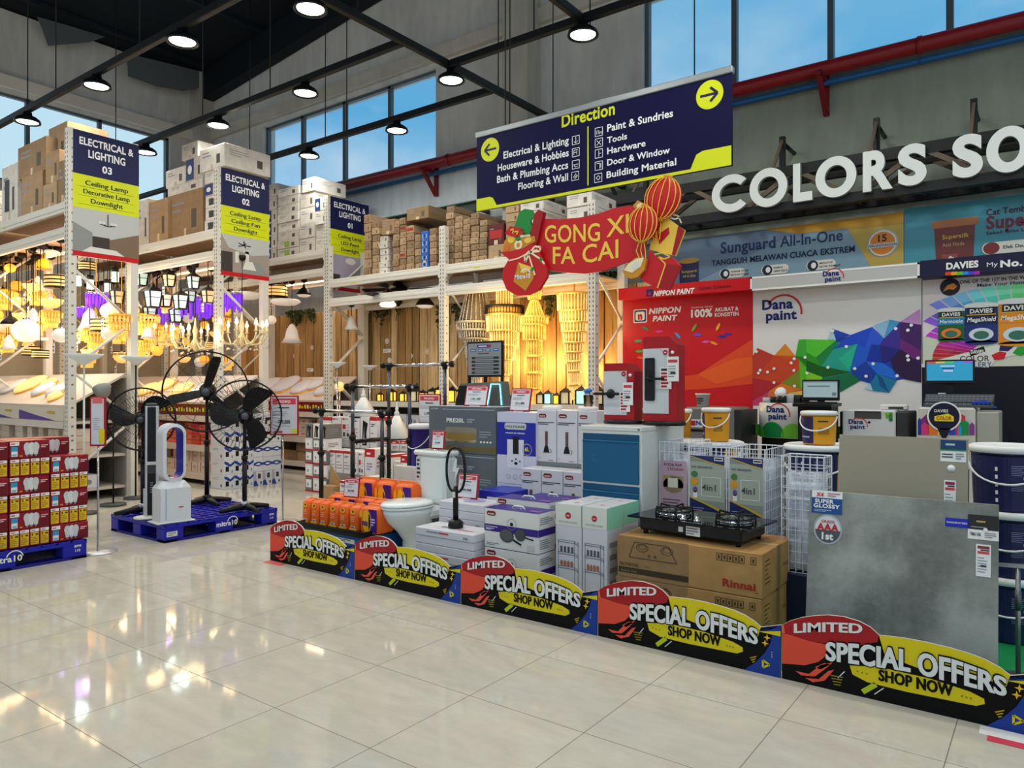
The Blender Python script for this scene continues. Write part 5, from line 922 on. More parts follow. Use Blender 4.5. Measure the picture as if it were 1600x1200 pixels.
def lant(name, px, py, rx, ry, tilt, y):
    c = onY(*Z7(px, py), y); b = B(); b.T = Matrix.Translation(c) @ Matrix.Rotation(tilt, 4, 'Y'); b.lathe([(max(math.sin(PI*i/12)*rx, .004), -math.cos(PI*i/12)*ry) for i in range(13)], CR1, (0, 0, 0), 24, 1, .32)
    for k in range(-3, 4): b.tube([(rx*1.015*math.sin(k*.42)*math.cos(a), -.33*rx*math.cos(k*.42)*math.cos(a)-.004, ry*math.sin(a)) for a in [-1.45+i*.29 for i in range(11)]], .004, GO, 4)
    b.lathe([(rx*.28, ry*.93), (rx*.24, ry*1.08)], GO2, (0, 0, 0), 14, 1, .5); b.lathe([(rx*.24, -ry*1.1), (rx*.28, -ry*.93)], GO2, (0, 0, 0), 14, 1, .5)
    for k in range(5): b.tube([((k-2)*.012, 0, -ry*1.1), ((k-2)*.02, 0, -ry*1.5), ((k-2)*.014+.02, 0, -ry*1.9)], .004, CR1 if k % 2 else GO, 4)
    b.build(name, t)
cut('ribbon', [Z7(*p) for p in ((1245, 270), (1300, 220), (1350, 250), (1340, 350), (1280, 380), (1240, 350))], CR2, YG-.0)
lant('paper_lantern', 1345, 120, .155, .165, .25, YG-.05); lant('paper_lantern', 1220, 280, .13, .14, .1, YG-.09)
cut('gift_bag', [Z7(*p) for p in ((1360, 235), (1480, 320), (1420, 480), (1260, 440), (1265, 400))], GO, YG-.02, art=lambda P: (P.poly([Z7(1380, 300), Z7(1385, 340), Z7(1320, 410), Z7(1315, 345)], CR1, 1), P.poly([Z7(1440, 290), Z7(1480, 320), Z7(1420, 480), Z7(1400, 470)], CR2, 2), P.q.line([P.c(*Z7(x, y)) for x, y in ((1390, 245), (1400, 220), (1440, 230), (1460, 275))], .01, CRE, 3), P.q.line([P.c(*Z7(x, y)) for x, y in ((1380, 240), (1420, 250), (1450, 240))], .012, CRE, 3)))
cut('gift_box', [Z7(*p) for p in ((1255, 440), (1300, 480), (1400, 490), (1450, 540), (1380, 695), (1310, 680), (1225, 640), (1200, 620), (1245, 540))], CR1, YG-.06, .04, art=lambda P: (P.poly([Z7(1370, 530), Z7(1450, 540), Z7(1380, 695), Z7(1310, 680)], CR2, 1), P.q.line([P.c(*Z7(x, y)) for x, y in ((1300, 470), (1360, 530), (1310, 680))], .01, GO, 2), P.q.line([P.c(*Z7(x, y)) for x, y in ((1290, 470), (1340, 460), (1390, 485), (1350, 500), (1300, 475))], .01, GO, 2)))
cut('gold_ingot', [Z7(*p) for p in ((1092, 575), (1120, 530), (1170, 492), (1220, 480), (1240, 500), (1225, 570), (1185, 612), (1140, 622), (1105, 605))], GO2, YG-.09, .04, art=lambda P: (P.poly([Z7(1100, 568), Z7(1130, 528), Z7(1180, 496), Z7(1225, 490), Z7(1205, 545), Z7(1150, 585)], CRE, 1), P.poly([Z7(1140, 560), Z7(1160, 520), Z7(1190, 510), Z7(1195, 540), Z7(1165, 570)], OFFW, 2)))
b = B()
for px in (835, 1010): p = onY(px, 345 if px == 835 else 330, YG); b.cyl((p.x, YG+.01, p.z-.1), (p.x, YD+.015, 3.09), .003, WHITE, 5)
b.build('hanging_string', t)
# ================================================================== special-offer boards (1 m wide, five in a row)
YO = 3.6
def offer_board():
    t = thing('offer_board', 'x', 'sign board', group='special offer boards'); X4 = onZ(935, 993.6).x
    Q = lambda x, y: (900+x*.4375, 880+y*.4375)
    b = B(); b.T = Matrix.Translation((-X4, -YO, 0)); P = PP(b, YO-.0005, .0009); c = lambda x, y: P.c(*Q(x, y))
    BK = M('#080708', .5, spec=.15); OR = M('#dc4a32', .4); RD = M('#a3141c', .4); YL = M('#d8c512', .4); BL = M('#10378c', .4); WT = M('#dcdeda', .4); LM_ = M('#b8c818', .4)
    top = [(80, 97), (100, 84), (130, 73), (165, 66), (200, 63), (240, 67), (280, 80), (308, 97), (330, 120), (390, 126), (450, 137), (510, 152), (560, 168), (600, 185), (635, 207), (660, 229), (733, 221)]
    out = [c(*p) for p in top]; x1 = 1.0+X4; out = [(p[0], max(p[1], .16)) for p in out]
    b.prism([(p[0], YO, p[1]) for p in out]+[(X4+1.0, YO, 0), (X4, YO, 0)], (0, .012, 0), BK, M('#c9c2b5', .7))
    P.poly([Q(*p) for p in ((80, 97), (100, 84), (130, 73), (165, 66), (200, 63), (240, 67), (280, 80), (308, 97), (330, 120), (326, 140), (290, 150), (230, 154), (150, 143), (88, 125))], RD, 1)
    P.poly([Q(*p) for p in ((80, 120), (150, 143), (200, 153), (195, 185), (175, 205), (140, 217), (80, 214))], OR, 1); P.poly([Q(*p) for p in ((80, 97), (84, 94), (88, 125), (150, 143), (80, 120))], M('#e8694a', .4), 2)
    P.poly([Q(*p) for p in ((330, 120), (390, 126), (450, 137), (510, 152), (560, 168), (600, 185), (635, 207), (660, 229), (650, 262), (560, 225), (430, 215), (345, 180))], YL, 1)
    P.poly([Q(*p) for p in ((255, 213), (330, 215), (460, 245), (560, 280), (595, 300), (597, 315), (575, 322), (400, 287), (300, 262), (262, 240))], YL, 2)
    b.add([P.q.p(*p, 2) for p in [c(733, 221), c(650, 243), c(700, 235), (X4+1, c(733, 262)[1])]], [(0, 1, 2), ], BL)
    P.q.poly([c(650, 241), (X4+1, c(733, 221)[1]), (X4+1, c(733, 243)[1])], BL, 2); P.q.poly([c(650, 243), (X4+1, c(733, 243)[1]), (X4+1, c(733, 262)[1])], YL, 2)
    P.q.poly([(X4+1, c(733, 262)[1]), c(702, 256), c(695, 285), c(675, 320), c(640, 355), (c(600, 377)[0], .0), (X4+1, 0)][::1], BL, 2)
    for pts in ([(115, 235), (150, 243), (180, 215), (212, 205), (190, 228), (165, 250), (130, 248)], [(140, 255), (175, 258), (200, 232), (215, 228), (190, 262), (160, 268)], [(165, 222), (190, 208), (205, 212), (180, 228)]): P.poly([Q(*p) for p in pts], M('#e8523c', .4), 2)
    P.q.line([c(288, 292), c(322, 268)], .022, LM_, 2); P.q.line([c(318, 298), c(342, 278)], .004, WT, 2); P.q.line([c(225, 252), c(242, 232)], .004, WT, 2)
    for k in range(4): P.q.line([c(205+k*3, 245+k*9), c(238-k*2, 250+k*8)], .005, M('#8a7a14', .4), 2)
    for k in range(3): P.q.line([c(622+k*4, 338+k*7), c(645-k*3, 332+k*9)], .005, M('#b89a14', .4), 4)
    P.q.line([c(668, 345), c(692, 362), c(668, 372), c(668, 345)], .009, YL, 4)
    for k, (x, y) in enumerate(((676, 285), (683, 265))): P.q.poly([(c(x, y)[0]+r*math.cos(a), c(x, y)[1]+r*math.sin(a)) for a, r in ((i*PI/4, (.018, .006)[i % 2]) for i in range(8))], M('#e8b82a', .4), 4)
    for x, y in ((275, 232), (287, 236), (299, 239), (540, 296), (551, 299), (562, 302)): P.q.txt('x', *c(x, y), .010, BK, 4)
    for k in range(3): P.q.txt('x', *c(700, 320+k*8), .008, WT, 4)
    # lettering
    a = c(112, 116); e_ = c(287, 112); w = e_[0]-a[0]; s1_ = (e_[1]-a[1])/w; b.text('LIMITED', P.q.p(a[0], a[1]-.004, 4), (1, 0, 0), (0, 0, 1), .044, WT, 'l', .018, w, lambda X, Y: (X, Y+s1_*X+.006*math.sin(PI*X/w)), fat=.045)
    base = [c(195, 197), c(290, 208), c(400, 222), c(540, 257), c(650, 288)]; tops = [c(205, 143), c(290, 146), c(400, 158), c(520, 182), c(655, 236)]
    def ip(T, x):
        for p, q in zip(T, T[1:]):
            if x <= q[0] or q is T[-1]: return p[1]+(q[1]-p[1])*(x-p[0])/(q[0]-p[0])
    xa, xb = base[0][0], base[-1][0]
    for m, bo, l in ((BK, .07, 5), (WT, .024, 8)):
        v, f, tw = glyphs('SPECIAL OFFERS', bo, 4); k = (xb-xa)/tw; vs = []
        for x, y in v: X = xa+x*k; z0, z1 = ip(base, X), ip(tops, X); vs.append(P.q.p(X, z0+(z1-z0)*(y/.72), l))
        for q_ in (-.0022, 0, .0022): b.add([(p[0]+q_, p[1]-q_*.008, p[2]-q_*.18) for p in vs], f, m)
    a = c(330, 252); w = c(517, 290)[0]-a[0]; sl = (c(517, 291)[1]-a[1])/w; b.text('SHOP NOW', P.q.p(a[0], a[1]-.004, 4), (1, 0, 0), (0, 0, 1), .050, BK, 'l', .022, w, fat=.035)
    b.build('printed_board', t)
    b = B()
    for x in (.2, .8): b.prism([(x, .012, 0), (x, .16, 0), (x, .012, .2)], (.006, 0, 0), M('#c9c2b5', .7))
    b.build('strut', t); return t
ob = offer_board(); X4 = onZ(935, 993.6).x
for k, lab in ((-3, 'special offer board at the far left end, below the orange packs'), (-2, 'special offer board in front of the white toilet'), (-1, 'special offer board in front of the pan boxes'), (0, 'special offer board in front of the brown stove cartons'), (1, 'special offer board at right end below the big grey tile')):
    if k == 0: ob.location = (X4, YO, 0); ob['label'] = lab
    else: dup(ob, (X4+k*1.006, YO, 0), 0, lab)
b = B(); b.box(-5.06, 3.52, .0005, -4.86, 3.59, .004, M('#e06a62', .5)); solo(b, 'floor_tape', 'short red tape strip on the floor at the left end of the boards', 'tape')
b = B(); b.box(-.25, 3.50, .0005, .25, 3.585, .003, WHITE); b.box(-.22, 3.45, .0005, .25, 3.50, .003, M('#d8455a', .5)); solo(b, 'floor_tape', 'red and white tape strip on the floor under the rightmost board', 'tape')
# ================================================================== helpers for the goods
def price_card(q, w, h, head='PROMO', price='159,000', item=''):
    q.rect(w*.05, h*.80, w*.95, h*.96, M('#d8404a', .5)); q.txt(head, w/2, h*.84, h*.075, WHITE, w=w*.5, bold=.03)
    q.rect(w*.3, h*.69, w*.7, h*.725, INK); q.bars(w*.08, h*.48, w*.8, h*.62, 3, LINK, 1, 3, .25); q.txt(price, w/2, h*.28, h*.10, INK, w=w*.48, bold=.03); q.rect(w*.1, h*.2, w*.8, h*.21, LINK)
def price_sign(lab, loc, w, h, tilt=-.12, rz=0, foot=True, price='159,000', yellow=False, group='red framed price signs', z0=.0):
    t = thing('price_sign', lab, 'price sign', loc, rz, group); R = Matrix.Translation((0, 0, z0)) @ Matrix.Rotation(tilt, 4, 'X')
    b = B(); b.T = R; b.box(-w/2, 0, 0, w/2, .012, h, M('#a8141e', .35), .004); b.build('frame', t)
    b = B(); b.T = R; b.box(-w/2+.012, -.002, .012, w/2-.012, .002, h-.012, M('#d9d9dc', .35)); q = b.panel((-w/2+.012, -.0025, .012)); price_card(q, w-.024, h-.024, price=price)
    if yellow: q.rect(w*.72, .008, w*.92, h*.17, M('#c8d820', .5), 3); q.rect(w*.79, .02, w*.85, h*.12, INK, 4)
    b.build('card', t)
    if foot: b = B(); b.box(-w*.2, -.02, 0, w*.2, .09, .006, M('#d8d8d8', .3)); b.tube([(0, .05, 0), (0, .02-math.sin(tilt)*h*.3*-1, max(z0, .001)+h*.4)], .006, M('#d8d8d8', .3), 6); b.build('foot', t)
    return t
def stand_sign(lab, px, py, x0, x1, ytop, ybot, rz=0, thin=False, price='789,000'):
    p = onZ(px, py); d = (p-_c).dot(_f); k = d/F; w = (x1-x0)*k; zt, zb = zat(ytop, p.x, p.y), zat(ybot, p.x, p.y); t = thing('price_stand', lab, 'price stand', (p.x, p.y, 0), rz, 'poster stands on thin poles')
    b = B(); b.lathe([(.15, 0), (.15, .008), (.02, .016)], M('#cfcfcc', .3, .5), n=24); b.build('base', t); b = B(); b.cyl((0, 0, .01), (0, 0, zb+.02), .009, M('#b5b7b8', .25, .8), 8); b.build('pole', t)
    ox = ((x0+x1)/2-px)*k; w = w/(math.cos(rz-YAW) if abs(rz) else 1)
    b = B(); b.box(ox-w/2, -.012, zb, ox+w/2, .004, zt, M('#a8141e', .35), .004); b.build('frame', t)
    b = B(); b.box(ox-w/2+.015, -.015, zb+.015, ox+w/2-.015, -.011, zt-.015, M('#cfcfd4', .35)); q = b.panel((ox-w/2+.015, -.0155, zb+.015))
    if thin: q.rect(.01, (zt-zb)*.83, w-.04, (zt-zb)*.95, M('#d86a6a', .5)); q.bars(.02, .12, w-.06, (zt-zb)*.55, 6, LINK, 1, 2, .25); q.rect(w*.5, .01, w*.85, .13, M('#d8c820', .5), 2)
    else: price_card(q, w-.03, zt-zb-.03, price=price); q.rect(w*.72, .008, w*.9, (zt-zb)*.13, M('#c8d820', .5), 3); q.rect(w*.1, .01, w*.4, .03, M('#c8303a', .5), 3)
    b.build('card', t); return t
def pbox(lab, x0, x1, y0, d, z0, z1, body, art=None, side=None, top=None, group=None, name='carton', cat='box', rz=0, bev=.004, extra=None):
    w = x1-x0; h = z1-z0; b = B(); b.box(0, 0, 0, w, d, h, body, bev)
    if art: art(b.panel((0, 0, 0)), w, h)
    if side: side(b.panel((w, 0, 0), (0, 1, 0)), d, h)
    if top: top(b.panel((0, 0, h), (1, 0, 0), (0, 1, 0)), w, d)
    if not extra: return solo(b, name, lab, cat, group, (x0, y0, z0), rz)
    t = thing(name, lab, cat, (x0, y0, z0), rz, group); b.build('box', t); extra(t, w, d, h); return t
OXO = M('#b5202a', .4)
# ------------------------------------------------------------------ orange packs on the blue carton
MB_ = M('#1560a0', .45); OG = M('#e8641a', .35); PUR = M('#40207e', .35); OY = M('#f2b41e', .35)
BX0 = onY(469, 815, 4.05).x; BX1 = BX0+.80; BZ = onY(469, 818, 4.05).z-.03
pbox('blue carton with a white label under the orange packs', BX0, BX1, 4.06, .62, 0, BZ, MB_, lambda q, w, h: (q.rect(w*.55, h*.62, w*.86, h*.82, WHITE), q.bars(w*.57, h*.66, w*.82, h*.8, 2, INK, 2), q.rect(0, h*.3, w, h*.34, M('#0d4a80', .4))))
b = B(); b.box(BX0-.03, 4.03, BZ, BX1+.03, 4.72, BZ+.025, BLACK, .006); 
for a_ in ((BX0-.03, 4.03, BX1+.03, 4.05), (BX0-.03, 4.70, BX1+.03, 4.72), (BX0-.03, 4.05, BX0-.01, 4.70), (BX1+.01, 4.05, BX1+.03, 4.70)): b.box(a_[0], a_[1], BZ+.025, a_[2], a_[3], BZ+.05, BLACK)
solo(b, 'display_tray', 'shallow black tray on the blue carton, holding the orange packs', 'tray')
def pack(lab, loc, w, d, h, rz=0, big=False, lean=0, group='orange wrapped packs'):
    t = thing('wrapped_pack', lab, 'pack', loc, rz, group); t.rotation_euler = (lean, 0, rz); b = B(); n = 8; vs = []; fs = []
    prof = [(.90, 0), (.99, .06), (1, .5), (.99, .88), (.82, .97), (.45, 1.0)]
    for r, z in prof:
        for i in range(20):
            a = 2*PI*i/20; cx = math.copysign(abs(math.cos(a))**.35, math.cos(a)); cy = math.copysign(abs(math.sin(a))**.35, math.sin(a)); vs.append((cx*w/2*r, d/2+cy*d/2*(r if z > .9 else 1)*(.35 if z >= 1 else (.8 if z > .95 else 1)), z*h))
    m = len(prof); fs = [(k*20+i, k*20+(i+1) % 20, (k+1)*20+(i+1) % 20, (k+1)*20+i) for k in range(m-1) for i in range(20)]+[tuple(range(20))[::-1], tuple(range((m-1)*20, m*20))]
    b.add(vs, fs, OG, True); q = b.panel((-w/2, -.0035, 0))
    if not big:
        q.rect(w*.12, h*.03, w*.88, h*.1, OY); q.ell(w*.5, h*.76, w*.26, h*.1, OY, 1); q.ell(w*.5, h*.77, w*.1, h*.045, M('#3a2a10', .4), 2); q.rect(w*.3, h*.12, w*.75, h*.2, WHITE, 2); q.rect(w*.36, h*.14, w*.68, h*.18, PUR, 3); q.bars(w*.3, h*.35, w*.75, h*.58, 3, M('#f6c090', .4), 1, 5, .3)
    else:
        q.ell(w*.42, h*.45, w*.2, h*.42, OY, 1); q.rect(w*.55, h*.05, w*.97, h*.92, PUR, 1); q.ring(w*.5, h*.45, w*.2, w*.03, OY, 2, -1.3, 1.3, ry=h*.4); q.txt('nu', w*.36, h*.3, h*.22, PUR, 3, bold=.05); q.ell(w*.15, h*.7, w*.08, h*.14, OY, 2); q.bars(w*.64, h*.3, w*.9, h*.6, 3, M('#d8c8f0', .4), 2)
    b.build('wrap', t)
    b = B(); b.box(-w*.46, d*.46, h*.955, w*.46, d*.54, h*1.05, M('#f08a4a', .4), .004); b.build('sealed_fold', t); return t
zt_ = BZ+.026; xs = [(474, 486), (487, 500), (501, 514), (515, 530), (531, 546), (547, 562)]
for i, (a, c) in enumerate(xs):
    pa, pc = onY(a, 800, 4.14), onY(c, 800, 4.14); pack(f'narrow orange pack in the front row, {ORD[i]} from the left', ((pa.x+pc.x)/2, 4.12, zt_), pc.x-pa.x, .16, .205, 0, False, random.uniform(-.05, .02))
pa, pc = onY(563, 805, 4.14), onY(593, 808, 4.14); pack('wide orange and purple pack at the right end of the front row', ((pa.x+pc.x)/2, 4.12, zt_), pc.x-pa.x, .2, .215, 0, True)
for i in range(4): pack(f'orange and purple pack lying in the second row, {ORD[i]} from the left', (BX0+.10+i*.19, 4.34, zt_), .19, .16, .225, 0, True, .0)
for i in range(3): pack(f'large orange and purple pack at the back of the tray, {ORD[i]} from the left', (BX0+.28+i*.24, 4.53, zt_), .23, .16, .36, .0, True)
price_sign('red framed price sign standing among the orange packs', (onY(548, 776, 4.3).x, 4.30, zt_+.232), .17, .17, -.1, .15, False, '30,500')
# ------------------------------------------------------------------ garment rails
def rail(lab, pxl, pxr, pytop, Y, back=None, zc=None):
    t = thing('garment_rail', lab, 'garment rail', group='black and chrome garment rails'); a, c = onY(pxl, pytop, Y), onY(pxr, pytop, Y); z = (a.z+c.z)/2; x0, x1 = a.x, c.x; base = 0
    rows = [Y] if back is None else [Y, back[0]]; zz_ = [z] if back is None else [z, back[1]]
    for y, zh in zip(rows, zz_):
        b = B(); b.cyl((x0-.1, y, zh), (x1+.1, y, zh), .018, CHROME, 12); b.build('top_bar', t)
        for x, s in ((x0, -1), (x1, 1)):
            b = B(); b.cyl((x, y, .07), (x, y, zh*.62), .024, BLACK, 12); b.build('post', t); b = B(); b.cyl((x, y, zh*.62), (x, y, zh-.02), .018, M('#5b5f66', .3, .7), 12); b.build('inner_post', t)
            b = B(); b.cyl((x, y, zh*.6), (x, y, zh*.64), .033, BLACK, 12); b.cyl((x, y-.045, zh*.62), (x, y+.03, zh*.62), .012, BLACK, 8); b.build('collar', t)
            b = B(); b.cyl((x, y, zh-.05), (x, y, zh+.025), .028, BLACK, 12); b.cyl((x-.035, y, zh), (x+.035, y, zh), .028, BLACK, 12); b.cyl((x+s*.08, y, zh), (x+s*.105, y, zh), .034, BLACK, 14); b.build('joint', t)
    ya, yb = (Y-.2, Y+.2) if back is None else (Y-.08, back[0]+.08)
    for x in (x0, x1): b = B(); b.tube([(x, ya, .03), (x, ya+.04, .07), (x, yb-.04, .07), (x, yb, .03)], .014, BLACK, 8); b.build('foot', t)
    b = B(); b.cyl((x0, Y, .12), (x1, Y, .12), .012, BLACK, 8); b.build('lower_bar', t)
    if back: 
        for x in (x0, x1): b = B(); b.cyl((x, Y, zc), (x, back[0], zc), .022, BLACK, 8); b.build('cross_tube', t)
    return t
rail('single black and chrome garment rail nearest the orange packs', 502, 597, 643, 4.95)
za = zat(603, onY(600, 603, 5.25).x, 5.25); zb_ = zat(571, onY(640, 571, 5.85).x, 5.85)
rail('taller double garment rail of black posts and chrome bars behind', 551, 640, 604, 5.2, (5.72, zb_), zat(690, onY(551, 690, 5.2).x, 5.2))
# ------------------------------------------------------------------ toilet
POR = M('#dfe6e2', .12, name='white_porcelain')
t = thing('toilet', 'white ceramic toilet with closed lid behind the second offer board', 'toilet', (-4.33, 4.44, 0), -.06)
def oval(b, z, L, w, yo, front=1.25):                                # outline, front towards -y
    return [(w*math.cos(a), yo+(L*front if math.sin(a) < 0 else L*.8)*math.sin(a), z) for a in [2*PI*i/28 for i in range(28)]]
def loft(b, rings, m, cap=(1, 1)):
    n = len(rings[0]); vs = sum(rings, []); fs = [(k*n+i, k*n+(i+1) % n, (k+1)*n+(i+1) % n, (k+1)*n+i) for k in range(len(rings)-1) for i in range(n)]
    if cap[0]: fs.append(tuple(range(n))[::-1])
    if cap[1]: fs.append(tuple(range((len(rings)-1)*n, len(rings)*n)))
    b.add(vs, fs, m, True)
b = B(); loft(b, [oval(b, 0, .20, .115, .12, 1), oval(b, .03, .20, .112, .12, 1), oval(b, .12, .185, .10, .11, 1), oval(b, .20, .19, .115, .07, 1.1), oval(b, .28, .20, .155, .02), oval(b, .35, .215, .18, 0), oval(b, .39, .22, .185, 0)], POR); b.box(-.165, .05, .29, .165, .30, .39, POR, .03); b.build('bowl', t)
b = B(); loft(b, [oval(b, .392, .225, .188, 0), oval(b, .398, .23, .192, 0), oval(b, .412, .23, .192, 0)], POR); b.build('seat', t)
b = B(); loft(b, [oval(b, .416, .232, .192, 0), oval(b, .43, .232, .192, 0), oval(b, .445, .215, .175, 0), oval(b, .45, .12, .09, 0)], M('#e9eeea', .15)); b.build('seat_lid', t)
b = B(); b.box(-.185, .205, .385, .185, .375, .80, POR, .025); q = b.panel((-.185, .2045, .385)); q.rect(.03, .2, .085, .40, M('#c8cac6', .5), 1); q.bars(.035, .21, .08, .39, 5, INK, 2); b.build('tank', t)
b = B(); b.box(-.195, .195, .80, .195, .385, .845, POR, .015); b.cyl((0, .29, .845), (0, .29, .852), .025, CHROME, 14); b.build('tank_lid', t)
# blue pail and promo sign behind the toilet
def pail(lab, x, y, z0, r, h, body, lidm=WHITE, art=None, group='paint pails', handle='down', rz=0):
    t = thing('paint_pail', lab, 'pail', (x, y, z0), rz, group); b = B(); b.lathe([(r*.88, 0), (r*.9, .004), (r*.97, h*.86), (r*1.0, h*.86), (r*1.0, h*.89), (r*.97, h*.89)], body, n=36)
    if art: art(b, r, h)
    b.build('body', t); b = B(); b.lathe([(r*.99, h*.885), (r*1.04, h*.89), (r*1.05, h*.955), (r*1.02, h*.985), (r*.95, h), (r*.9, h*.985), (.001, h*.985)], lidm, n=36); b.build('lid', t)
    b = B(); hh = {'down': -.42, 'side': -.28}[handle]; b.tube([(r*1.03*math.cos(a), -r*1.05*abs(math.sin(a))*.96-.006, h*.84+h*hh*math.sin(a)**.8 if math.sin(a) > 0 else h*.84) for a in [PI*i/16 for i in range(17)]], max(.005, r*.03), lidm, 7); b.build('handle', t); return t
def wrap(b, r, h, m, a0, a1, z0, z1, e=.001, n=16):                  # printed wrap patch on the pail wall; angles in degrees, -90 faces -y
    vs = []
    for i in range(n+1):
        a = math.radians(a0+(a1-a0)*i/n)
        for z in (z0, z1): rr = r*(.9+.07*z/.86)+e; vs.append((rr*math.cos(a), rr*math.sin(a), z*h))
    b.add(vs, [(2*i, 2*i+2, 2*i+3, 2*i+1) for i in range(n)], m)
p = onY(659, 705, 5.3); pail('violet pail with a white handle behind the toilet tank', p.x, 5.3, .62, .13, zat(662, p.x, 5.3)-.62, M('#35238a', .3))
pbox('white box under the violet pail behind the toilet', p.x-.2, p.x+.2, 5.12, .4, 0, .62, OFFW, name='carton')
price_sign('promo price sign half hidden behind the grey heater boxes', (onY(671, 660, 5.45).x, 5.45, 0), .30, .30, 0, .0, True, '1,199,000', False, z0=zat(662, onY(671, 660, 5.45).x, 5.45))
price_sign('small red framed price sign on the toilet tank', (-4.30, 4.73, .853), .13, .16, -.15, .2, False, '99,000')
# ------------------------------------------------------------------ flat white racket boxes
G = 'flat white racket boxes'
def rk_art(q, w, h): q.rect(w*.42, h*.5, w*.58, h*.72, M('#c84a50', .5), 2); q.rect(w*.2, h*.52, w*.41, h*.68, LINK, 2); q.rect(w*.82, h*.25, w*.92, h*.6, M('#d8d8d8', .5), 2); q.rect(w*.83, h*.3, w*.91, h*.55, LINK, 3)
a, c = onY(649, 830, 3.82).x, onY(740, 845, 3.82).x; H7 = onY(649, 822, 3.82).z/7
for i in range(7): j = random.uniform(-.008, .008); pbox(f'flat white racket box in the front pile, {ORD[i]} from the bottom', a+j, c+j, 3.82+abs(j), .25, i*H7, (i+1)*H7-.002, M('#d5d3d8', .45), rk_art if i in (6, 3) else None, top=(lambda q, w, d: (q.rect(w*.3, d*.35, w*.5, d*.5, LINK), q.rect(w*.6, d*.3, w*.85, d*.4, M('#c87a80', .5)))) if i == 6 else None, group=G)
ZF = 7*H7
a, c = onY(687, 782, 4.14).x, onY(757, 795, 4.14).x; zt8 = onY(687, 781, 4.14).z
for i in range(9): pbox(f'flat white racket box in the rear pile, {ORD[i]} from the bottom', a, c, 4.13, .27, i*zt8/9, (i+1)*zt8/9-.002, M('#d5d3d8', .45), rk_art if i == 6 else None, top=(lambda q, w, d: q.ell(w*.55, d*.5, w*.2, d*.3, M('#a8a0c8', .5))) if i == 8 else None, group=G)
price_sign('red framed price sign on the rear pile of racket boxes', (onY(729, 775, 4.3).x, 4.3, zt8), .19, .19, -.15, .1, True, '49,900')
p = onY(712, 828, 3.95); t = thing('mosquito_racket', 'black electric mosquito racket standing upright on the white boxes', 'racket', (p.x, 3.95, ZF)); K = (828-705)*5.35/F
b = B(); b.lathe([(.052, 0), (.055, .01), (.05, .045), (.03, .058), (.001, .06)], BLACK, n=20); b.build('charging_base', t)
b = B(); b.lathe([(.02, .05), (.02, .18), (.017, .24), (.022, .25), (.014, K-.34+.06), (.02, K-.325)], BLACK, n=14); b.box(-.012, -.024, .215, .012, -.018, .255, OFFW); b.build('handle', t)
zc = K-.165; cap = [(.085*math.cos(a)*(abs(math.cos(a))**-.15 if abs(math.cos(a)) > .2 else 1), 0, zc+.158*math.copysign(abs(math.sin(a))**.8, math.sin(a))) for a in [2*PI*i/36 for i in range(36)]]
b = B(); b.tube(cap, .0095, BLACK, 8, closed=True); b.build('head_frame', t)
b = B()
for k in range(-6, 7): x = k*.0125; hh = .158*(1-(abs(x)/.092)**2.6)**.5; b.cyl((x, 0, zc-hh), (x, 0, zc+hh), .0008, M('#b0b2b4', .3, .6), 4)
b.prism([(-.004, -.002, zc+.075), (.012, -.002, zc+.08), (.006, -.002, zc+.012), (.035, -.002, zc+.02), (-.012, -.002, zc-.085), (-.0, -.002, zc-.012), (-.03, -.002, zc-.015)], (0, .003, 0), M('#d8dadc', .35)); b.build('wire_mesh', t)
# ------------------------------------------------------------------ pan-set boxes
def oxone(q, x, y, w, l=2): q.rrect(x, y, x+w, y+w*.42, w*.2, OXO, l); q.rrect(x+w*.04, y+w*.04, x+w*.96, y+w*.38, w*.17, M('#6d1016', .4), l+1); q.txt('oxone', x+w/2, y+w*.12, w*.17, WHITE, l+2, w=w*.7, bold=.03)
PW = M('#dedcd6', .4); VIO = M('#3a1f80', .35)
def pan_art(q, w, h):
    oxone(q, w*.05, h*.82, w*.17); q.rect(0, h*.42, w, h*.60, VIO, 1); q.txt('Eco Cookware Set', w*.03, h*.53, h*.035, WHITE, 2, al='l'); q.bars(w*.03, h*.45, w*.2, h*.51, 2, WHITE, 2)
    DK = M('#4a4a4c', .35); q.ring(w*.52, h*.66, w*.085, w*.006, LINK, 2); q.ell(w*.52, h*.66, w*.03, h*.045, BLACK, 2); q.ell(w*.43, h*.36, w*.13, h*.17, DK, 3); q.ell(w*.43, h*.37, w*.11, h*.14, M('#5a5a5c', .35), 4); q.ell(w*.68, h*.42, w*.095, h*.15, DK, 3); q.line([(w*.55, h*.28), (w*.70, h*.18)], w*.03, BLACK, 4); q.line([(w*.76, h*.38), (w*.92, h*.34)], w*.02, BLACK, 4); q.bars(w*.04, h*.06, w*.3, h*.14, 2, LINK, 2); q.rect(w*.8, h*.06, w*.93, h*.2, M('#c8c8c8', .5), 2)
def pan_side(q, w, h): q.rect(0, h*.42, w, h*.60, VIO, 1); q.bars(w*.1, h*.7, w*.9, h*.9, 4, LINK, 2); q.bars(w*.1, h*.1, w*.9, h*.35, 5, LINK, 2, 4)
def pan_top(q, w, d): q.rect(0, 0, w, d, VIO, 1); q.ring(w*.5, d*.3, w*.09, w*.02, WHITE, 3, .3, PI-.3); q.rect(w*.75, d*.2, w*.95, d*.45, M('#8a5a9a', .4), 2)
def pan_handle(t, w, d, h): b = B(); b.tube([(w*.38, d*.45, h), (w*.42, d*.45, h+.018), (w*.58, d*.45, h+.018), (w*.62, d*.45, h)], .006, WHITE, 6); b.build('carry_handle', t)
a, c = onY(757, 795, 3.9).x, onY(841, 805, 3.9).x; hz = onY(757, 793, 3.9).z; hb2 = hz-.262
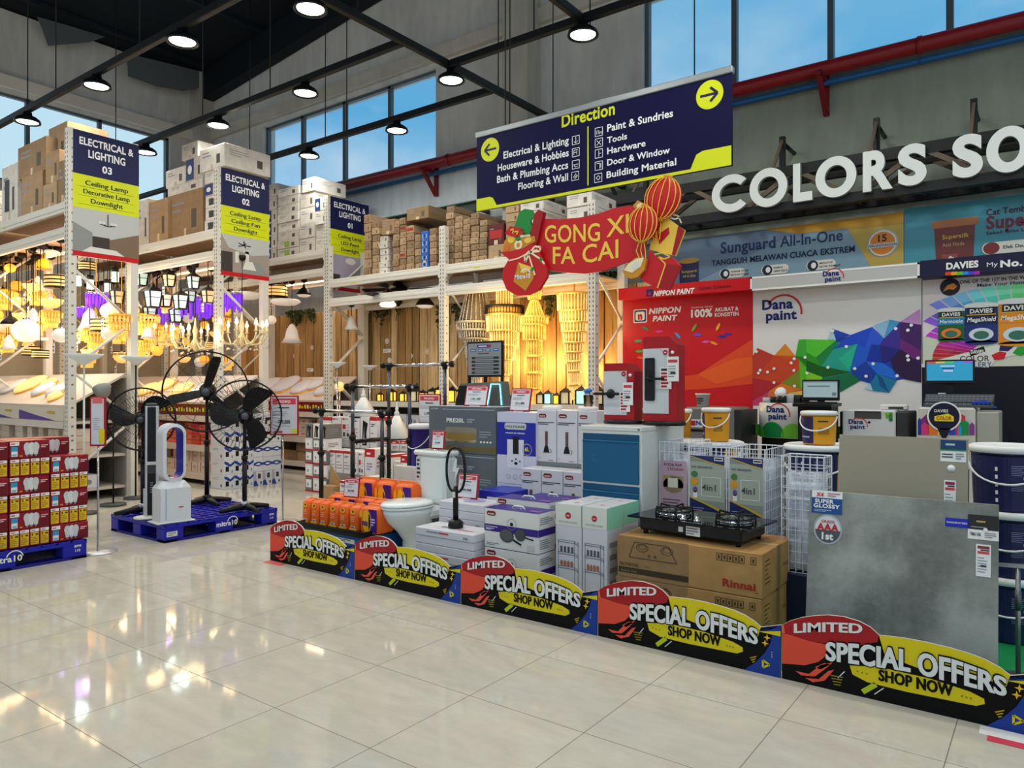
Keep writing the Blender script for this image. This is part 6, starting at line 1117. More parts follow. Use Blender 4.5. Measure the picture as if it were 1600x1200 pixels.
for z0, z1, lab in ((0, hb2-.262-.002, 'pan-set box at the bottom behind the third board'), (hb2-.26, hb2-.002, 'pan-set box half hidden by the third offer board'), (hb2, hz, 'pan-set box with a picture of two pans, on top')):
    if z1-z0 > .02: pbox(lab, a, c, 3.9, .2, z0, z1, PW, pan_art, pan_side, pan_top, 'white and violet pan-set boxes', extra=pan_handle if z1 == hz else None)
a, c = onY(774, 782, 4.13).x, onY(857, 790, 4.13).x; hz = onY(774, 777, 4.13).z
for i in range(3):
    if i < 2: pbox(f'pan-set box of the rear pile, {ORD[i]} from the floor', a, c, 4.13, .2, i*hz/3, (i+1)*hz/3-.002, PW, pan_art, pan_side, None, 'white and violet pan-set boxes')
    else: pbox('pan-set box on top of the rear pile, with a white carry handle', a, c, 4.13, .2, i*hz/3, hz, PW, pan_art, pan_side, pan_top, 'white and violet pan-set boxes', extra=pan_handle)
c2 = onY(888, 785, 4.34).x
pbox('pan-set box with a violet lid beside the blue cabinet', a+.1, min(c2, -2.74), 4.36, .2, 0, hz-.01, PW, pan_art, pan_side, pan_top, 'white and violet pan-set boxes', extra=pan_handle)
# ------------------------------------------------------------------ heater boxes
HG = M('#5c666b', .4); BRZ = M('#8a7440', .35)
def pre_art(q, w, h):
    q.rect(0, h*.04, w, h*.15, M('#6d5c34', .4)); q.txt('HOTSAFE', w*.04, h*.93, h*.035, M('#c8cccc', .4), 2, al='l'); q.rect(w*.22, h*.935, w*.98, h*.945, M('#c8cccc', .4)); q.txt('PRE20L', w*.28, h*.66, h*.09, M('#d8dcda', .4), 2, al='l', w=w*.27, bold=.035); q.txt('PREMIUM', w*.59, h*.71, h*.035, M('#c8cccc', .4), 2, al='l'); q.txt('SILVER', w*.59, h*.66, h*.035, M('#c8cccc', .4), 2, al='l')
    q.rrect(w*.26, h*.22, w*.73, h*.56, .03, M('#8f8a78', .3, .3), 2); q.poly([(w*.27, h*.43), (w*.72, h*.43), (w*.72, h*.30), (w*.5, h*.24), (w*.27, h*.30)], BRZ, 3); q.poly([(w*.27, h*.30), (w*.5, h*.23), (w*.72, h*.30), (w*.72, h*.25), (w*.27, h*.25)], M('#a8a08a', .3), 3); q.bars(w*.77, h*.34, w*.95, h*.5, 3, M('#8a9498', .4), 2)
    for k in range(4): q.ell(w*(.79+.045*k), h*.26, w*.015, h*.02, WHITE, 2)
a, c = onY(670, 640, 4.9).x, onY(776, 640, 4.9).x; hz = (onY(670, 634, 4.9).z+onY(776, 636, 4.9).z)/2
for i in range(3): pbox(('lowest grey water heater box of the pile', 'middle grey water heater box of the pile', 'top grey water heater box with a bronze picture')[i], a, c-.006, 4.9, .42, i*hz/3, (i+1)*hz/3-.003, HG, pre_art, None, lambda q, w, d: q.rect(0, 0, w, d, M('#b8bcbc', .4)), 'grey water heater boxes')
HB_ = M('#2028a0', .35)
def hot_art(q, w, h):
    q.rect(0, h*.40, w, h*.86, HB_, 1); q.rect(0, h*.0, w, h*.40, M('#cfd0e0', .4), 1); q.rect(0, h*.86, w, h, M('#c8cbe0', .4), 1); q.rrect(w*.2, h*.76, w*.76, h*.85, .02, M('#c8cacc', .4), 2); q.txt('HOTSAFE', w*.48, h*.785, h*.032, INK, 3, w=w*.5); q.txt('PREMIUM SERIES', w*.48, h*.70, h*.02, WHITE, 3, w=w*.5)
    q.rect(w*.27, h*.22, w*.70, h*.62, M('#dcdce8', .3), 3); q.rect(w*.42, h*.42, w*.57, h*.66, BLACK, 4); q.ell(w*.5, h*.29, w*.045, h*.02, BLACK, 4)
    for x, y in ((.4, .32), (.6, .32), (.5, .35)): q.ell(w*x, h*y, w*.022, h*.011, BLACK, 4)
    q.txt('6L', w*.78, h*.47, h*.05, M('#e8dc20', .4), 3, bold=.04); q.ring(w*.78, h*.49, w*.12, w*.008, M('#e8dc20', .4), 3)
    for x in (.3, .48, .64): q.ring(w*x, h*.1, w*.05, w*.008, LINK, 3)
a, c = onY(777, 645, 4.88).x, onY(838, 650, 4.88).x; hz = onY(777, 643, 4.88).z
for i in range(2): pbox(('lower blue and white water heater box, mostly hidden', 'blue and white water heater box marked 6L')[i], a, c-.004, 4.88, .3, i*hz/2, (i+1)*hz/2-.003, M('#cfd0dc', .4), hot_art, group='blue and white heater boxes')
pbox('low blue box beside the rear pan-set boxes', onY(752, 775, 4.45).x, onY(800, 775, 4.45).x, 4.42, .3, 0, onY(752, 764, 4.45).z, HB_, lambda q, w, h: (q.rect(w*.28, h*.72, w*.98, h*.92, WHITE), q.txt('HP 6L', w*.6, h*.76, h*.1, INK, 2, w=w*.5, bold=.03)))
# price sign and display heater on the boxes
px_ = onY(736, 632, 5.12); price_sign('red framed price sign on the grey heater boxes', (onY(742, 632, 5.05).x, 5.05, hz*0+onY(670, 634, 4.9).z), .24, .19, -.25, .1, True, '1,347,250')
price_sign('red framed price sign on the blue heater box', (onY(811, 645, 5.0).x, 5.0, onY(777, 643, 4.88).z), .22, .20, -.2, -.05, True, '2,119,000')
t = thing('display_heater', 'black framed display water heater with glowing cyan strip behind price sign', 'water heater', (onY(752, 640, 5.2).x, 5.22, onY(670, 634, 4.9).z))
b = B(); b.prism([(-.33, 0, 0), (-.27, 0, .2), (.22, .0, .22), (.25, 0, 0)], (0, .1, 0), M('#6f7672', .25, .4)); b.build('body', t); b = B(); b.prism([(-.32, -.012, 0), (-.27, -.012, .18), (-.02, -.012, .19), (.0, -.012, 0)], (0, .01, 0), BLACK); b.build('front_plate', t)
b = B(); b.tube([(.06, -.006, .01), (.1, -.006, .195), (.2, -.006, .195), (.22, -.006, .01)], .005, M('#7af0ff', .3, emit=3), 6); b.build('light_strip', t); b = B(); b.prism([(.02, -.004, .01), (.05, -.004, .19), (.0, -.004, .19), (-.02, -.004, .01)], (0, .005, 0), M('#a8923c', .3, .5)); b.build('gold_trim', t)
# black framed notice board behind
p = onY(757, 600, 5.75); t = thing('notice_board', 'black framed notice board with blue buttons behind the heater boxes', 'sign board', (onY(757, 600, 5.7).x, 5.7, 0))
z0, z1 = zat(589, t.location.x, 5.7), zat(533, t.location.x, 5.7); w = onY(785, 560, 5.7).x-onY(730, 560, 5.7).x
b = B(); b.box(-w/2, 0, z0, w/2, .03, z1, BLACK, .004); b.build('frame', t)
b = B(); b.box(-w/2+.015, -.003, z0+.02, w/2-.015, .002, z1-.02, M('#8f9498', .4)); q = b.panel((-w/2+.015, -.0035, z0+.02)); W_, H_ = w-.03, z1-z0-.04
q.rrect(W_*.28, H_*.86, W_*.7, H_*.95, .01, M('#3a2a8a', .4)); q.rect(W_*.6, H_*.87, W_*.69, H_*.94, OXO, 2); q.rect(W_*.33, H_*.89, W_*.58, H_*.92, WHITE, 2)
for k in range(4): q.rrect(W_*(.07+.23*k), H_*.74, W_*(.24+.23*k), H_*.82, .012, M('#1f6ab0', .4)); q.rect(W_*(.1+.23*k), H_*.77, W_*(.21+.23*k), H_*.79, WHITE, 2)
q.rect(W_*.3, H_*.66, W_*.65, H_*.68, INK)
for k in range(5): q.rect(W_*.12, H_*(.5-.115*k), W_*.94, H_*(.57-.115*k), M('#2a2c30', .4)); q.rect(W_*.22, H_*(.515-.115*k), W_*.78, H_*(.555-.115*k), M('#85888c', .4), 2); q.ell(W_*.09, H_*(.535-.115*k), W_*.025, H_*.025, M('#d87a5a', .4), 2)
b.build('poster', t)
for x in (-w/2+.015, 0, w/2-.015): b = B(); b.box(x-.012, .004, 0, x+.012, .03, z0, BLACK); b.build('leg', t)
# ------------------------------------------------------------------ utensil boxes
def ut_art(q, w, h):
    oxone(q, w*.1, h*.86, w*.4); q.bars(w*.05, h*.73, w*.95, h*.79, 2, INK, 2, 1, .5); q.rect(0, 0, w, h*.08, M('#7f8486', .4), 1)
    for k in (-.06, -.02, .02, .06): q.line([(w*(.5+k*.9), h*.3), (w*(.5+k), h*.62)], w*.03, M('#8a4a3a', .4) if k in (-.06, .06) else INK, 2)
    q.poly([(w*.34, h*.24), (w*.66, h*.24), (w*.58, h*.36), (w*.42, h*.36)], BLACK, 3); q.ring(w*.68, h*.27, w*.09, w*.02, BLACK, 3, -1.5, 1.5); q.ring(w*.13, h*.14, w*.05, w*.01, LINK, 2); q.rect(w*.6, h*.1, w*.85, h*.115, LINK, 2)
GU = 'white kitchen utensil boxes'
for i, (a, c) in enumerate(((839, 869), (870, 902), (903, 933))):
    xa, xc = onY(a, 645, 4.9).x, onY(c, 645, 4.9).x; z1 = onY(839, 640, 4.9).z; z0 = z1-.45
    pbox(f'tall white utensil box in the upper row, {ORD[i]} from the left', xa, xc, 4.9, .2, z0, z1, M('#d3d2d6', .45), ut_art, group=GU); pbox(f'white support box under the upper utensil row, {ORD[i]} from the left', xa, xc, 4.9, .2, 0, z0-.002, M('#d3d2d6', .45), group=GU)
for i, (a, c) in enumerate(((815, 845), (846, 879), (880, 912))):
    xa, xc = onY(a, 740, 4.66).x, onY(c, 740, 4.66).x; z1 = onY(815, 731, 4.66).z
    pbox(f'white utensil box in the lower row, {ORD[i]} from the left', xa, xc, 4.66, .2, z1-.42, z1, M('#cfced4', .45), ut_art, group=GU); pbox(f'white support box under the lower utensil row, {ORD[i]} from the left', xa, xc, 4.66, .2, 0, z1-.422, M('#cfced4', .45), group=GU)
for px, lab in ((863, 'white round lid lying on the left utensil boxes'), (919, 'white round lid lying on the right utensil box')):
    b = B(); p = onY(px, 640, 5.0); b.lathe([(.075, 0), (.08, .004), (.08, .022), (.07, .03), (.001, .028)], WHITE, n=24); solo(b, 'pail_lid', lab, 'lid', None, (p.x, 5.0, onY(839, 640, 4.9).z))
p = onY(919, 628, 5.0); t = thing('brush_jar', 'clear jar of blue topped sticks on the white lid by the utensil boxes', 'jar', (p.x, 5.0, onY(839, 640, 4.9).z+.03))
b = B(); b.lathe([(.035, 0), (.04, .09), (.038, .09), (.033, .004)], GL, n=16); b.build('jar', t); b = B(); rnd = random.Random(2)
for k in range(9): b.cyl((rnd.uniform(-.02, .02), rnd.uniform(-.02, .02), .005), (rnd.uniform(-.035, .035), rnd.uniform(-.03, .03), rnd.uniform(.1, .13)), .005, M(rnd.choice(['#2a6ac0', '#c8404a', '#d8d8e0', '#2a8ac8']), .4), 6)
b.ball((0, 0, .125), .035, M('#2a7ac8', .4), 10, .5); b.build('stick', t)
# ------------------------------------------------------------------ blue drawer cabinet and door-lock displays
ZC_ = 1.125; cx0, cx1, cy0, cy1 = onY(908, 667, 4.47).x, onY(1003, 667, 4.47).x, 4.47, 5.16
t = thing('drawer_cabinet', 'white metal cabinet with blue drawer fronts', 'cabinet', (cx0, cy0, 0)); w, d = cx1-cx0, cy1-cy0; CW = M('#d3d6cf', .35); CB = M('#11587f', .3)
b = B(); b.box(0, 0, 0, w, d, ZC_-.03, CW, .004); b.box(-.004, -.006, ZC_-.035, w+.004, d+.004, ZC_, CW, .006); b.quad((w-.03, -.0065, ZC_-.024), (w-.012, -.0065, ZC_-.024), (w-.012, -.0065, ZC_-.014), (w-.03, -.0065, ZC_-.014), M('#2a5a3a', .4)); b.build('body', t)
for k in range(3):
    z1 = ZC_-.055-k*.35; z0 = z1-.335; b = B(); b.box(.018, -.012, z0, w-.018, .0, z1-.045, CB, .004); b.box(.018, -.004, z1-.05, w-.018, .0, z1, M('#0c4a6e', .3)); q = b.panel((.018, -.0125, z0)); q.ring(.1, .17, .022, .002, M('#3a7a9a', .3), 1, .6, 5.7) if k == 0 else None; dr = b.build('drawer', t)
    b = B(); b.box(.018, -.02, z1-.055, w-.018, -.004, z1-.045, M('#1c6a94', .25), .003); b.build('handle', dr)
LKW = M('#c9ccce', .35); LKR = M('#a5101c', .3)
def lockdisp(lab, px0, px1, pytop, y, lever):
    a, c = onY(px0, 650, y).x, onY(px1, 650, y).x; w = c-a; d = .13; h = zat(pytop, a, y)-ZC_-.03; t = thing('lock_display', lab, 'lock display', (a, y, ZC_)); 
    b = B(); b.lathe([(w*.62, 0), (w*.62, .022), (w*.58, .03)], M('#1a1416', .3), (w/2, d/2, 0), 28, 1.0, .72); b.build('base', t)
    b = B(); b.prism([(0, 0, .03), (0, 0, h+.03), (w*.78, 0, h+.03), (w, 0, h-.03), (w, 0, .03)], (0, d, 0), LKR); b.build('stand_board', t)
    b = B(); b.box(w*.0, -.004, .03+h*.09, w*.76, -.0005, .03+h*.86, LKW); q = b.panel((0, -.0045, .03)); q.poly([(w*.5, h*.86), (w*.76, h*.86), (w*.76, h*.72)], LKW, 1); q.line([(w*.5, h*.86), (w*.76, h*.73)], .002, LINK, 2); q.ell(w*.67, h*.81, .018, .018, OXO, 3); q.rect(w*.64, h*.805, w*.70, h*.815, WHITE, 4); b.build('face_plate', t)
    b = B(); b.cyl((w*.87, -.004, h*.86), (w*.87, .0, h*.86), .012, WHITE, 14); b.build('pin', t)
    if lever:
        b = B(); b.box(w*.07, -.022, .03+h*.24, w*.37, -.004, .03+h*.75, BLACK, .01); b.box(w*.1, -.0235, .03+h*.6, w*.34, -.022, .03+h*.72, M('#101418', .1)); b.build('lock_body', t); b = B(); b.cyl((w*.22, -.05, .03+h*.5), (w*.22, -.02, .03+h*.5), .016, BLACK, 12); b.box(w*.18, -.056, .03+h*.485, w*.72, -.042, .03+h*.515, BLACK, .005); b.build('lever', t)
        tags = ((w*.52, h*.43), (w*.74, h*.52))
    else:
        b = B(); b.cyl((w*.24, -.012, .03+h*.46), (w*.24, -.004, .03+h*.46), .034, BLACK, 24); b.build('rose', t); b = B(); b.cyl((w*.24, -.05, .03+h*.46), (w*.24, -.01, .03+h*.46), .016, BLACK, 12); b.box(-.06, -.056, .03+h*.435, w*.62, -.042, .03+h*.485, BLACK, .006); b.build('lever', t)
        tags = ((w*.55, h*.22), (w*.66, h*.34))
    for k, (x, z) in enumerate(tags):
        b = B(); ww, hh = w*.33, (.17 if k else .15)*(1 if lever else .95); b.box(x, -.010-.006*k-.05*(0), z, x+ww, -.006-.006*k, z+hh, WHITE); q = b.panel((x, -.0105-.006*k, z))
        if k: q.rect(ww*.1, hh*.76, ww*.9, hh*.88, M('#c8404a', .4)); q.bars(ww*.1, hh*.15, ww*.9, hh*.66, 5, LINK, 1, 3, .35); q.rect(ww*.3, hh*.3, ww*.75, hh*.38, INK, 2)
        else: q.bars(ww*.1, hh*.05, ww*.9, hh*.8, 5, OXO, 1, 3, .6); q.rect(ww*.1, hh*.84, ww*.9, hh*.95, INK)
        b.build('price_tag', t)
lockdisp('smaller red and white door lock display with a bar lever', 944, 991, 568, 4.72, False); lockdisp('taller red and white door lock display with a long black lever lock', 1005, 1058, 527, 4.72, True)
# ------------------------------------------------------------------ kitchen shelf boxes
SB = M('#cfcfd2', .4); MINT = M('#8fd0b0', .4)
def sh_art(q, w, h):
    q.rect(0, h*.79, w, h, M('#d8dad0', .4), 1); q.ell(w*.5, h*.89, w*.11, w*.11, OXO, 2); q.txt('ox', w*.5, h*.882, w*.07, WHITE, 3, bold=.02); q.txt('KITCHEN SHELF', w*.5, h*.815, h*.018, M('#9aa09a', .4), 2, w=w*.7)
    GR_ = M('#6a6a70', .4)
    for z in (.62, .50, .36): q.line([(w*.1, h*z), (w*.75, h*(z+.0)), (w*.9, h*(z-.02))], .004, GR_, 2); q.line([(w*.1, h*(z+.02)), (w*.75, h*(z+.02)), (w*.9, h*z)], .003, GR_, 2)
    for x in (.12, .75, .88): q.line([(w*x, h*.12), (w*x, h*.64)], .003, GR_, 2)
    for k in range(4): q.ell(w*(.25+.13*k), h*.41, w*.05, h*.03, M('#a86a4a', .4), 3); q.rect(w*(.2+.14*k), h*.52, w*(.28+.14*k), h*.58, M('#55555c', .4), 3)
def sh_side(q, w, h): q.rect(0, h*.79, w, h, MINT, 1); q.bars(w*.15, h*.2, w*.85, h*.7, 4, LINK, 2, 8, .4)
a0, a1, a2 = onY(868, 800, 4.0).x, onY(909, 800, 4.0).x, onY(949, 800, 4.0).x; hz = onY(868, 786, 4.0).z
for i, (a, c, y) in enumerate(((a0, a1, 4.0), (a1+.004, a2, 4.0), (a0+.02, a1+.01, 4.22), (a1+.014, a2, 4.22))):
    pbox(('left front tall kitchen shelf box with a red round mark', 'right front tall kitchen shelf box with a mint side', 'left rear tall kitchen shelf box', 'right rear tall kitchen shelf box')[i], a, c-.003, y, .21, 0, hz, SB, sh_art, sh_side, lambda q, w, d: (q.ell(w*.5, d*.5, w*.1, d*.08, M('#d89098', .4)),), 'white and mint kitchen shelf boxes')
# ------------------------------------------------------------------ stove cartons and stove
KST = M('#b78a52', .7, kind='card'); KIN = M('#4a3a26', .7)
def st_art(q, w, h):
    q.rect(0, 0, w*.52, h, M('#997850', .7, kind='card'), 1); q.rect(w*.01, h*.10, w*.52, h*.24, M('#3f3424', .7), 2); q.txt('RB-773RO(G)', w*.02, h*.28, h*.075, KIN, 3, al='l', w=w*.14); q.bars(w*.2, h*.28, w*.28, h*.34, 1, M('#866a48', .7), 3); q.txt('Built-In Hob', w*.03, h*.13, h*.06, M('#8a7350', .7), 3, al='l')
    q.line([(w*.09, h*.50), (w*.13, h*.88), (w*.38, h*.88), (w*.44, h*.50), (w*.09, h*.50)], .004, KIN, 3)
    for x in (.19, .37): q.ring(w*x, h*.76, w*.045, .004, KIN, 3, ry=h*.10); q.ring(w*x, h*.78, w*.03, .004, KIN, 3, ry=h*.06)
    for x in (.24, .285): q.ring(w*x, h*.58, w*.01, .004, KIN, 3, ry=h*.035)
    for k in range(6): x = w*(.71+.037*k) if k < 5 else w*.93; q.line([(x, h*.74), (x+w*.032, h*.74), (x+w*.032, h*.90), (x, h*.90), (x, h*.74)], .003, KIN, 3); q.rect(x+w*.01, h*.78, x+w*.022, h*.86, KIN, 3)
    q.txt('Rinnai', w*.855, h*.17, h*.17, M('#a82a20', .5), 3, w=w*.21, bold=.03); q.bars(w*.955, h*.1, w*.99, h*.14, 1, M('#a82a20', .5), 3)
def st_side(q, w, h): q.bars(w*.08, h*.25, w*.25, h*.85, 6, KIN, 1, 2, .2); q.rect(w*.48, 0, w*.58, h, M('#94744c', .6), 1); q.txt('Rinnai', w*.78, h*.45, h*.08, M('#a85a48', .5), 2, w=w*.2)
def st_top(q, w, d): q.rect(0, d*.46, w, d*.54, M('#c8a878', .4), 1)
a, c = onY(965, 835, 4.0).x, onY(1191, 870, 4.0).x; ZS = .49
pbox('upper brown stove carton with red lettering, under the black stove', a, c, 4.0, .56, ZS/2, ZS, KST, st_art, st_side, st_top, 'brown stove cartons'); pbox('lower brown stove carton, half hidden by the fourth offer board', a-.01, c-.005, 4.0, .57, 0, ZS/2-.003, KST, st_art, st_side, None, 'brown stove cartons')
t = thing('gas_stove', 'black glass two-burner gas stove on the brown cartons', 'stove', (-1.73, 4.27, ZS), -.08)
b = B(); b.box(-.33, -.17, .025, .33, .17, .10, M('#0e0e10', .3), .01); q = b.panel((-.33, -.1705, .025)); q.rect(.27, .02, .3, .05, WHITE); q.rect(.32, .005, .41, .06, WHITE); q.bars(.325, .01, .4, .055, 3, LINK, 2)
for x in (-.3, .3):
    for y in (-.14, .14): b.cyl((x, y, 0), (x, y, .03), .015, BLACK, 8)
b.build('body', t); b = B(); b.box(-.385, -.22, .10, .385, .22, .112, M('#050608', .04), .003); b.build('glass_top', t)
for x in (-.2, .2):
    b = B(); b.lathe([(.11, .113), (.11, .118), (.085, .122), (.06, .135), (.05, .135), (.045, .128), (.02, .14), (.001, .14)], CHROME, (x, .03, 0), 24); b.build('burner', t)
    b = B(); z = .152; b.tube([(x+.105*math.cos(i*PI/12), .03+.105*math.sin(i*PI/12), z-.02) for i in range(24)], .006, BLACK, 6, closed=True)
    for k in range(5): q = k*2*PI/5+.3; b.tube([(x+.04*math.cos(q), .03+.04*math.sin(q), z), (x+.115*math.cos(q), .03+.115*math.sin(q), z+.004), (x+.12*math.cos(q), .03+.12*math.sin(q), .113)], .007, BLACK, 5)
    b.build('pan_support', t)
for x in (-.045, .045): b = B(); b.lathe([(.022, .112), (.022, .12), (.014, .122), (.013, .14), (.001, .141)], CHROME, (x, -.14, 0), 16); b.build('knob', t)
# ------------------------------------------------------------------ wire storage bins on a dark base
b = B(); b.box(-1.98, 4.66, 0, -.98, 5.22, .40, M('#1a2140', .5), .01); solo(b, 'storage_crate', 'dark blue base under the white wire bins', 'crate')
WIRE = M('#dfe2e6', .3); FILM = M('#dfe6f0', .25, kind='film')
def wirebin(lab, x0, x1, y0, y1, z0, z1, poster=None, nz=9):
    t = thing('wire_bin', lab, 'wire bin', (x0, y0, z0), 0, 'white wire storage bins'); w, d, h = x1-x0, y1-y0, z1-z0; b = B(); r = .0022
    nx = max(4, int(w/.035)); ny = max(4, int(d/.04))
    for i in range(nx+1): x = w*i/nx; b.tube([(x, 0, 0), (x, 0, h)], r, WIRE, 4); b.tube([(x, d, 0), (x, d, h)], r, WIRE, 4); b.tube([(x, 0, .01), (x, d, .01)], r, WIRE, 4)
    for j in range(1, ny): y = d*j/ny; b.tube([(0, y, 0), (0, y, h)], r, WIRE, 4); b.tube([(w, y, 0), (w, y, h)], r, WIRE, 4); b.tube([(0, y, .01), (w, y, .01)], r, WIRE, 4)
    for k in range(nz+1):
        z = h*(k/nz)**1.0; rr = .004 if k in (0, nz) else r; b.tube([(0, 0, z), (w, 0, z), (w, d, z), (0, d, z)], rr, WIRE, 4, closed=True)
    for x in (0, w):
        for y in (0, d): b.tube([(x, y, 0), (x, y, h)], .005, WIRE, 5)
    b.build('wire_frame', t)
    b = B(); e = .012; zt = h*.86; n = 14; rnd = random.Random(int(x0*1000)); ring = []
    for u, v in [(e+(w-2*e)*i/n, e) for i in range(n)]+[(w-e, e+(d-2*e)*i/n) for i in range(n)]+[(w-e-(w-2*e)*i/n, d-e) for i in range(n)]+[(e, d-e-(d-2*e)*i/n) for i in range(n)]: ring.append((u, v))
    rows = [[(u+(rnd.uniform(0, .012) if u < w/2 else -rnd.uniform(0, .012)), v+(rnd.uniform(0, .012) if v < d/2 else -rnd.uniform(0, .012)), z) for u, v in ring] for z in (.02, zt*.5, zt)]
    m = len(ring); b.add(sum(rows, []), [(k*m+i, k*m+(i+1) % m, (k+1)*m+(i+1) % m, (k+1)*m+i) for k in range(2) for i in range(m)]+[tuple(range(2*m, 3*m))], FILM, True); b.build('plastic_wrap', t)
    b = B(); rnd = random.Random(3)
    for k in range(5): z = .04+k*h*.16; b.box(w*.12, d*.15, z, w*.88, d*.85, z+h*.06, M(rnd.choice(['#c8d0de', '#aeb8cc', '#d8dce4', '#8a96b4']), .5), .006)
    b.build('packed_goods', t)
    if poster:
        b = B(); pw, ph = w*.92, h*poster[1]; b.box(w*.04, -.012, .12, w*.04+pw, -.006, .12+ph, WHITE); poster[0](b.panel((w*.04, -.0125, .12)), pw, ph); b.build('poster', t)
    return t
def po_pink(q, w, h): q.rect(0, 0, w, h, M('#b89aa8', .4)); q.txt('RODA RAK', w*.5, h*.90, h*.05, INK, 2, w=w*.7); q.txt('2 TATAKAN', w*.58, h*.82, h*.05, M('#7a2a3a', .4), 2, w=w*.6); q.ell(w*.5, h*.55, w*.38, h*.15, M('#8a7a4a', .4), 2); q.rect(w*.12, h*.5, w*.88, h*.72, M('#9a8a5a', .4), 2); q.rect(w*.3, h*.5, w*.68, h*.68, M('#d8d4c4', .4), 3); q.bars(w*.1, h*.08, w*.9, h*.3, 4, INK, 2, 3, .3)
def po_4(q, w, h):
    q.rect(0, 0, w, h, M('#8a9488', .4)); q.rect(0, h*.28, w, h*.9, M('#a4ac9c', .4), 2); q.poly([(0, h), (w, h), (w, h*.86), (w*.6, h*.9), (0, h*.99)], M('#232a66', .4), 3); q.poly([(0, h*.98), (w*.6, h*.885), (w, h*.84), (w, h*.86), (w*.6, h*.905), (0, h*.995)], M('#c8a83a', .4), 4); q.rect(w*.72, h*.93, w*.97, h*.985, WHITE, 5); q.rect(w*.74, h*.945, w*.95, h*.97, INK, 6)
    q.txt('RAK KERANJANG', w*.36, h*.80, h*.035, M('#4a5a6a', .4), 4, w=w*.6); q.ell(w*.13, h*.58, w*.12, h*.06, M('#d89a2a', .4), 4); q.ell(w*.14, h*.7, w*.1, h*.05, M('#4a7a3a', .4), 4); q.ell(w*.16, h*.45, w*.07, h*.05, M('#6a4a8a', .4), 4); q.rect(w*.1, h*.32, w*.22, h*.42, WHITE, 4); q.txt('4in1', w*.56, h*.45, h*.10, M('#3f4a48', .4), 4, w=w*.4); q.line([(w*.35, h*.36), (w*.9, h*.36), (w*.9, h*.66), (w*.35, h*.66), (w*.35, h*.36)], .004, WHITE, 4)
    q.poly([(0, 0), (w, 0), (w, h*.12), (w*.5, h*.22), (0, h*.32)], M('#20285a', .4), 5); q.poly([(0, h*.32), (w*.5, h*.22), (w, h*.1), (w, h*.15), (w*.5, h*.25), (0, h*.345)], M('#c8a83a', .4), 6); q.bars(w*.06, h*.04, w*.5, h*.18, 4, M('#a8b0d0', .4), 6, 3, .25)
def bx(px): return onY(px, 720, 4.72).x
ztb = zat(692, bx(1080), 4.72)
wirebin('white wire bin with a pink poster beside the blue cabinet', bx(1031), bx(1076), 4.72, 5.1, .40, ztb, (po_pink, .60)); wirebin('white wire bin with a 4in1 poster, left of the two', bx(1079), bx(1137), 4.70, 5.1, .40, ztb-.02, (po_4, .70)); wirebin('white wire bin with a 4in1 poster, right of the two', bx(1141), bx(1197), 4.70, 5.1, .40, ztb-.02, (po_4, .70))
x0, x1 = onY(1223, 720, 4.50).x, onY(1289, 720, 4.50).x; b = B(); b.box(x0-.02, 4.46, 0, x1+.02, 4.93-.28, .30, M('#1a2140', .5), .01); solo(b, 'storage_crate', 'dark blue low base under the bin beside the tiles', 'crate')
wirebin('white wire bin without poster, beside the beige tile', x0, x1, 4.48, 4.92 if False else 4.655, .30, zat(712, x0, 4.48), None, 11)
# ------------------------------------------------------------------ ceramic tile boards
EASEL = M('#2a2c2e', .5)
def tileboard(lab, x0, x1, y, z0, z1, lean, mat, art, name='ceramic_tile'):
    t = thing(name, lab, 'tile', (x0, y, z0), 0, 'large display tiles'); w = x1-x0; L = z1-z0; R = Matrix.Rotation(-lean, 4, 'X'); b = B(); b.T = R; b.box(0, 0, 0, w, .01, L/math.cos(lean), mat, .002); b.build('tile', t)
    art(t, R, w, L/math.cos(lean)); return t
def sticker(t, R, nm, x, z, w, h, fn, y=-.0015, lab=None):
    b = B(); b.T = R; b.box(x, y-.001, z, x+w, y+.0012, z+h, WHITE); fn(b.panel((x, y-.0012, z)), w, h); o = b.build(nm, t)
    if lab: o['label'] = lab
def pt(q, w, h): q.rect(w*.1, h*.70, w*.9, h*.78, M('#d8404a', .4)); q.bars(w*.1, h*.1, w*.9, h*.62, 6, LINK, 1, 3, .3); q.rect(w*.3, h*.3, w*.7, h*.36, INK, 2); q.rect(w*.1, h*.86, w*.9, h*.95, M('#8a2a34', .4)); q.rect(w*.3, h*.8, w*.9, h*.84, INK)
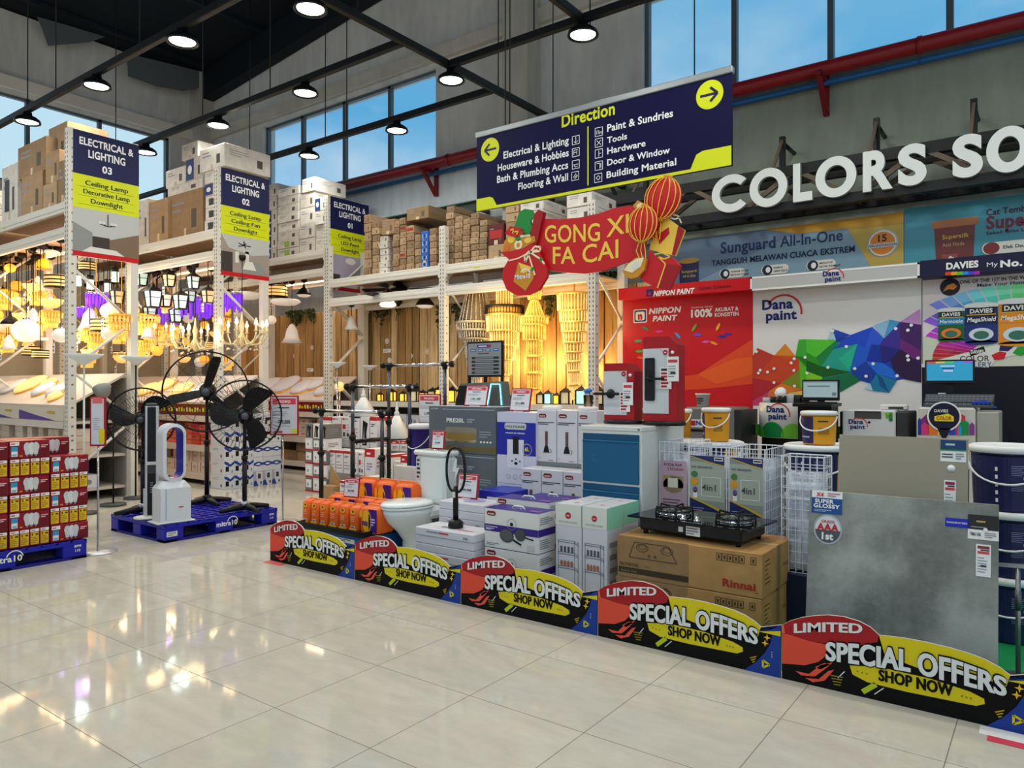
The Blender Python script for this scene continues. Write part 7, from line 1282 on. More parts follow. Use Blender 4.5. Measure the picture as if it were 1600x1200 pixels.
def art_grey(t, R, w, L):
    def gl_(q, w, h): q.rect(0, 0, w, h*.68, M('#174a8c', .3)); q.txt('X4', w*.27, h*.74, h*.17, M('#c8303a', .3), 2, bold=.04); q.bars(w*.52, h*.74, w*.95, h*.94, 2, M('#b8808a', .4), 2); q.txt('SUPER', w*.42, h*.46, h*.17, WHITE, 2, w=w*.62, bold=.035); q.txt('GLOSSY', w*.5, h*.25, h*.17, WHITE, 2, w=w*.86, bold=.035); q.bars(w*.1, h*.06, w*.7, h*.18, 2, M('#9ab0d8', .4), 2)
    sticker(t, R, 'gloss_sticker', w*.015, L*.86, w*.18, L*.14, gl_)
    b = B(); b.T = R; q = b.panel((w*.115, -.001, L*.765)); q.ell(0, 0, .068, .075, M('#aab0b4', .3, .4), 1, 36); q.ell(0, 0, .06, .066, M('#d0d4d6', .3), 2, 36); q.ell(0, 0, .06, .066, M('#4a5256', .3), 3, 20, PI*1.02, PI*1.98); q.txt('GRADE', 0, .032, .014, M('#b8303a', .4), 4, bold=.02); q.txt('AAA', 0, -.006, .034, M('#b8202a', .4), 4, w=.105, bold=.04); q.txt('1st', 0, -.05, .034, WHITE, 4, bold=.04); b.build('grade_sticker', t)
    sticker(t, R, 'pattern_sticker', w*.745, L*.855, w*.115, L*.05, lambda q, w, h: (q.rect(0, 0, w, h, M('#1a28b0', .35)), q.txt('RANDOM PATTERN', w/2, h*.4, h*.2, WHITE, 2, w=w*.85)))
    def br(q, w, h): q.rect(0, h*.4, w, h, M('#2a2622', .35)); q.txt('Vicenza', w*.5, h*.68, h*.14, M('#b8a05a', .4), 2, w=w*.5, sh=.2) if False else q.bars(w*.28, h*.66, w*.76, h*.8, 1, M('#b8a05a', .4), 2); q.bars(w*.1, h*.46, w*.9, h*.54, 1, LINK, 2); q.txt('TM61186', w*.25, h*.14, h*.14, INK, 2, w=w*.36, bold=.02); q.bars(w*.55, h*.08, w*.95, h*.32, 3, LINK, 2); q.ell(w*.58, h*.42, w*.07, w*.07, WHITE, 4)
    sticker(t, R, 'name_card', w*.855, L*.80, w*.145, L*.135, br); sticker(t, R, 'price_tag', w*.895, L*.60, w*.07, L*.175, pt)
def art_beige(t, R, w, L):
    sticker(t, R, 'name_card', w*.80, L*.86, w*.185, L*.13, lambda q, w, h: (q.rect(0, h*.55, w, h, M('#1c3f6a', .35)), q.rect(0, h*.5, w, h*.56, M('#2a7a5a', .35), 2), q.bars(w*.2, h*.7, w*.8, h*.88, 1, M('#a8d0c8', .4), 2), q.bars(w*.06, h*.15, w*.5, h*.4, 2, INK, 2, 2, .4), q.bars(w*.6, h*.1, w*.95, h*.42, 3, LINK, 2)))
    b = B(); b.T = R; b.cyl((w*.88, -.004, L*.82), (w*.88, .001, L*.82), .018, WHITE, 16); b.build('pin', t); sticker(t, R, 'price_tag', w*.83, L*.55, w*.085, L*.20, pt)
yb1 = 3.90; x0, x1 = onY(1243, 990, 3.9).x, onY(1554, 1033, 3.9).x
lean = .14; zt_ = .875
tileboard('big grey stone-look tile leaning behind the rightmost board', -1.02, -.205, 3.86, .055, .865, .13, M('#92968e', .3, kind='marble', name='grey_stone_tile'), art_grey)
t_b = tileboard('plain beige tile standing behind the big grey tile', onY(1311, 700, 4.3).x, onY(1513, 700, 4.3).x, 4.20, .30, zat(682, onY(1400, 682, 4.3).x, 4.3), .13, M('#9d9480', .3), art_beige)
t = thing('tile_easel', 'dark stepped stand holding the grey and beige tiles', 'stand', (-1.0, 3.82, 0))
b = B()
for x in (.05, .62):
    b.box(x, 0, .02, x+.04, .62, .05, EASEL); b.tube([(x+.02, .055, .04), (x+.02, .165, .84)], .012, EASEL, 6); b.box(x, .36, .05, x+.04, .40, .28, EASEL); b.tube([(x+.02, .43, .28), (x+.02, .53, .98)], .012, EASEL, 6); b.box(x, 0, .02, x+.04, .02, .075, EASEL)
b.box(.0, .005, .03, .76, .055, .05, EASEL); b.box(0, .37, .27, .68, .42, .295, EASEL)
b.build('frame', t)
# ------------------------------------------------------------------ green mat, paint pails
b = B(); b.box(-1.6, 3.70, .001, .75, 5.6, .006, M('#0f8a4a', .6)); solo(b, 'green_mat', 'green floor mat under the tiles and pails', 'mat')
NV = M('#20244f', .35); PY = M('#d8961e', .35); TXTP = M('#9aa0c0', .5)
def big_art(b, r, h):
    wrap(b, r, h, NV, -250, -44, .03, .84); wrap(b, r, h, PY, -44, 60, .03, .84, .0012)
    for k in range(6): wrap(b, r, h, TXTP, -84, -56+(k % 3)*-6, .70-k*.028, .706-k*.028, .0022, 6)
    for k in range(4): wrap(b, r, h, TXTP, -84, -60-(k % 2)*6, .42-k*.03, .426-k*.03, .0022, 6)
    for k in range(5): wrap(b, r, h, WHITE, -108, -104, .62-k*.12, .68-k*.12, .0022, 3)
    wrap(b, r, h, TXTP, -66, -62, .5, .54, .0022, 3)
    for k in range(3): wrap(b, r, h, M('#a84a1e', .4), -40, -30, .7-k*.2, .76-k*.2, .0025, 4)
GP = 'navy and yellow paint pails'; pc = onZ(1580, 705, 1.065); rp = .185
for i in range(3): pail(('bottom navy paint pail of the stack at the right edge', 'middle navy paint pail of the stack at the right edge', 'top navy paint pail of the stack at the right edge')[i], -.21, 4.95, .007+i*.356, rp, .354, NV, WHITE, big_art, GP)
for k, (px, y, z, nm) in enumerate(((1111, 688, 1.07, 'behind the left wire bins'), (1280, 693, 1.07, 'behind the right wire bin'))):
    p = onZ(px, y, z); yy = max(p.y, 5.35) if k == 0 else max(p.y, 5.2)
    # keep the photo bearing, clear of the bins
    s = yy/p.y; x = p.x*s; r = .185*s; zt2 = CH+(z-CH)*s; n = 3; hh = zt2/n
    for i in range(n): pail(f'{("bottom","middle","top")[i]} white-lidded paint pail of the stack {nm}', x, yy, i*hh, r, hh-.001, NV, WHITE, big_art, GP)
    q0, q1, ty = ((1098, 1140, 637) if k == 0 else (1252, 1308, 642)); a, c = onY(q0, 660, yy-r*.1).x, onY(q1, 660, yy-r*.1).x; rr = (c-a)/2*.98; hz = zat(ty, (a+c)/2, yy)-zt2
    def sm(b, r, h, k=k): wrap(b, r, h, M('#2a2450', .35), -200, -95 if k else -125, .03, .84); wrap(b, r, h, PY, -95 if k else -125, 20, .03, .84); wrap(b, r, h, M('#a8741a', .4), -80, -40, .3, .5, .002, 4); wrap(b, r, h, INK, -80, -45, .68, .72, .002, 4); wrap(b, r, h, TXTP, -160, -110 if k else -130, .2, .25, .002, 6)
    pail(('small yellow and violet tub on the pail stack by the cabinet', 'small violet and yellow tub on the pail stack by the beige tile')[k], (a+c)/2, yy-r*.1, zt2, rr, hz, PY, WHITE, sm, 'small paint tubs')
for px, lab in ((996, 'small yellow tub seen between the two lock displays'), (1063, 'small yellow tub just right of the taller lock display')):
    y = 5.55; p = onY(px, 650, y); zb2 = .98; pail(lab, p.x, y, zb2, .09, zat(638 if px < 1000 else 639, p.x, y)-zb2, PY, WHITE, None, 'small paint tubs'); b = B(); b.lathe([(.16, 0), (.165, .5), (.165, .978), (.001, .979)], M('#23244a', .4), n=28); solo(b, 'paint_drum', lab.replace('small yellow tub', 'navy drum under the small yellow tub'), 'drum', None, (p.x, y, 0))
# chrome pole at the right edge
p = onZ(1591, 1062); t = thing('stand_pole', 'grey metal T-shaped stand in front of the pails at right edge', 'stand', (p.x, p.y, .006)); d = (p-_c).dot(_f); ht = zat(890, p.x, p.y)
b = B(); b.cyl((0, 0, 0), (0, 0, ht), .011, M('#8d9092', .3, .8), 10); b.cyl((0, 0, ht*.62), (0, 0, ht*.8), .014, M('#6d7072', .4, .8), 10); b.build('pole', t); b = B(); b.prism([(-.08, -.012, ht), (.12, -.012, ht+.01), (.12, -.012, ht+.03), (-.08, -.012, ht+.015)], (0, .024, 0), M('#a5a8aa', .3, .8)); b.build('top_bar', t); b = B(); b.lathe([(.09, 0), (.09, .006), (.015, .02)], M('#6d7072', .4, .8), n=20); b.build('base', t)
# ------------------------------------------------------------------ tinting machines and monitors
t = thing('tinting_machine', 'grey tinting machine with a blue lettered strip before the red panel', 'machine'); Y = 7.0; a, c = onY(1070, 680, Y).x, onY(1146, 680, Y).x; z1 = zat(636, a, Y); GM = M('#77746e', .4)
b = B(); b.box(a, Y, 0, c, Y+.5, z1, GM, .02); P = PP(b, Y-.001); P.rect(1078, 655, 1125, 667, WHITE, 1); P.txt('NIPPON', 1088, 1125, 657, 664, M('#2a3a8c', .4), 3, bold=.04); P.rect(1080, 657, 1087, 665, OXO, 2); P.rect(1076, 670, 1108, 674, BLACK, 1); b.build('body', t)
b = B(); b.box(c, Y+.02, 0, c+.07, Y+.5, z1-.02, M('#2a2a2a', .5)); b.build('side_cover', t)
p = onY(1098, 636, 7.15); b = B(); h = zat(615, p.x, 7.15)-z1; b.lathe([(.055, 0), (.068, h*.9), (.075, h*.9), (.075, h), (.001, h)], OFFW, n=20); wr = b.panel((-.04, -.068, h*.2)); wr.bars(0, 0, .08, h*.5, 3, INK, 3); solo(b, 'paper_cup', 'white tub standing on the grey tinting machine', 'cup', None, (p.x, 7.15, z1+.001))
t = thing('tinting_machine', 'round white tinting machine with green circles before the rainbow panel', 'machine'); Y = 7.45; a, c = onY(1172, 660, Y-.3).x, onY(1296, 660, Y-.3).x; r = (c-a)/2; cx = (a+c)/2; z1 = zat(632, cx, Y-.3); z0 = zat(686, cx, Y-.3)
b = B(); b.lathe([(r, z0), (r, z1), (r*.97, z1+.01), (.001, z1+.01)], M('#d8d8d0', .35), (cx, Y, 0), 48, 1, .7)
def onr(x, z, e=.002): 
    u = max(-1, min(1, x/r)); return (cx+x, Y-.7*r*math.sqrt(1-u*u)-e, z)
for x, s, cc in ((-.36, .10, '#4aa82a'), (-.18, .13, '#0f7a3a'), (.03, .12, '#6ab82a'), (.22, .11, '#0f6a3a'), (.38, .1, '#4aa82a')):
    n = 14; X = [x-s+2*s*i/n for i in range(n+1)]; pts = [onr(u, z, .004) for u in X for z in (z0+.004, z0+.005+1.15*math.sqrt(max(0, s*s-(u-x)**2)))]; b.add(pts, [(2*i, 2*i+2, 2*i+3, 2*i+1) for i in range(n)], M(cc, .4))
L0 = len(b.v); qq = b.panel((cx, Y, 0)); logo_dana(qq, -.14, (z0+z1)/2+.06, .26)
for i in range(L0, len(b.v)): x, y, z = b.v[i]; o = onr(x-cx, z, .004+(Y-y)); b.v[i] = o
b.build('body', t); b = B(); b.lathe([(r*.93, 0), (r*.93, z0), (.001, z0)], BLACK, (cx, Y, 0), 40, 1, .7); b.build('plinth', t)
rnd = random.Random(4)
for k in range(7): b = B(); b.cyl((cx-r*.7+k*r*.2, Y-.12, z1), (cx-r*.7+k*r*.2, Y-.12, z1+rnd.uniform(.05, .1)), rnd.uniform(.04, .06), BLACK if k % 3 else M('#b8b8b8', .3), 14); b.build('colour_canister', t)
b = B(); b.lathe([(.001, 0), (.052, .002), (.055, .008), (.001, .012)], WHITE, (0, 0, 0), 24); o = b.build('mirror_disc', t); o.location = (cx-r*.28, Y-.2, z1+.11); o.rotation_euler = (1.2, 0, 0); b = B(); b.cyl((cx-r*.28, Y-.18, z1), (cx-r*.28, Y-.18, z1+.08), .05, BLACK, 14); b.build('colour_canister', t)
def monitor(lab, px0, px1, py0, py1, Y, zdesk, scr, art, tilt=0):
    a, c = onY(px0, py0, Y).x, onY(px1, py0, Y).x; w = c-a; z1, z0 = onY((px0+px1)/2, py0, Y).z, onY((px0+px1)/2, py1, Y).z; t = thing('computer_monitor', lab, 'monitor', ((a+c)/2, Y, zdesk)); 
    b = B(); b.box(-w/2, 0, z0-zdesk, w/2, .035, z1-zdesk, BLACK, .005); b.build('bezel', t); b = B(); b.box(-w/2+.014, -.002, z0-zdesk+.03, w/2-.014, .001, z1-zdesk-.014, M(scr, .3, emit=.55)); art(b.panel((-w/2+.014, -.0025, z0-zdesk+.03)), w-.028, z1-z0-.044); b.build('screen', t)
    b = B(); b.box(-.03, .02, .01, .03, .05, z0-zdesk+.05, BLACK); b.box(-.12, -.06, 0, .12, .12, .012, BLACK, .004); b.build('stand', t); return t
def s1(q, w, h): q.rect(0, h*.92, w, h, M('#6d8088', .3, emit=.3)); q.rect(w*.12, h*.66, w*.78, h*.72, M('#55686e', .3, emit=.2)); q.rect(w*.85, h*.1, w*.97, h*.3, M('#6d7a80', .3, emit=.2))
def s2(q, w, h):
    for k, c in enumerate(('#c84a3a', '#d8a83a', '#4ab85a', '#3a8ad8', '#8a5ac8')): q.rect(w*k/5, h*.9, w*(k+1)/5, h, M(c, .3, emit=.4))
    q.rect(w*.3, h*.72, w*.62, h*.79, M('#a8c8d8', .3, emit=.4)); q.rect(w*.34, h*.6, w*.6, h*.66, M('#1f3f8c', .3, emit=.4)); q.rect(w*.37, h*.46, w*.58, h*.56, M('#a8c0d8', .3, emit=.4))
zd = zat(630, onY(1280, 630, 7.0).x, 7.0); monitor('computer monitor with a grey screen beside the round tinting machine', 1253, 1311, 593, 626, 7.0, zd, '#8fa3a6', s1)
a, c = onY(1243, 640, 6.95).x, onY(1303, 640, 6.95).x
t = thing('computer_desk', 'small black desk under the grey-screen monitor', 'desk', (0, 0, 0)); b = B(); b.box(a, 6.85, zd-.03, c, 7.25, zd, BLACK, .004); b.build('top', t); b = B(); b.box(a+.02, 6.95, 0, c-.02, 7.2, zd-.03, M('#15161a', .5)); b.build('cabinet', t)
t = thing('tinting_machine', 'white box tinting machine with logo behind the beige tile', 'machine'); Y = 7.2; a, c = onY(1316, 680, Y).x, onY(1399, 680, Y).x; z1 = zat(640, a, Y)
b = B(); b.box(a, Y, 0, c, Y+.5, z1, M('#d2d2cf', .4), .01); P = PP(b, Y-.001); P.rect(1335, 642, 1377, 654, M('#4a4846', .4), 1); P.rect(1337, 642, 1375, 644, M('#2a2a2a', .4), 2); g_ = P.c(1338, 665); logo_dana(P.q, g_[0], g_[1], .17)
for x, y, cc in ((1382, 647, '#a8d08a'), (1387, 647, '#8ac05a'), (1392, 647, '#4aa03a'), (1387, 651.5, '#6ab04a'), (1392, 651.5, '#3a903a'), (1392, 656, '#1f7a3a')): P.ell(x, y, .016, .016, M(cc, .4), 2)
P.ell(1358, 660, .012, .01, BLACK, 2); b.build('body', t); b = B(); b.box(c, Y+.02, 0, c+.10, Y+.5, z1-.01, M('#333435', .5), .01); b.build('side_cover', t)
b = B(); b.box(a-.03, Y+.05, 0, a-.002, Y+.5, z1-.02, BLACK); b.build('side_cover', t)
b = B(); b.box(0, 0, 0, .22, .1, .05, OFFW, .01); b.bars = None; q = b.panel((0, 0, 0)); q.rect(.07, .01, .19, .03, INK); solo(b, 'paper_slip', 'white slip dispenser on the white box tinting machine', 'box', None, (onY(1374, 640, Y+.1).x, Y+.12, z1))
# colour cabinet
t = thing('tinting_machine', 'tinting cabinet printed with rainbow houses before the navy panel', 'machine'); Y = 7.1; a, c = onY(1434, 660, Y).x, onY(1524, 660, Y).x; z1 = zat(636, a, Y)
b = B(); b.box(a, Y, 0, c, Y+.5, z1, M('#c9c4b8', .4), .015); P = PP(b, Y-.0015); C13 = lambda x, y: (1300+x*.1875, 540+y*.1875)
for k, (x0, x1, yt, cc) in enumerate(((715, 745, 600, '#1f3a8c'), (745, 790, 590, '#8a2a7a'), (770, 830, 565, '#7a2a6a'), (745, 800, 640, '#d83a7a'), (805, 880, 620, '#e8742a'), (880, 900, 690, '#e8d82a'), (900, 925, 690, '#2a9a3a'), (950, 975, 680, '#e8c82a'), (975, 1030, 640, '#2a4ab8'), (1030, 1110, 565, '#d82a3a'), (1065, 1140, 620, '#1f8a4a'), (1050, 1080, 660, '#2a9ac8'), (1145, 1190, 640, '#8a3a8a'))):
    P.poly([C13(x0, 745), C13(x1, 745), C13(x1, yt+22), C13((x0+x1)/2, yt), C13(x0, yt+22)], M(cc, .4), 1+k*.3)
a_ = P.c(*C13(935, 610)); P.q.ell(a_[0], a_[1]+.02, .125, .125, WHITE, 7, 30); P.q.ell(a_[0], a_[1]+.02, .112, .112, M('#1a1430', .4), 8, 30); P.q.poly([(a_[0]-.05, a_[1]-.08), (a_[0]+.05, a_[1]-.08), (a_[0]+.015, a_[1]-.16), (a_[0], a_[1]-.22), (a_[0]-.015, a_[1]-.16)], M('#1a1430', .4), 8); P.q.txt('DAVIES', a_[0]-.02, a_[1]+.055, .025, WHITE, 10, w=.1, bold=.02); P.q.poly([(a_[0]-.07, a_[1]-.02), (a_[0]+.07, a_[1]-.02), (a_[0]+.07, a_[1]+.02), (a_[0]+.03, a_[1]+.045), (a_[0]-.07, a_[1]+.02)], M('#e8d820', .4), 9); P.q.txt('COLOR', a_[0], a_[1]-.008, .03, OXO, 10, w=.11, bold=.03)
b.build('cabinet_body', t); b = B(); b.box(c+.004, Y+.02, 0, c+.16, Y+.5, z1-.03, M('#a8a598', .5), .01); b.build('side_panel', t)
zk = z1; 
kb = thing('computer_keyboard', 'grey keyboard tray on the rainbow tinting cabinet', 'keyboard', (onY(1443, 630, Y+.05).x, Y+.04, zk)); b = B(); b.prism([(0, 0, 0), (.5, 0, 0), (.5, .16, .09), (0, .16, .09)], (0, 0, .02), M('#4a4d50', .5)); b.box(0, .02, 0, .5, .16, .05, M('#3a3c40', .5)); b.build('tray', kb); b = B()
for i in range(16):
    for j in range(4): x, y = .015+i*.03, .01+j*.037; z = y*.5625+.021; b.box(x, y, z-.002, x+.023, y+.028, z+.008+.0, M('#85888a', .5))
b.build('key', kb)['kind'] = 'stuff'
mo = monitor('computer monitor with a teal screen above the rainbow tinting cabinet', 1445, 1523, 562, 600, Y+.24, zk, '#2a8ab0', s2)
pbox('small white card box leaning under the teal-screen monitor', onY(1464, 620, Y+.3).x, onY(1478, 620, Y+.3).x, Y+.36, .03, zk, zat(614, onY(1470, 614, Y+.36).x, Y+.36), WHITE)
b = B(); b.prism([(0, 0, 0), (.17, 0, 0), (.10, 0, .06), (0, 0, .05)], (0, .1, 0), M('#2040c0', .5)); solo(b, 'blue_cloth', 'blue folded cloth at the right end of the keyboard tray', 'cloth', None, (onY(1512, 636, Y+.05).x+.03, Y+.05, zk))
# ================================================================== left side: pallets, bulbs, fans
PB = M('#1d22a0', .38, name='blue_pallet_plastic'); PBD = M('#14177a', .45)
def pallet(lab, x0, y0, w, d, h=.15):
    t = thing('plastic_pallet', lab, 'pallet', (x0, y0, 0), 0, 'blue plastic pallets'); b = B()
    b.box(0, 0, h-.035, w, d, h-.012, PB)
    n = 9
    for i in range(n+1): x = (w-.02)*i/n; b.box(x, 0, h-.012, x+.02, d, h, PB)
    for j in range(12): y = (d-.02)*j/11; b.box(0, y, h-.012, w, y+.02, h-.002, PB)
    b.build('deck', t)
    for x in (0, w/2-.07, w-.14):
        for y in (0, d/2-.09, d-.18): b = B(); b.box(x, y, .02, x+.14, y+.18, h-.035, PB, .006); b.build('block', t)
    b = B()
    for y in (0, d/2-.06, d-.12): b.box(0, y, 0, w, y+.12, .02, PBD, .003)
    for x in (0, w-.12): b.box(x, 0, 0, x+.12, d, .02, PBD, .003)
    q = b.panel((w+.0005, d*.40, .03), (0, 1, 0)); q.o = Vector((w+.001, d*.41, .045)); q.txt('mitra10', .13, .022, .045, WHITE, 1, w=.22, bold=.03); q.ring(.19, .045, .06, .008, WHITE, 1, .2, 2.9)
    q.o = Vector((w+.001, d-.13, .045)); q.txt('BPM', .06, .05, .02, WHITE, 1, bold=.02); q.txt('110', .06, .015, .02, WHITE, 1, bold=.02)
    q.o = Vector((w+.001, .02, .05)); q.rect(0, 0, .1, .045, OFFW, 1); q.bars(.01, .005, .09, .04, 2, LINK, 2)
    b.build('runner', t); return t
pallet('blue plastic pallet under the red bulb cartons at the left edge', -7.36, 1.57, .99, 1.2); pallet('blue plastic pallet carrying the black fans', -7.36, 3.42, .99, 1.18, .16)
BR = M('#8e1524', .4); BRD = M('#6a0f1c', .4); BY = M('#e0b81c', .4); BLBM = M('#c9ccca', .35)
def bulbbig(name, lab, x0, x1, y0, y1, z0, z1):                      # picture faces +x
    d = y1-y0; h = z1-z0; b = B(); b.box(0, 0, 0, x1-x0, d, h, BR, .003); q = b.panel((x1-x0, 0, 0), (0, 1, 0)); q.poly([(d*.45, 0), (d, 0), (d, h*.75)], BRD, 1)
    q.rect(d*.02, h*.74, d*.24, h*.95, WHITE, 2); q.bars(d*.04, h*.79, d*.2, h*.9, 1, OXO, 3); q.rect(d*.05, h*.12, d*.2, h*.68, WHITE, 2); q.rect(d*.05, h*.42, d*.2, h*.68, M('#2a9ac8', .4), 3); q.rect(d*.07, h*.16, d*.18, h*.26, M('#6ab8c8', .4), 3)
    for k in (0, 2, 1):
        x = d*(.43+.11*k); q.ell(x, h*.64, d*.085, h*.26, BLBM if k != 1 else M('#d8dad8', .35), 3+.3*k); q.poly([(x-d*.07, h*.55), (x+d*.07, h*.55), (x+d*.045, h*.2), (x-d*.045, h*.2)], BLBM if k != 1 else M('#d8dad8', .35), 3.12+.3*k); q.rect(x-d*.022, h*.1, x+d*.022, h*.2, M('#8d908e', .4), 3.24+.3*k)
    q.bars(d*.78, h*.55, d*.97, h*.75, 2, M('#e8c0c4', .4), 3); q.rect(d*.25, h*.1, d*.32, h*.18, M('#e88a2a', .4), 3)
    return solo(b, name, lab, 'box', 'red bulb cartons on the pallet', (x0, y0, z0))
def bulbsmall(name, lab, x0, x1, y0, y1, z0, z1):
    d = y1-y0; h = z1-z0; b = B(); b.box(0, 0, 0, x1-x0, d, h, BR, .002); q = b.panel((x1-x0, 0, 0), (0, 1, 0)); q.rect(d*.08, h*.08, d*.92, h*.76, BY, 1); q.rect(d*.06, h*.8, d*.94, h*.97, WHITE, 1); q.bars(d*.15, h*.84, d*.8, h*.93, 1, OXO, 2); q.rect(d*.55, h*.6, d*.85, h*.7, M('#5a4a10', .5), 2); q.rect(d*.18, h*.58, d*.32, h*.72, M('#5a4a10', .5), 2); q.bars(d*.15, h*.14, d*.85, h*.54, 4, M('#a8881c', .5), 2)
    return solo(b, name, lab, 'box', 'small red and yellow bulb boxes', (x0, y0, z0))
hL = .1375; zb0 = .152; cw = .287
cols = [('right', 2.803, [0, 1, 0, 1, 0]), ('middle', 2.803-cw, [1, 0, 1, 0, 1, 0]), ('left', 2.803-2*cw, [1, 0, 1, 0, 1, 0])]
for nm, ye, kinds in cols:
    for i, k in enumerate(kinds):
        z0 = zb0+i*hL; z1 = z0+hL-.002; sh = random.uniform(-.012, .006); hgt = ORD[i]
        if not k: bulbbig('bulb_carton', f'red bulb carton with three bulbs pictured, layer {hgt} from below in the {nm} column', -6.62, -6.42+sh, ye-cw+.004, ye-.003, z0, z1)
        else:
            for j in range(4): bulbsmall('bulb_box', f'small red and yellow bulb box, {ORD[j]} from the left, {hgt} layer of the {nm} column', -6.62, -6.42+sh, ye-cw+.004+j*(cw-.007)/4, ye-cw+.004+(j+1)*(cw-.007)/4-.002, z0, z1)
for j, nm in enumerate(('right', 'middle', 'left')):
    for i in range(6 if j != 0 else 6): bulbbig('bulb_carton', f'red bulb carton of the second row back, layer {ORD[i]} from below, {nm} column', -6.86, -6.64, 2.75-(j+1)*cw+.004, 2.75-j*cw-.003, zb0+i*hL, zb0+(i+1)*hL-.002)
stand_sign('thin red framed price stand between the bulb pallet and the fans', 153, 863, 141, 166, 620, 697, rz=.62, thin=True); stand_sign('red framed promo price stand right of the fan pallet', 442, 815, 422, 467, 618, 680, rz=.62, price='789,000')
# ------------------------------------------------------------------ fans
def fan(lab, x, y, zc, R, zb, rz, tilt, nblade, fat, gset, spokes=54):
    t = thing('pedestal_fan', lab, 'fan', (x, y, zb), rz, 'black pedestal fans'); h = zc-zb; FB = M('#131314', .35)
    for a in (.5, .5+PI/2*1.0):
        b = B(); b.tube([(-.26*math.cos(a), -.26*math.sin(a), .022), (-.12*math.cos(a), -.12*math.sin(a), .04), (0, 0, .05), (.12*math.cos(a), .12*math.sin(a), .04), (.26*math.cos(a), .26*math.sin(a), .022)], [.02, .03, .036, .03, .02], FB, 8); b.build('foot', t)
    b = B(); b.lathe([(.05, .05), (.045, .09), (.03, .10)], M('#b8babc', .25, .8) if fat else FB, n=16); b.build('collar', t); b = B(); b.cyl((0, 0, .06), (0, 0, h*.55), .024, FB, 12); b.cyl((0, 0, h*.55), (0, 0, h-.06), .018, FB, 12); b.cyl((0, 0, h*.53), (0, 0, h*.57), .032, FB, 12); b.build('pole', t)
    Rm = Matrix.Translation((0, 0, h)) @ Matrix.Rotation(tilt, 4, 'X')
    b = B(); b.T = Rm; b.tube([(0, -.02, 0), (0, .05, 0), (0, .16, 0), (0, .2, 0)], [.07, .085, .08, .03], FB, 16); b.box(-.04, .02, -.1, .04, .1, -.02, FB, .01); b.build('motor', t)
    b = B(); b.T = Rm; n = 40
    for yy, rr in ((-.10, R), (-.07, R)): b.tube([(rr*math.cos(2*PI*i/n), yy, rr*math.sin(2*PI*i/n)) for i in range(n)], .0075, FB, 5, closed=True)
    for k, (rr, yy) in enumerate(((R*.75, -.145), (R*.5, -.16), (R*.25, -.165))): b.tube([(rr*math.cos(2*PI*i/32), yy, rr*math.sin(2*PI*i/32)) for i in range(32)], .0022, FB, 4, closed=True)
    for i in range(spokes):
        a = 2*PI*i/spokes; ca, sa = math.cos(a), math.sin(a); b.tube([(R*ca, -.10, R*sa), (R*.75*ca, -.145, R*.75*sa), (R*.2*ca, -.165, R*.2*sa)], .0017, FB, 3); b.tube([(R*ca, -.07, R*sa), (R*.6*ca, -.005, R*.6*sa), (R*.15*ca, .0, R*.15*sa)], .0017, FB, 3)
    b.build('guard', t)
    b = B(); b.T = Rm; b.tube([(0, -.172, 0), (0, -.165, 0)], R*.10, M('#55585e', .4, .3), 20); b.build('badge', t)
    for k in range(nblade):
        b = B(); b.T = Rm @ Matrix.Rotation(k*2*PI/nblade+gset, 4, 'Y'); w0, w1 = (.10, .26) if fat else (.07, .09); m = 8; vs = []
        for i in range(m+1):
            u = i/m; r = .05+(R*.9-.05)*u; wv = (w0+(w1-w0)*math.sin(u*PI*.62))*R*(1.15 if fat else 1.25)*(1 if u < .9 else .72)
            sk = (.28*u*u*R if fat else .05*u)
            for s in (-1, 1): vs.append((s*wv+sk, -.085+s*.030, r))
        b.add(vs+[(v[0], v[1]+.006, v[2]) for v in vs], [(2*i, 2*i+1, 2*i+3, 2*i+2) for i in range(m)]+[(2*i+2*(m+1), 2*i+2+2*(m+1), 2*i+3+2*(m+1), 2*i+1+2*(m+1)) for i in range(m)], M('#0c0c0d', .6), True); b.build('blade', t)
    b = B(); b.T = Rm; b.tube([(0, -.12, 0), (0, -.11, 0), (0, -.03, 0)], [.03, .055, .06], FB, 16); b.build('hub', t)
    return t
PT = .162
fan('black pedestal fan at the left of the pallet, half behind the tower fan', -7.14, 3.62, 1.085, .30, PT, .95, .05, 3, True, .5)
fan('tallest black pedestal fan with three slim blades at the back', -7.15, 4.295, 1.346, .417, PT, .95, .06, 3, False, .15, 16)
fan('black pedestal fan with broad curved blades at the front right of pallet', -6.47, 4.29, 1.118, .345, PT, 1.0, .08, 3, True, .35)
t = thing('tower_fan', 'slim white and black tower fan on the blue pallet', 'fan', (-6.84, 3.55, PT), 1.05); TW_ = M('#c9ccd2', .3)
b = B(); b.lathe([(.13, 0), (.13, .012), (.09, .02), (.001, .022)], OFFW, n=28, sx=1.2); b.build('base', t); b = B(); b.prism([(-.055, -.04, .02), (.055, -.04, .02), (.075, .05, .02), (-.075, .05, .02)], (0, 0, .25), TW_); b.prism([(-.05, -.04, .27), (.05, -.04, .27), (.06, .05, .27), (-.06, .05, .27)], (0, 0, .78), TW_); b.lathe([(.052, 1.05), (.045, 1.075), (.001, 1.08)], M('#3a3d42', .3), n=20); b.build('body', t)
b = B(); b.box(-.036, -.046, .03, .036, -.04, 1.04, BLACK, .003); b.box(-.05, -.048, .50, .05, -.041, .53, OFFW); b.box(-.036, -.0475, .42, .036, -.045, .50, M('#3a3c40', .4))
for k in range(5): b.box(-.012, -.048, .24+k*.022, .012, -.046, .25+k*.022, LINK)
b.build('grille', t)
t = thing('bladeless_fan', 'white bladeless fan with a tall blue oval ring on the pallet', 'fan', (-6.50, 3.56, PT), 1.45); BW_ = M('#d3d8dc', .25)
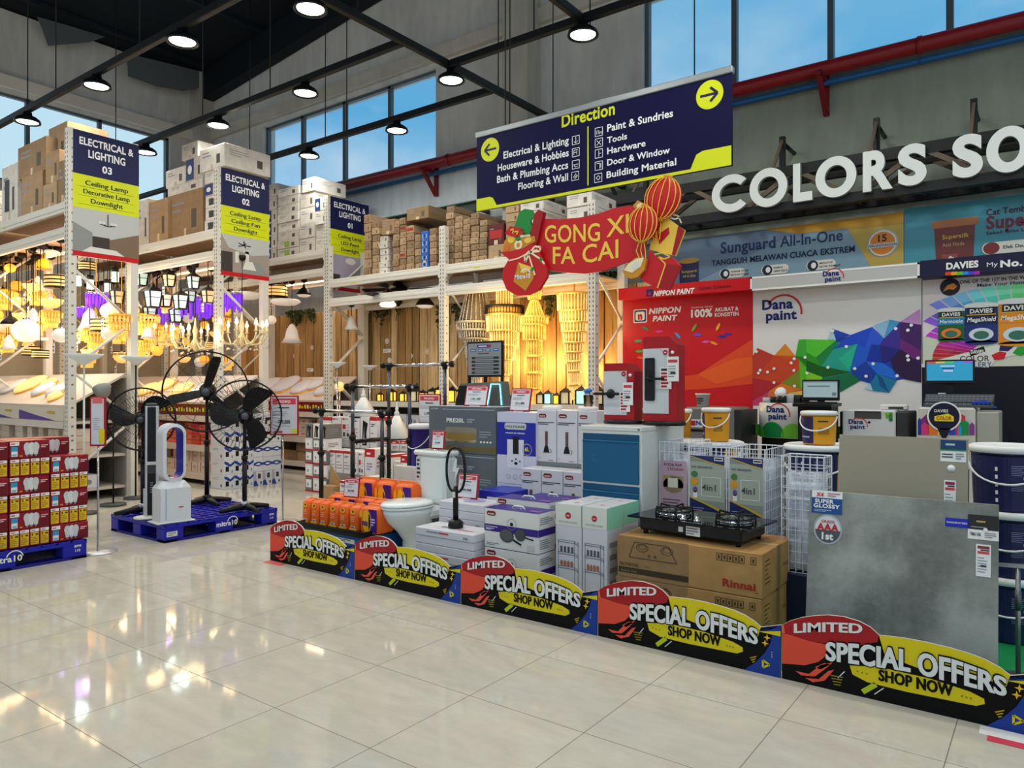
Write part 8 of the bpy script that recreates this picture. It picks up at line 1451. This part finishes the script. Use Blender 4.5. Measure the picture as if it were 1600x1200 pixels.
b = B(); b.box(-.17, -.11, 0, .17, .12, .012, OFFW, .004); b.prism([(-.135, -.09, .012), (.135, -.09, .012), (.135, .10, .012), (-.135, .10, .012)], (0, 0, .30), BW_); loft(b, [[(-.135, -.09, .312), (.135, -.09, .312), (.135, .10, .312), (-.135, .10, .312)], [(-.09, -.06, .375), (.09, -.06, .375), (.09, .07, .375), (-.09, .07, .375)]], BW_, (0, 1)); q = b.panel((-.135, -.0905, .012)); q.rect(.045, .02, .05, .30, M('#4aa8d8', .3)); q.rect(.16, .12, .2, .13, OXO)
b.build('base_housing', t)
b = B(); bl = M('#1c1fae', .25); n = 40; out = []; inn = []
for i in range(n):
    a = 2*PI*i/n; cx, cz = .105*math.cos(a), .63+(.16*math.copysign(1, math.sin(a)) if abs(math.sin(a)) > .0 else 0)+.105*math.sin(a); out.append((cx, cz)); ix, iz = .075*math.cos(a), .63+(.16*math.copysign(1, math.sin(a)))+.075*math.sin(a); inn.append((ix, iz))
vs = [(x, -.06, z) for x, z in out]+[(x, .09, z) for x, z in out]+[(x, -.07, z) for x, z in inn]+[(x, .09, z) for x, z in inn]
b.add(vs, [(i, (i+1) % n, n+(i+1) % n, n+i) for i in range(n)]+[(i, 2*n+i, 2*n+(i+1) % n, (i+1) % n) for i in range(n)]+[(n+i, n+(i+1) % n, 3*n+(i+1) % n, 3*n+i) for i in range(n)], BW_); b.add(vs, [(2*n+i, 3*n+i, 3*n+(i+1) % n, 2*n+(i+1) % n) for i in range(n)], bl); b.build('oval_ring', t)
# ------------------------------------------------------------------ stack of white and blue appliance boxes
KB = M('#24408c', .4)
for i in range(6):
    for j in range(5):
        y0 = 5.66+i*.15; z0 = j*.2; d, h = .148, .198; b = B(); b.box(0, 0, 0, .33, d, h, M('#d2d2d4', .45), .003); q = b.panel((.33, 0, 0), (0, 1, 0)); k = 0 if i < 3 else (1 if j in (3, 4) else (2 if j in (1, 2) else 3))
        if k == 0: q.poly([(d*.0, h*.75), (d*.3, h*.62), (d*.6, h*.5), (d, h*.7), (d, h*.9), (d*.6, h*.68), (d*.3, h*.86), (0, h*.92)], KB, 1); q.rect(d*.12, h*.2, d*.45, h*.55, BLACK, 2); q.rect(d*.7, h*.1, d*.85, h*.3, LINK, 2)
        elif k == 1: q.poly([(d*.2, h*.3), (d*.4, h*.3), (d*.45, h*.55), (d*.8, h*.6), (d*.8, h*.75), (d*.25, h*.78)], BLACK, 2); q.rect(d*.6, h*.15, d*.8, h*.3, INK, 2); q.poly([(d*.5, h*.75), (d*.9, h*.85), (d*.9, h*.7)], KB, 1)
        elif k == 2: q.poly([(0, h*.45), (d*.5, h*.35), (d, h*.45), (d, h*.6), (d*.5, h*.7), (0, h*.6)], KB, 1); q.poly([(d*.2, h*.5), (d*.5, h*.45), (d*.8, h*.5), (d*.5, h*.6)], WHITE, 2)
        else: q.poly([(0, 0), (d*.5, 0), (d*.3, h*.4), (d*.25, h), (0, h)], M('#b8a8b8', .4), 1); q.poly([(0, 0), (d*.5, 0), (d*.25, h*.4), (0, h*.3)], KB, 2); q.rect(d*.45, h*.5, d*.75, h*.85, INK, 2); q.ell(d*.78, h*.2, d*.08, h*.1, BLACK, 2)
        g = b.panel((0, 0, 0)); g.bars(.05, h*.6, .2, h*.8, 2, LINK, 1, i+j, .3); g.rect(.24, h*.15, .27, h*.35, INK)
        solo(b, 'appliance_box', f'white and blue appliance box, {ORD[j]} from the floor in the {ORD[i]} column from the left', 'box', 'white and blue appliance boxes by the middle rack', (-9.33, y0, z0+.001))
# ------------------------------------------------------------------ red and white electrical goods on a stepped stand
YG2 = 6.3; zx = lambda py, px=560: onY(px, py, YG2).z; xx = lambda px: onY(px, 700, YG2).x
t = thing('stepped_stand', 'white stepped stand under the red and white appliance boxes', 'stand'); b = B(); L1, L2 = zx(742), zx(706)
b.box(xx(512), YG2-.02, 0, xx(700), YG2+.35, L1, M('#8d8880', .6)); b.build('lower_step', t); b = B(); b.box(-8.26, YG2+.36, 0, xx(700), YG2+.8, L2, M('#7d7870', .6)); b.build('upper_step', t)
RW = M('#dcd8d6', .45); RR = M('#b8222c', .4)
def rwbox(lab, px0, px1, z0, z1, Y, d, kind=0, body=RW, group='red and white appliance boxes on the stepped stand'):
    a, c = onY(px0, 700, Y).x, onY(px1, 700, Y).x; w = c-a-.003; h = z1-z0-.002; b = B(); b.box(0, 0, 0, w, d, h, body, .003); q = b.panel((0, 0, 0)); g = b.panel((w, 0, 0), (0, 1, 0))
    if kind == 0: q.rect(0, h*.88, w, h, RR); q.bars(w*.15, h*.68, w*.8, h*.8, 2, INK, 1); q.bars(w*.1, h*.15, w*.9, h*.55, 3, LINK, 1, 2, .25)
    if kind == 1: q.rect(w*.08, h*.86, w*.3, h*.94, RR); q.bars(w*.34, h*.87, w*.85, h*.93, 1, INK); q.rect(w*.1, h*.45, w*.42, h*.66, RR); q.bars(w*.5, h*.2, w*.9, h*.7, 4, LINK, 1, 4, .2); q.rect(w*.15, h*.12, w*.35, h*.3, INK); q.ell(w*.65, h*.18, w*.12, h*.08, INK)
    if kind == 2: q.rect(0, 0, w, h*.12, RR); q.rect(w*.12, h*.3, w*.88, h*.85, WHITE); q.rect(w*.3, h*.4, w*.5, h*.6, LINK, 2)
    if kind == 3: q.rect(0, h*.7, w, h, RR); q.bars(w*.2, h*.76, w*.8, h*.9, 1, WHITE, 2); q.bars(w*.2, h*.2, w*.8, h*.5, 3, LINK)
    if kind == 4: q.rect(w*.2, h*.45, w*.8, h*.6, LINK)
    if kind == 5: q.poly([(w*.2, h*.1), (w*.75, h*.1), (w*.7, h*.5), (w*.85, h*.8), (w*.3, h*.9)], BLACK, 1); q.poly([(w*.3, h*.15), (w*.5, h*.15), (w*.45, h*.75)], M('#c8c8c8', .2, .5), 2)
    g.rect(0, h*.88, d, h, RR) if kind == 0 else g.bars(d*.1, h*.3, d*.8, h*.7, 3, LINK)
    return solo(b, 'appliance_box', lab, 'box', group, (a, Y, z0))
GREY_ = M('#77736f', .5)
zA = [zx(y, 488) for y in (766, 745, 724, 703, 684)]; zA[0] = 0.0
for i, (a, c) in enumerate(((477, 488), (489, 500), (501, 511))):
    for j in range(5): z0 = zA[j] if j else 0; z1 = zA[j+1] if j < 4 else zx(664, 488)+.02; rwbox(f'grey and red box, {ORD[j]} from the floor in the {ORD[i]} column left of the rails', a, c, z0, z1, YG2-.05, .25, 2 if j < 4 else 5, GREY_ if (i+j) % 2 == 0 else RW, 'grey and red boxes stacked on the floor')
for k, (a, c, kd) in enumerate(((513, 524, 0), (525, 536, 0), (537, 548, 0), (549, 559, 1), (560, 569, 1), (570, 586, 3), (603, 614, 0), (626, 637, 3), (640, 660, 1))): rwbox(f'white box with red print on the lower step, {ORD[k]} from the left', a, c, L1, zx(706 if k != 5 else 700), YG2, .28, kd)
for j in range(4): rwbox(f'flat white box on the lower step, {ORD[j]} from the bottom of the flat pile', 615.5, 625.5, L1+j*.055, L1+(j+1)*.055, YG2, .28, 4); rwbox(f'flat pale box under the kettle boxes, {ORD[j]} from the bottom', 519, 545, L2+j*.028, L2+(j+1)*.028, YG2+.38, .3, 4)
for k, (a, c, kd) in enumerate(((504, 517, 0), (519, 533, 1), (534, 549, 1), (550, 562, 1), (563, 577, 5), (578, 589, 0))):
    z0 = L2+(.113 if 1 <= k <= 2 else 0); rwbox(f'white appliance box with red print on the upper step, {ORD[k]} from the left', a, c, z0, onY(a, 651 if k not in (3,) else 653, YG2+.38).z, YG2+.38, .3, kd)
for k, (a, c) in enumerate(((597, 610), (611, 624), (625, 638), (639, 655), (656, 672))): rwbox(f'red topped box on the right of the upper step, {ORD[k]} from the left', a, c, L2, onY(a, 688, YG2+.38).z, YG2+.38, .3, 3)
rwbox('red topped sign box standing on the upper step', 536, 547, onY(534, 651, YG2+.38).z, onY(534, 643, YG2+.38).z, YG2+.40, .1, 3)
for k, (a, c, kd) in enumerate(((531, 545, 0), (546, 560, 1), (561, 574, 3), (575, 590, 1), (591, 604, 0), (605, 618, 1), (619, 632, 2), (633, 646, 0), (647, 662, 1))): rwbox(f'white box with red print on the floor before the step, {ORD[k]} from the left', a, c, 0.001, L1*(.55+.12*(k % 3))+.1, YG2-.36, .3, kd)
b = B(); b.box(0, 0, 0, .2, .2, .17, KRAFT, .004); solo(b, 'carton', 'small kraft carton on the floor in front of the stepped stand', 'carton', None, (onY(511, 760, 6.0).x, 5.93, .001))
b = B(); b.prism([(0, 0, 0), (.24, 0, 0), (.0, 0, .26)], (0, .006, 0), KRAFT); solo(b, 'cardboard_flap', 'triangular kraft cardboard flap leaning behind the orange packs', 'cardboard', None, (onY(511, 745, 5.98).x, 6.03, .173))
# white cone lamps
def cone(lab, px, py0, py1, Y, hw, z0):
    x = onY(px, py1, Y).x; z1 = zat(py0, x, Y); h = z1-z0; t = thing('cone_lamp', lab, 'lamp', (x, Y, z0), .3, 'white cone lamps'); b = B(); b.lathe([(hw, .012), (hw*.2, h*.62), (hw*.16, h*.64)], M('#e4e8e8', .25), n=8, a0=.4); b.build('shade', t); b = B(); b.lathe([(hw*1.02, 0), (hw*1.02, .012), (hw*.9, .012)], BLACK, n=8, a0=.4); b.build('rim', t); b = B(); b.lathe([(hw*.17, h*.63), (hw*.17, h*.72), (hw*.09, h*.76), (hw*.12, h*.84), (.006, h*.88), (.006, h)], M('#cfd4d4', .3), n=12); b.build('neck', t)
cone('white cone lamp standing on the red topped boxes', 620, 628, 688, YG2+.53, .19, onY(620, 688, YG2+.38).z+.002)
cone('white cone lamp standing behind the kettle boxes', 568, 603, 651, YG2+.55, .20, onY(568, 653, YG2+.38).z+.004)
# ------------------------------------------------------------------ torch and reading floor lamps
def torch(lab, px, py, top, r, col, base=None):
    p = onZ(px, py); t = thing('floor_lamp', lab, 'lamp', (p.x, p.y, 0), 0, 'standing floor lamps'); zt = zat(top, p.x, p.y); b = B(); b.lathe([(.14, 0), (.14, .02), (.02, .035)], M('#4a4a48', .5), n=24); b.build('base', t); b = B(); b.cyl((0, 0, .03), (0, 0, zt-r*.5), .011, col, 8); b.build('pole', t)
    b = B(); b.lathe([(.02, zt-r*.62), (r*.35, zt-r*.42), (r*.8, zt-r*.18), (r, zt), (r*.96, zt), (r*.75, zt-r*.16), (.01, zt-r*.4)], M('#d8ddd8', .35, emit=.12), n=24); b.build('bowl_shade', t); return t
torch('floor lamp with a wide pale bowl shade beside the sign 03 post', 131, 803, 553, .20, OFFW); torch('black stemmed floor lamp with a pale bowl shade left of the tallest fan', 212, 779, 557, .175, IRON)
torch('floor lamp with a white bowl shade in front of the sign 01 rack post', 527, 752, 566, .13, CHROME); torch('floor lamp with a white bowl shade behind the double garment rail', 578, 746, 571, .12, CHROME)
p = onZ(177, 790); t = thing('floor_lamp', 'grey reading floor lamp with a bent neck behind the thin price stand', 'lamp', (p.x, p.y, 0), .5, 'standing floor lamps'); h = zat(612, p.x, p.y); b = B(); b.lathe([(.14, 0), (.14, .025), (.02, .03)], M('#4a4a48', .5), n=24); b.build('base', t); b = B(); b.tube([(0, 0, .03), (0, 0, h*.75), (.02, 0, h*.9), (0, 0, h+.03), (-.07, -.02, h+.06)], .009, BLACK, 8); b.build('pole', t); b = B(); b.T = Matrix.Translation((-.1, -.03, h+.03)) @ Matrix.Rotation(.9, 4, 'Y'); b.lathe([(.1, -.07), (.09, .0), (.05, .06), (.02, .09)], M('#8a8c86', .4), n=20); b.build('shade', t)
pg = onY(531, 604, 7.45); t = thing('table_lamp', 'small lit globe lamp by the sign 01 rack post', 'lamp', (pg.x, 7.45, 0)); b = B(); b.cyl((0, 0, .0), (0, 0, pg.z-.06), .012, CHROME, 8); b.lathe([(.1, 0), (.1, .02), (.01, .03)], CHROME, n=18); b.build('stand', t); b = B(); b.ball((0, 0, pg.z), .075, WARM, 16); b.build('globe', t)
# ------------------------------------------------------------------ boxes on the lower shelves of the racks
def shelfrow(where, y, x0, x1, z0, n, tiers, hs, mats, art, group, word, jit=.015):
    w = (x1-x0)/n; rnd = random.Random(int(z0*100+y*10))
    for i in range(n):
        z = z0
        for j in range(tiers-(rnd.random() < .25)):
            h = hs*rnd.uniform(.92, 1.0); m = rnd.choice(mats); ww = w-.008; b = B(); b.box(0, 0, 0, ww, .34, h-.002, m, .003); q = b.panel((0, 0, 0)); g = b.panel((ww, 0, 0), (0, 1, 0)); art(q, ww, h, rnd); art(g, .34, h, rnd)
            solo(b, 'shelf_box', f'{word} {where}, {("lower","upper","top")[j]} tier, {ORD[n-1-i]} from the post', 'box', group, (x0+i*w, y+rnd.uniform(-jit, jit), z)); z += h
CRM = [M(h, .6, kind='card') for h in ('#d8c4ae', '#cdb8a2', '#e0cfba')]
a_pl = lambda q, w, h, r: q.bars(w*.2, h*.4, w*.7, h*.6, 1, LINK, 1, 1, .3)
def a_bl(q, w, h, r): q.rect(w*.1, h*.15, w*.45, h*.7, M('#2a3f8c', .5)); q.ell(w*.65, h*.45, w*.12, h*.2, LINK, 1)
def a_pk(q, w, h, r): q.rect(0, h*.4, w, h*.5, M('#a04a34', .5)); q.bars(w*.2, h*.6, w*.8, h*.85, 1, M('#7a3a2a', .5))
def a_or(q, w, h, r): q.rect(w*.3, h*.1, w*.4, h*.9, M('#c86a2a', .5)); q.bars(w*.5, h*.4, w*.9, h*.6, 2, LINK)
def a_rd(q, w, h, r): q.rect(w*.15, h*.4, w*.55, h*.6, M('#c0605a', .5))
shelfrow('on middle shelf of left rack', 3.93, -12.2, -9.5, .551, 18, 2, .17, CRM, a_pl, 'cream boxes on the left rack shelf', 'small cream box'); shelfrow('on bottom shelf of left rack', 3.93, -12.2, -9.5, .151, 12, 2, .165, [M('#d8d8da', .5), M('#2440a0', .5), M('#c8ccd8', .5)], a_bl, 'white and blue boxes on the left rack shelf', 'white and blue box')
shelfrow('on middle shelf of middle rack', 5.85, -11.6, -9.5, .551, 10, 2, .16, [M('#c8503a', .5), M('#d8705a', .5), M('#c83a4a', .5), M('#a8784a', .5)], a_pk, 'orange and pink packs on the middle rack shelf', 'orange or pink pack'); shelfrow('on bottom shelf of middle rack', 5.85, -11.6, -9.5, .151, 9, 2, .17, [M('#e0d0c0', .5), M('#d8c4b2', .5)], a_or, 'cream and orange boxes on the middle rack shelf', 'cream and orange box')
shelfrow('on middle shelf of wall rack', 7.77, -11.2, -9.5, .551, 8, 3, .11, [M('#dccabc', .5), M('#d0beb0', .5)], a_rd, 'cream boxes on the wall rack shelf', 'flat cream box'); shelfrow('on bottom shelf of wall rack', 7.77, -11.2, -9.5, .151, 7, 2, .17, BRN, a_pl, 'kraft boxes on the wall rack shelf', 'kraft box')
shelfrow('below the plank wall, left bay', 7.75, -9.15, -6.9, .601, 9, 2, .2, [M('#d8d8dc', .5), M('#3a3a7a', .5), M('#c8ccd0', .5)], a_bl, 'boxes on the shelf below the plank wall', 'white or violet box'); shelfrow('below the plank wall, right bay', 7.75, -6.7, -4.6, .601, 8, 2, .2, [M('#d0d0d4', .5), M('#b8bcc4', .5)], a_bl, 'boxes on the shelf below the plank wall', 'white box')
# ------------------------------------------------------------------ deeper lamps in the aisles
rnd = random.Random(21); KK = [('amber', 'amber globe lamp', .09), ('bowl', 'amber bowl lamp', .14), ('drum', 'warm drum lamp', .13), ('tier', 'amber tiered crystal lamp', .17), ('globe', 'white globe lamp', .11), ('bell', 'pale bell lamp', .12), ('cage', 'yellow lantern lamp', .09)]
for rk, ys in (('left', (4.05, 4.5)), ('middle', (5.95, 6.42)), ('wall', (7.9, 8.3))):
    for lv, (z, nm) in enumerate(((2.75, 'upper'), (2.32, 'middle'), (1.95, 'lower'))):
        for i in range(7 if rk != 'wall' else 4):
            k, word, s = KK[(i*3+lv*2+len(rk)) % 7] if rk != 'left' or lv else KK[(i*2+lv) % 7]; X = -14.1+i*.40+rnd.uniform(-.1, .1); Y = rnd.uniform(*ys); dep = (Vector((X, Y, CH))-_c).dot(_f); lat = (Vector((X, Y, CH))-_c).dot(_r); px = 800+F*lat/dep; zz_ = z+rnd.uniform(-.13, .13); py = 600-F*((zz_-CH)/dep-math.tan(PIT))
            pend(k, px, py, Y, s, f'{word} deep in the {rk} rack, {nm} row, {ORD[i]} from far end', f'hanging lamps deep in the {rk} rack', 10 if (i % 3 == 1 and lv == 1) else 0)
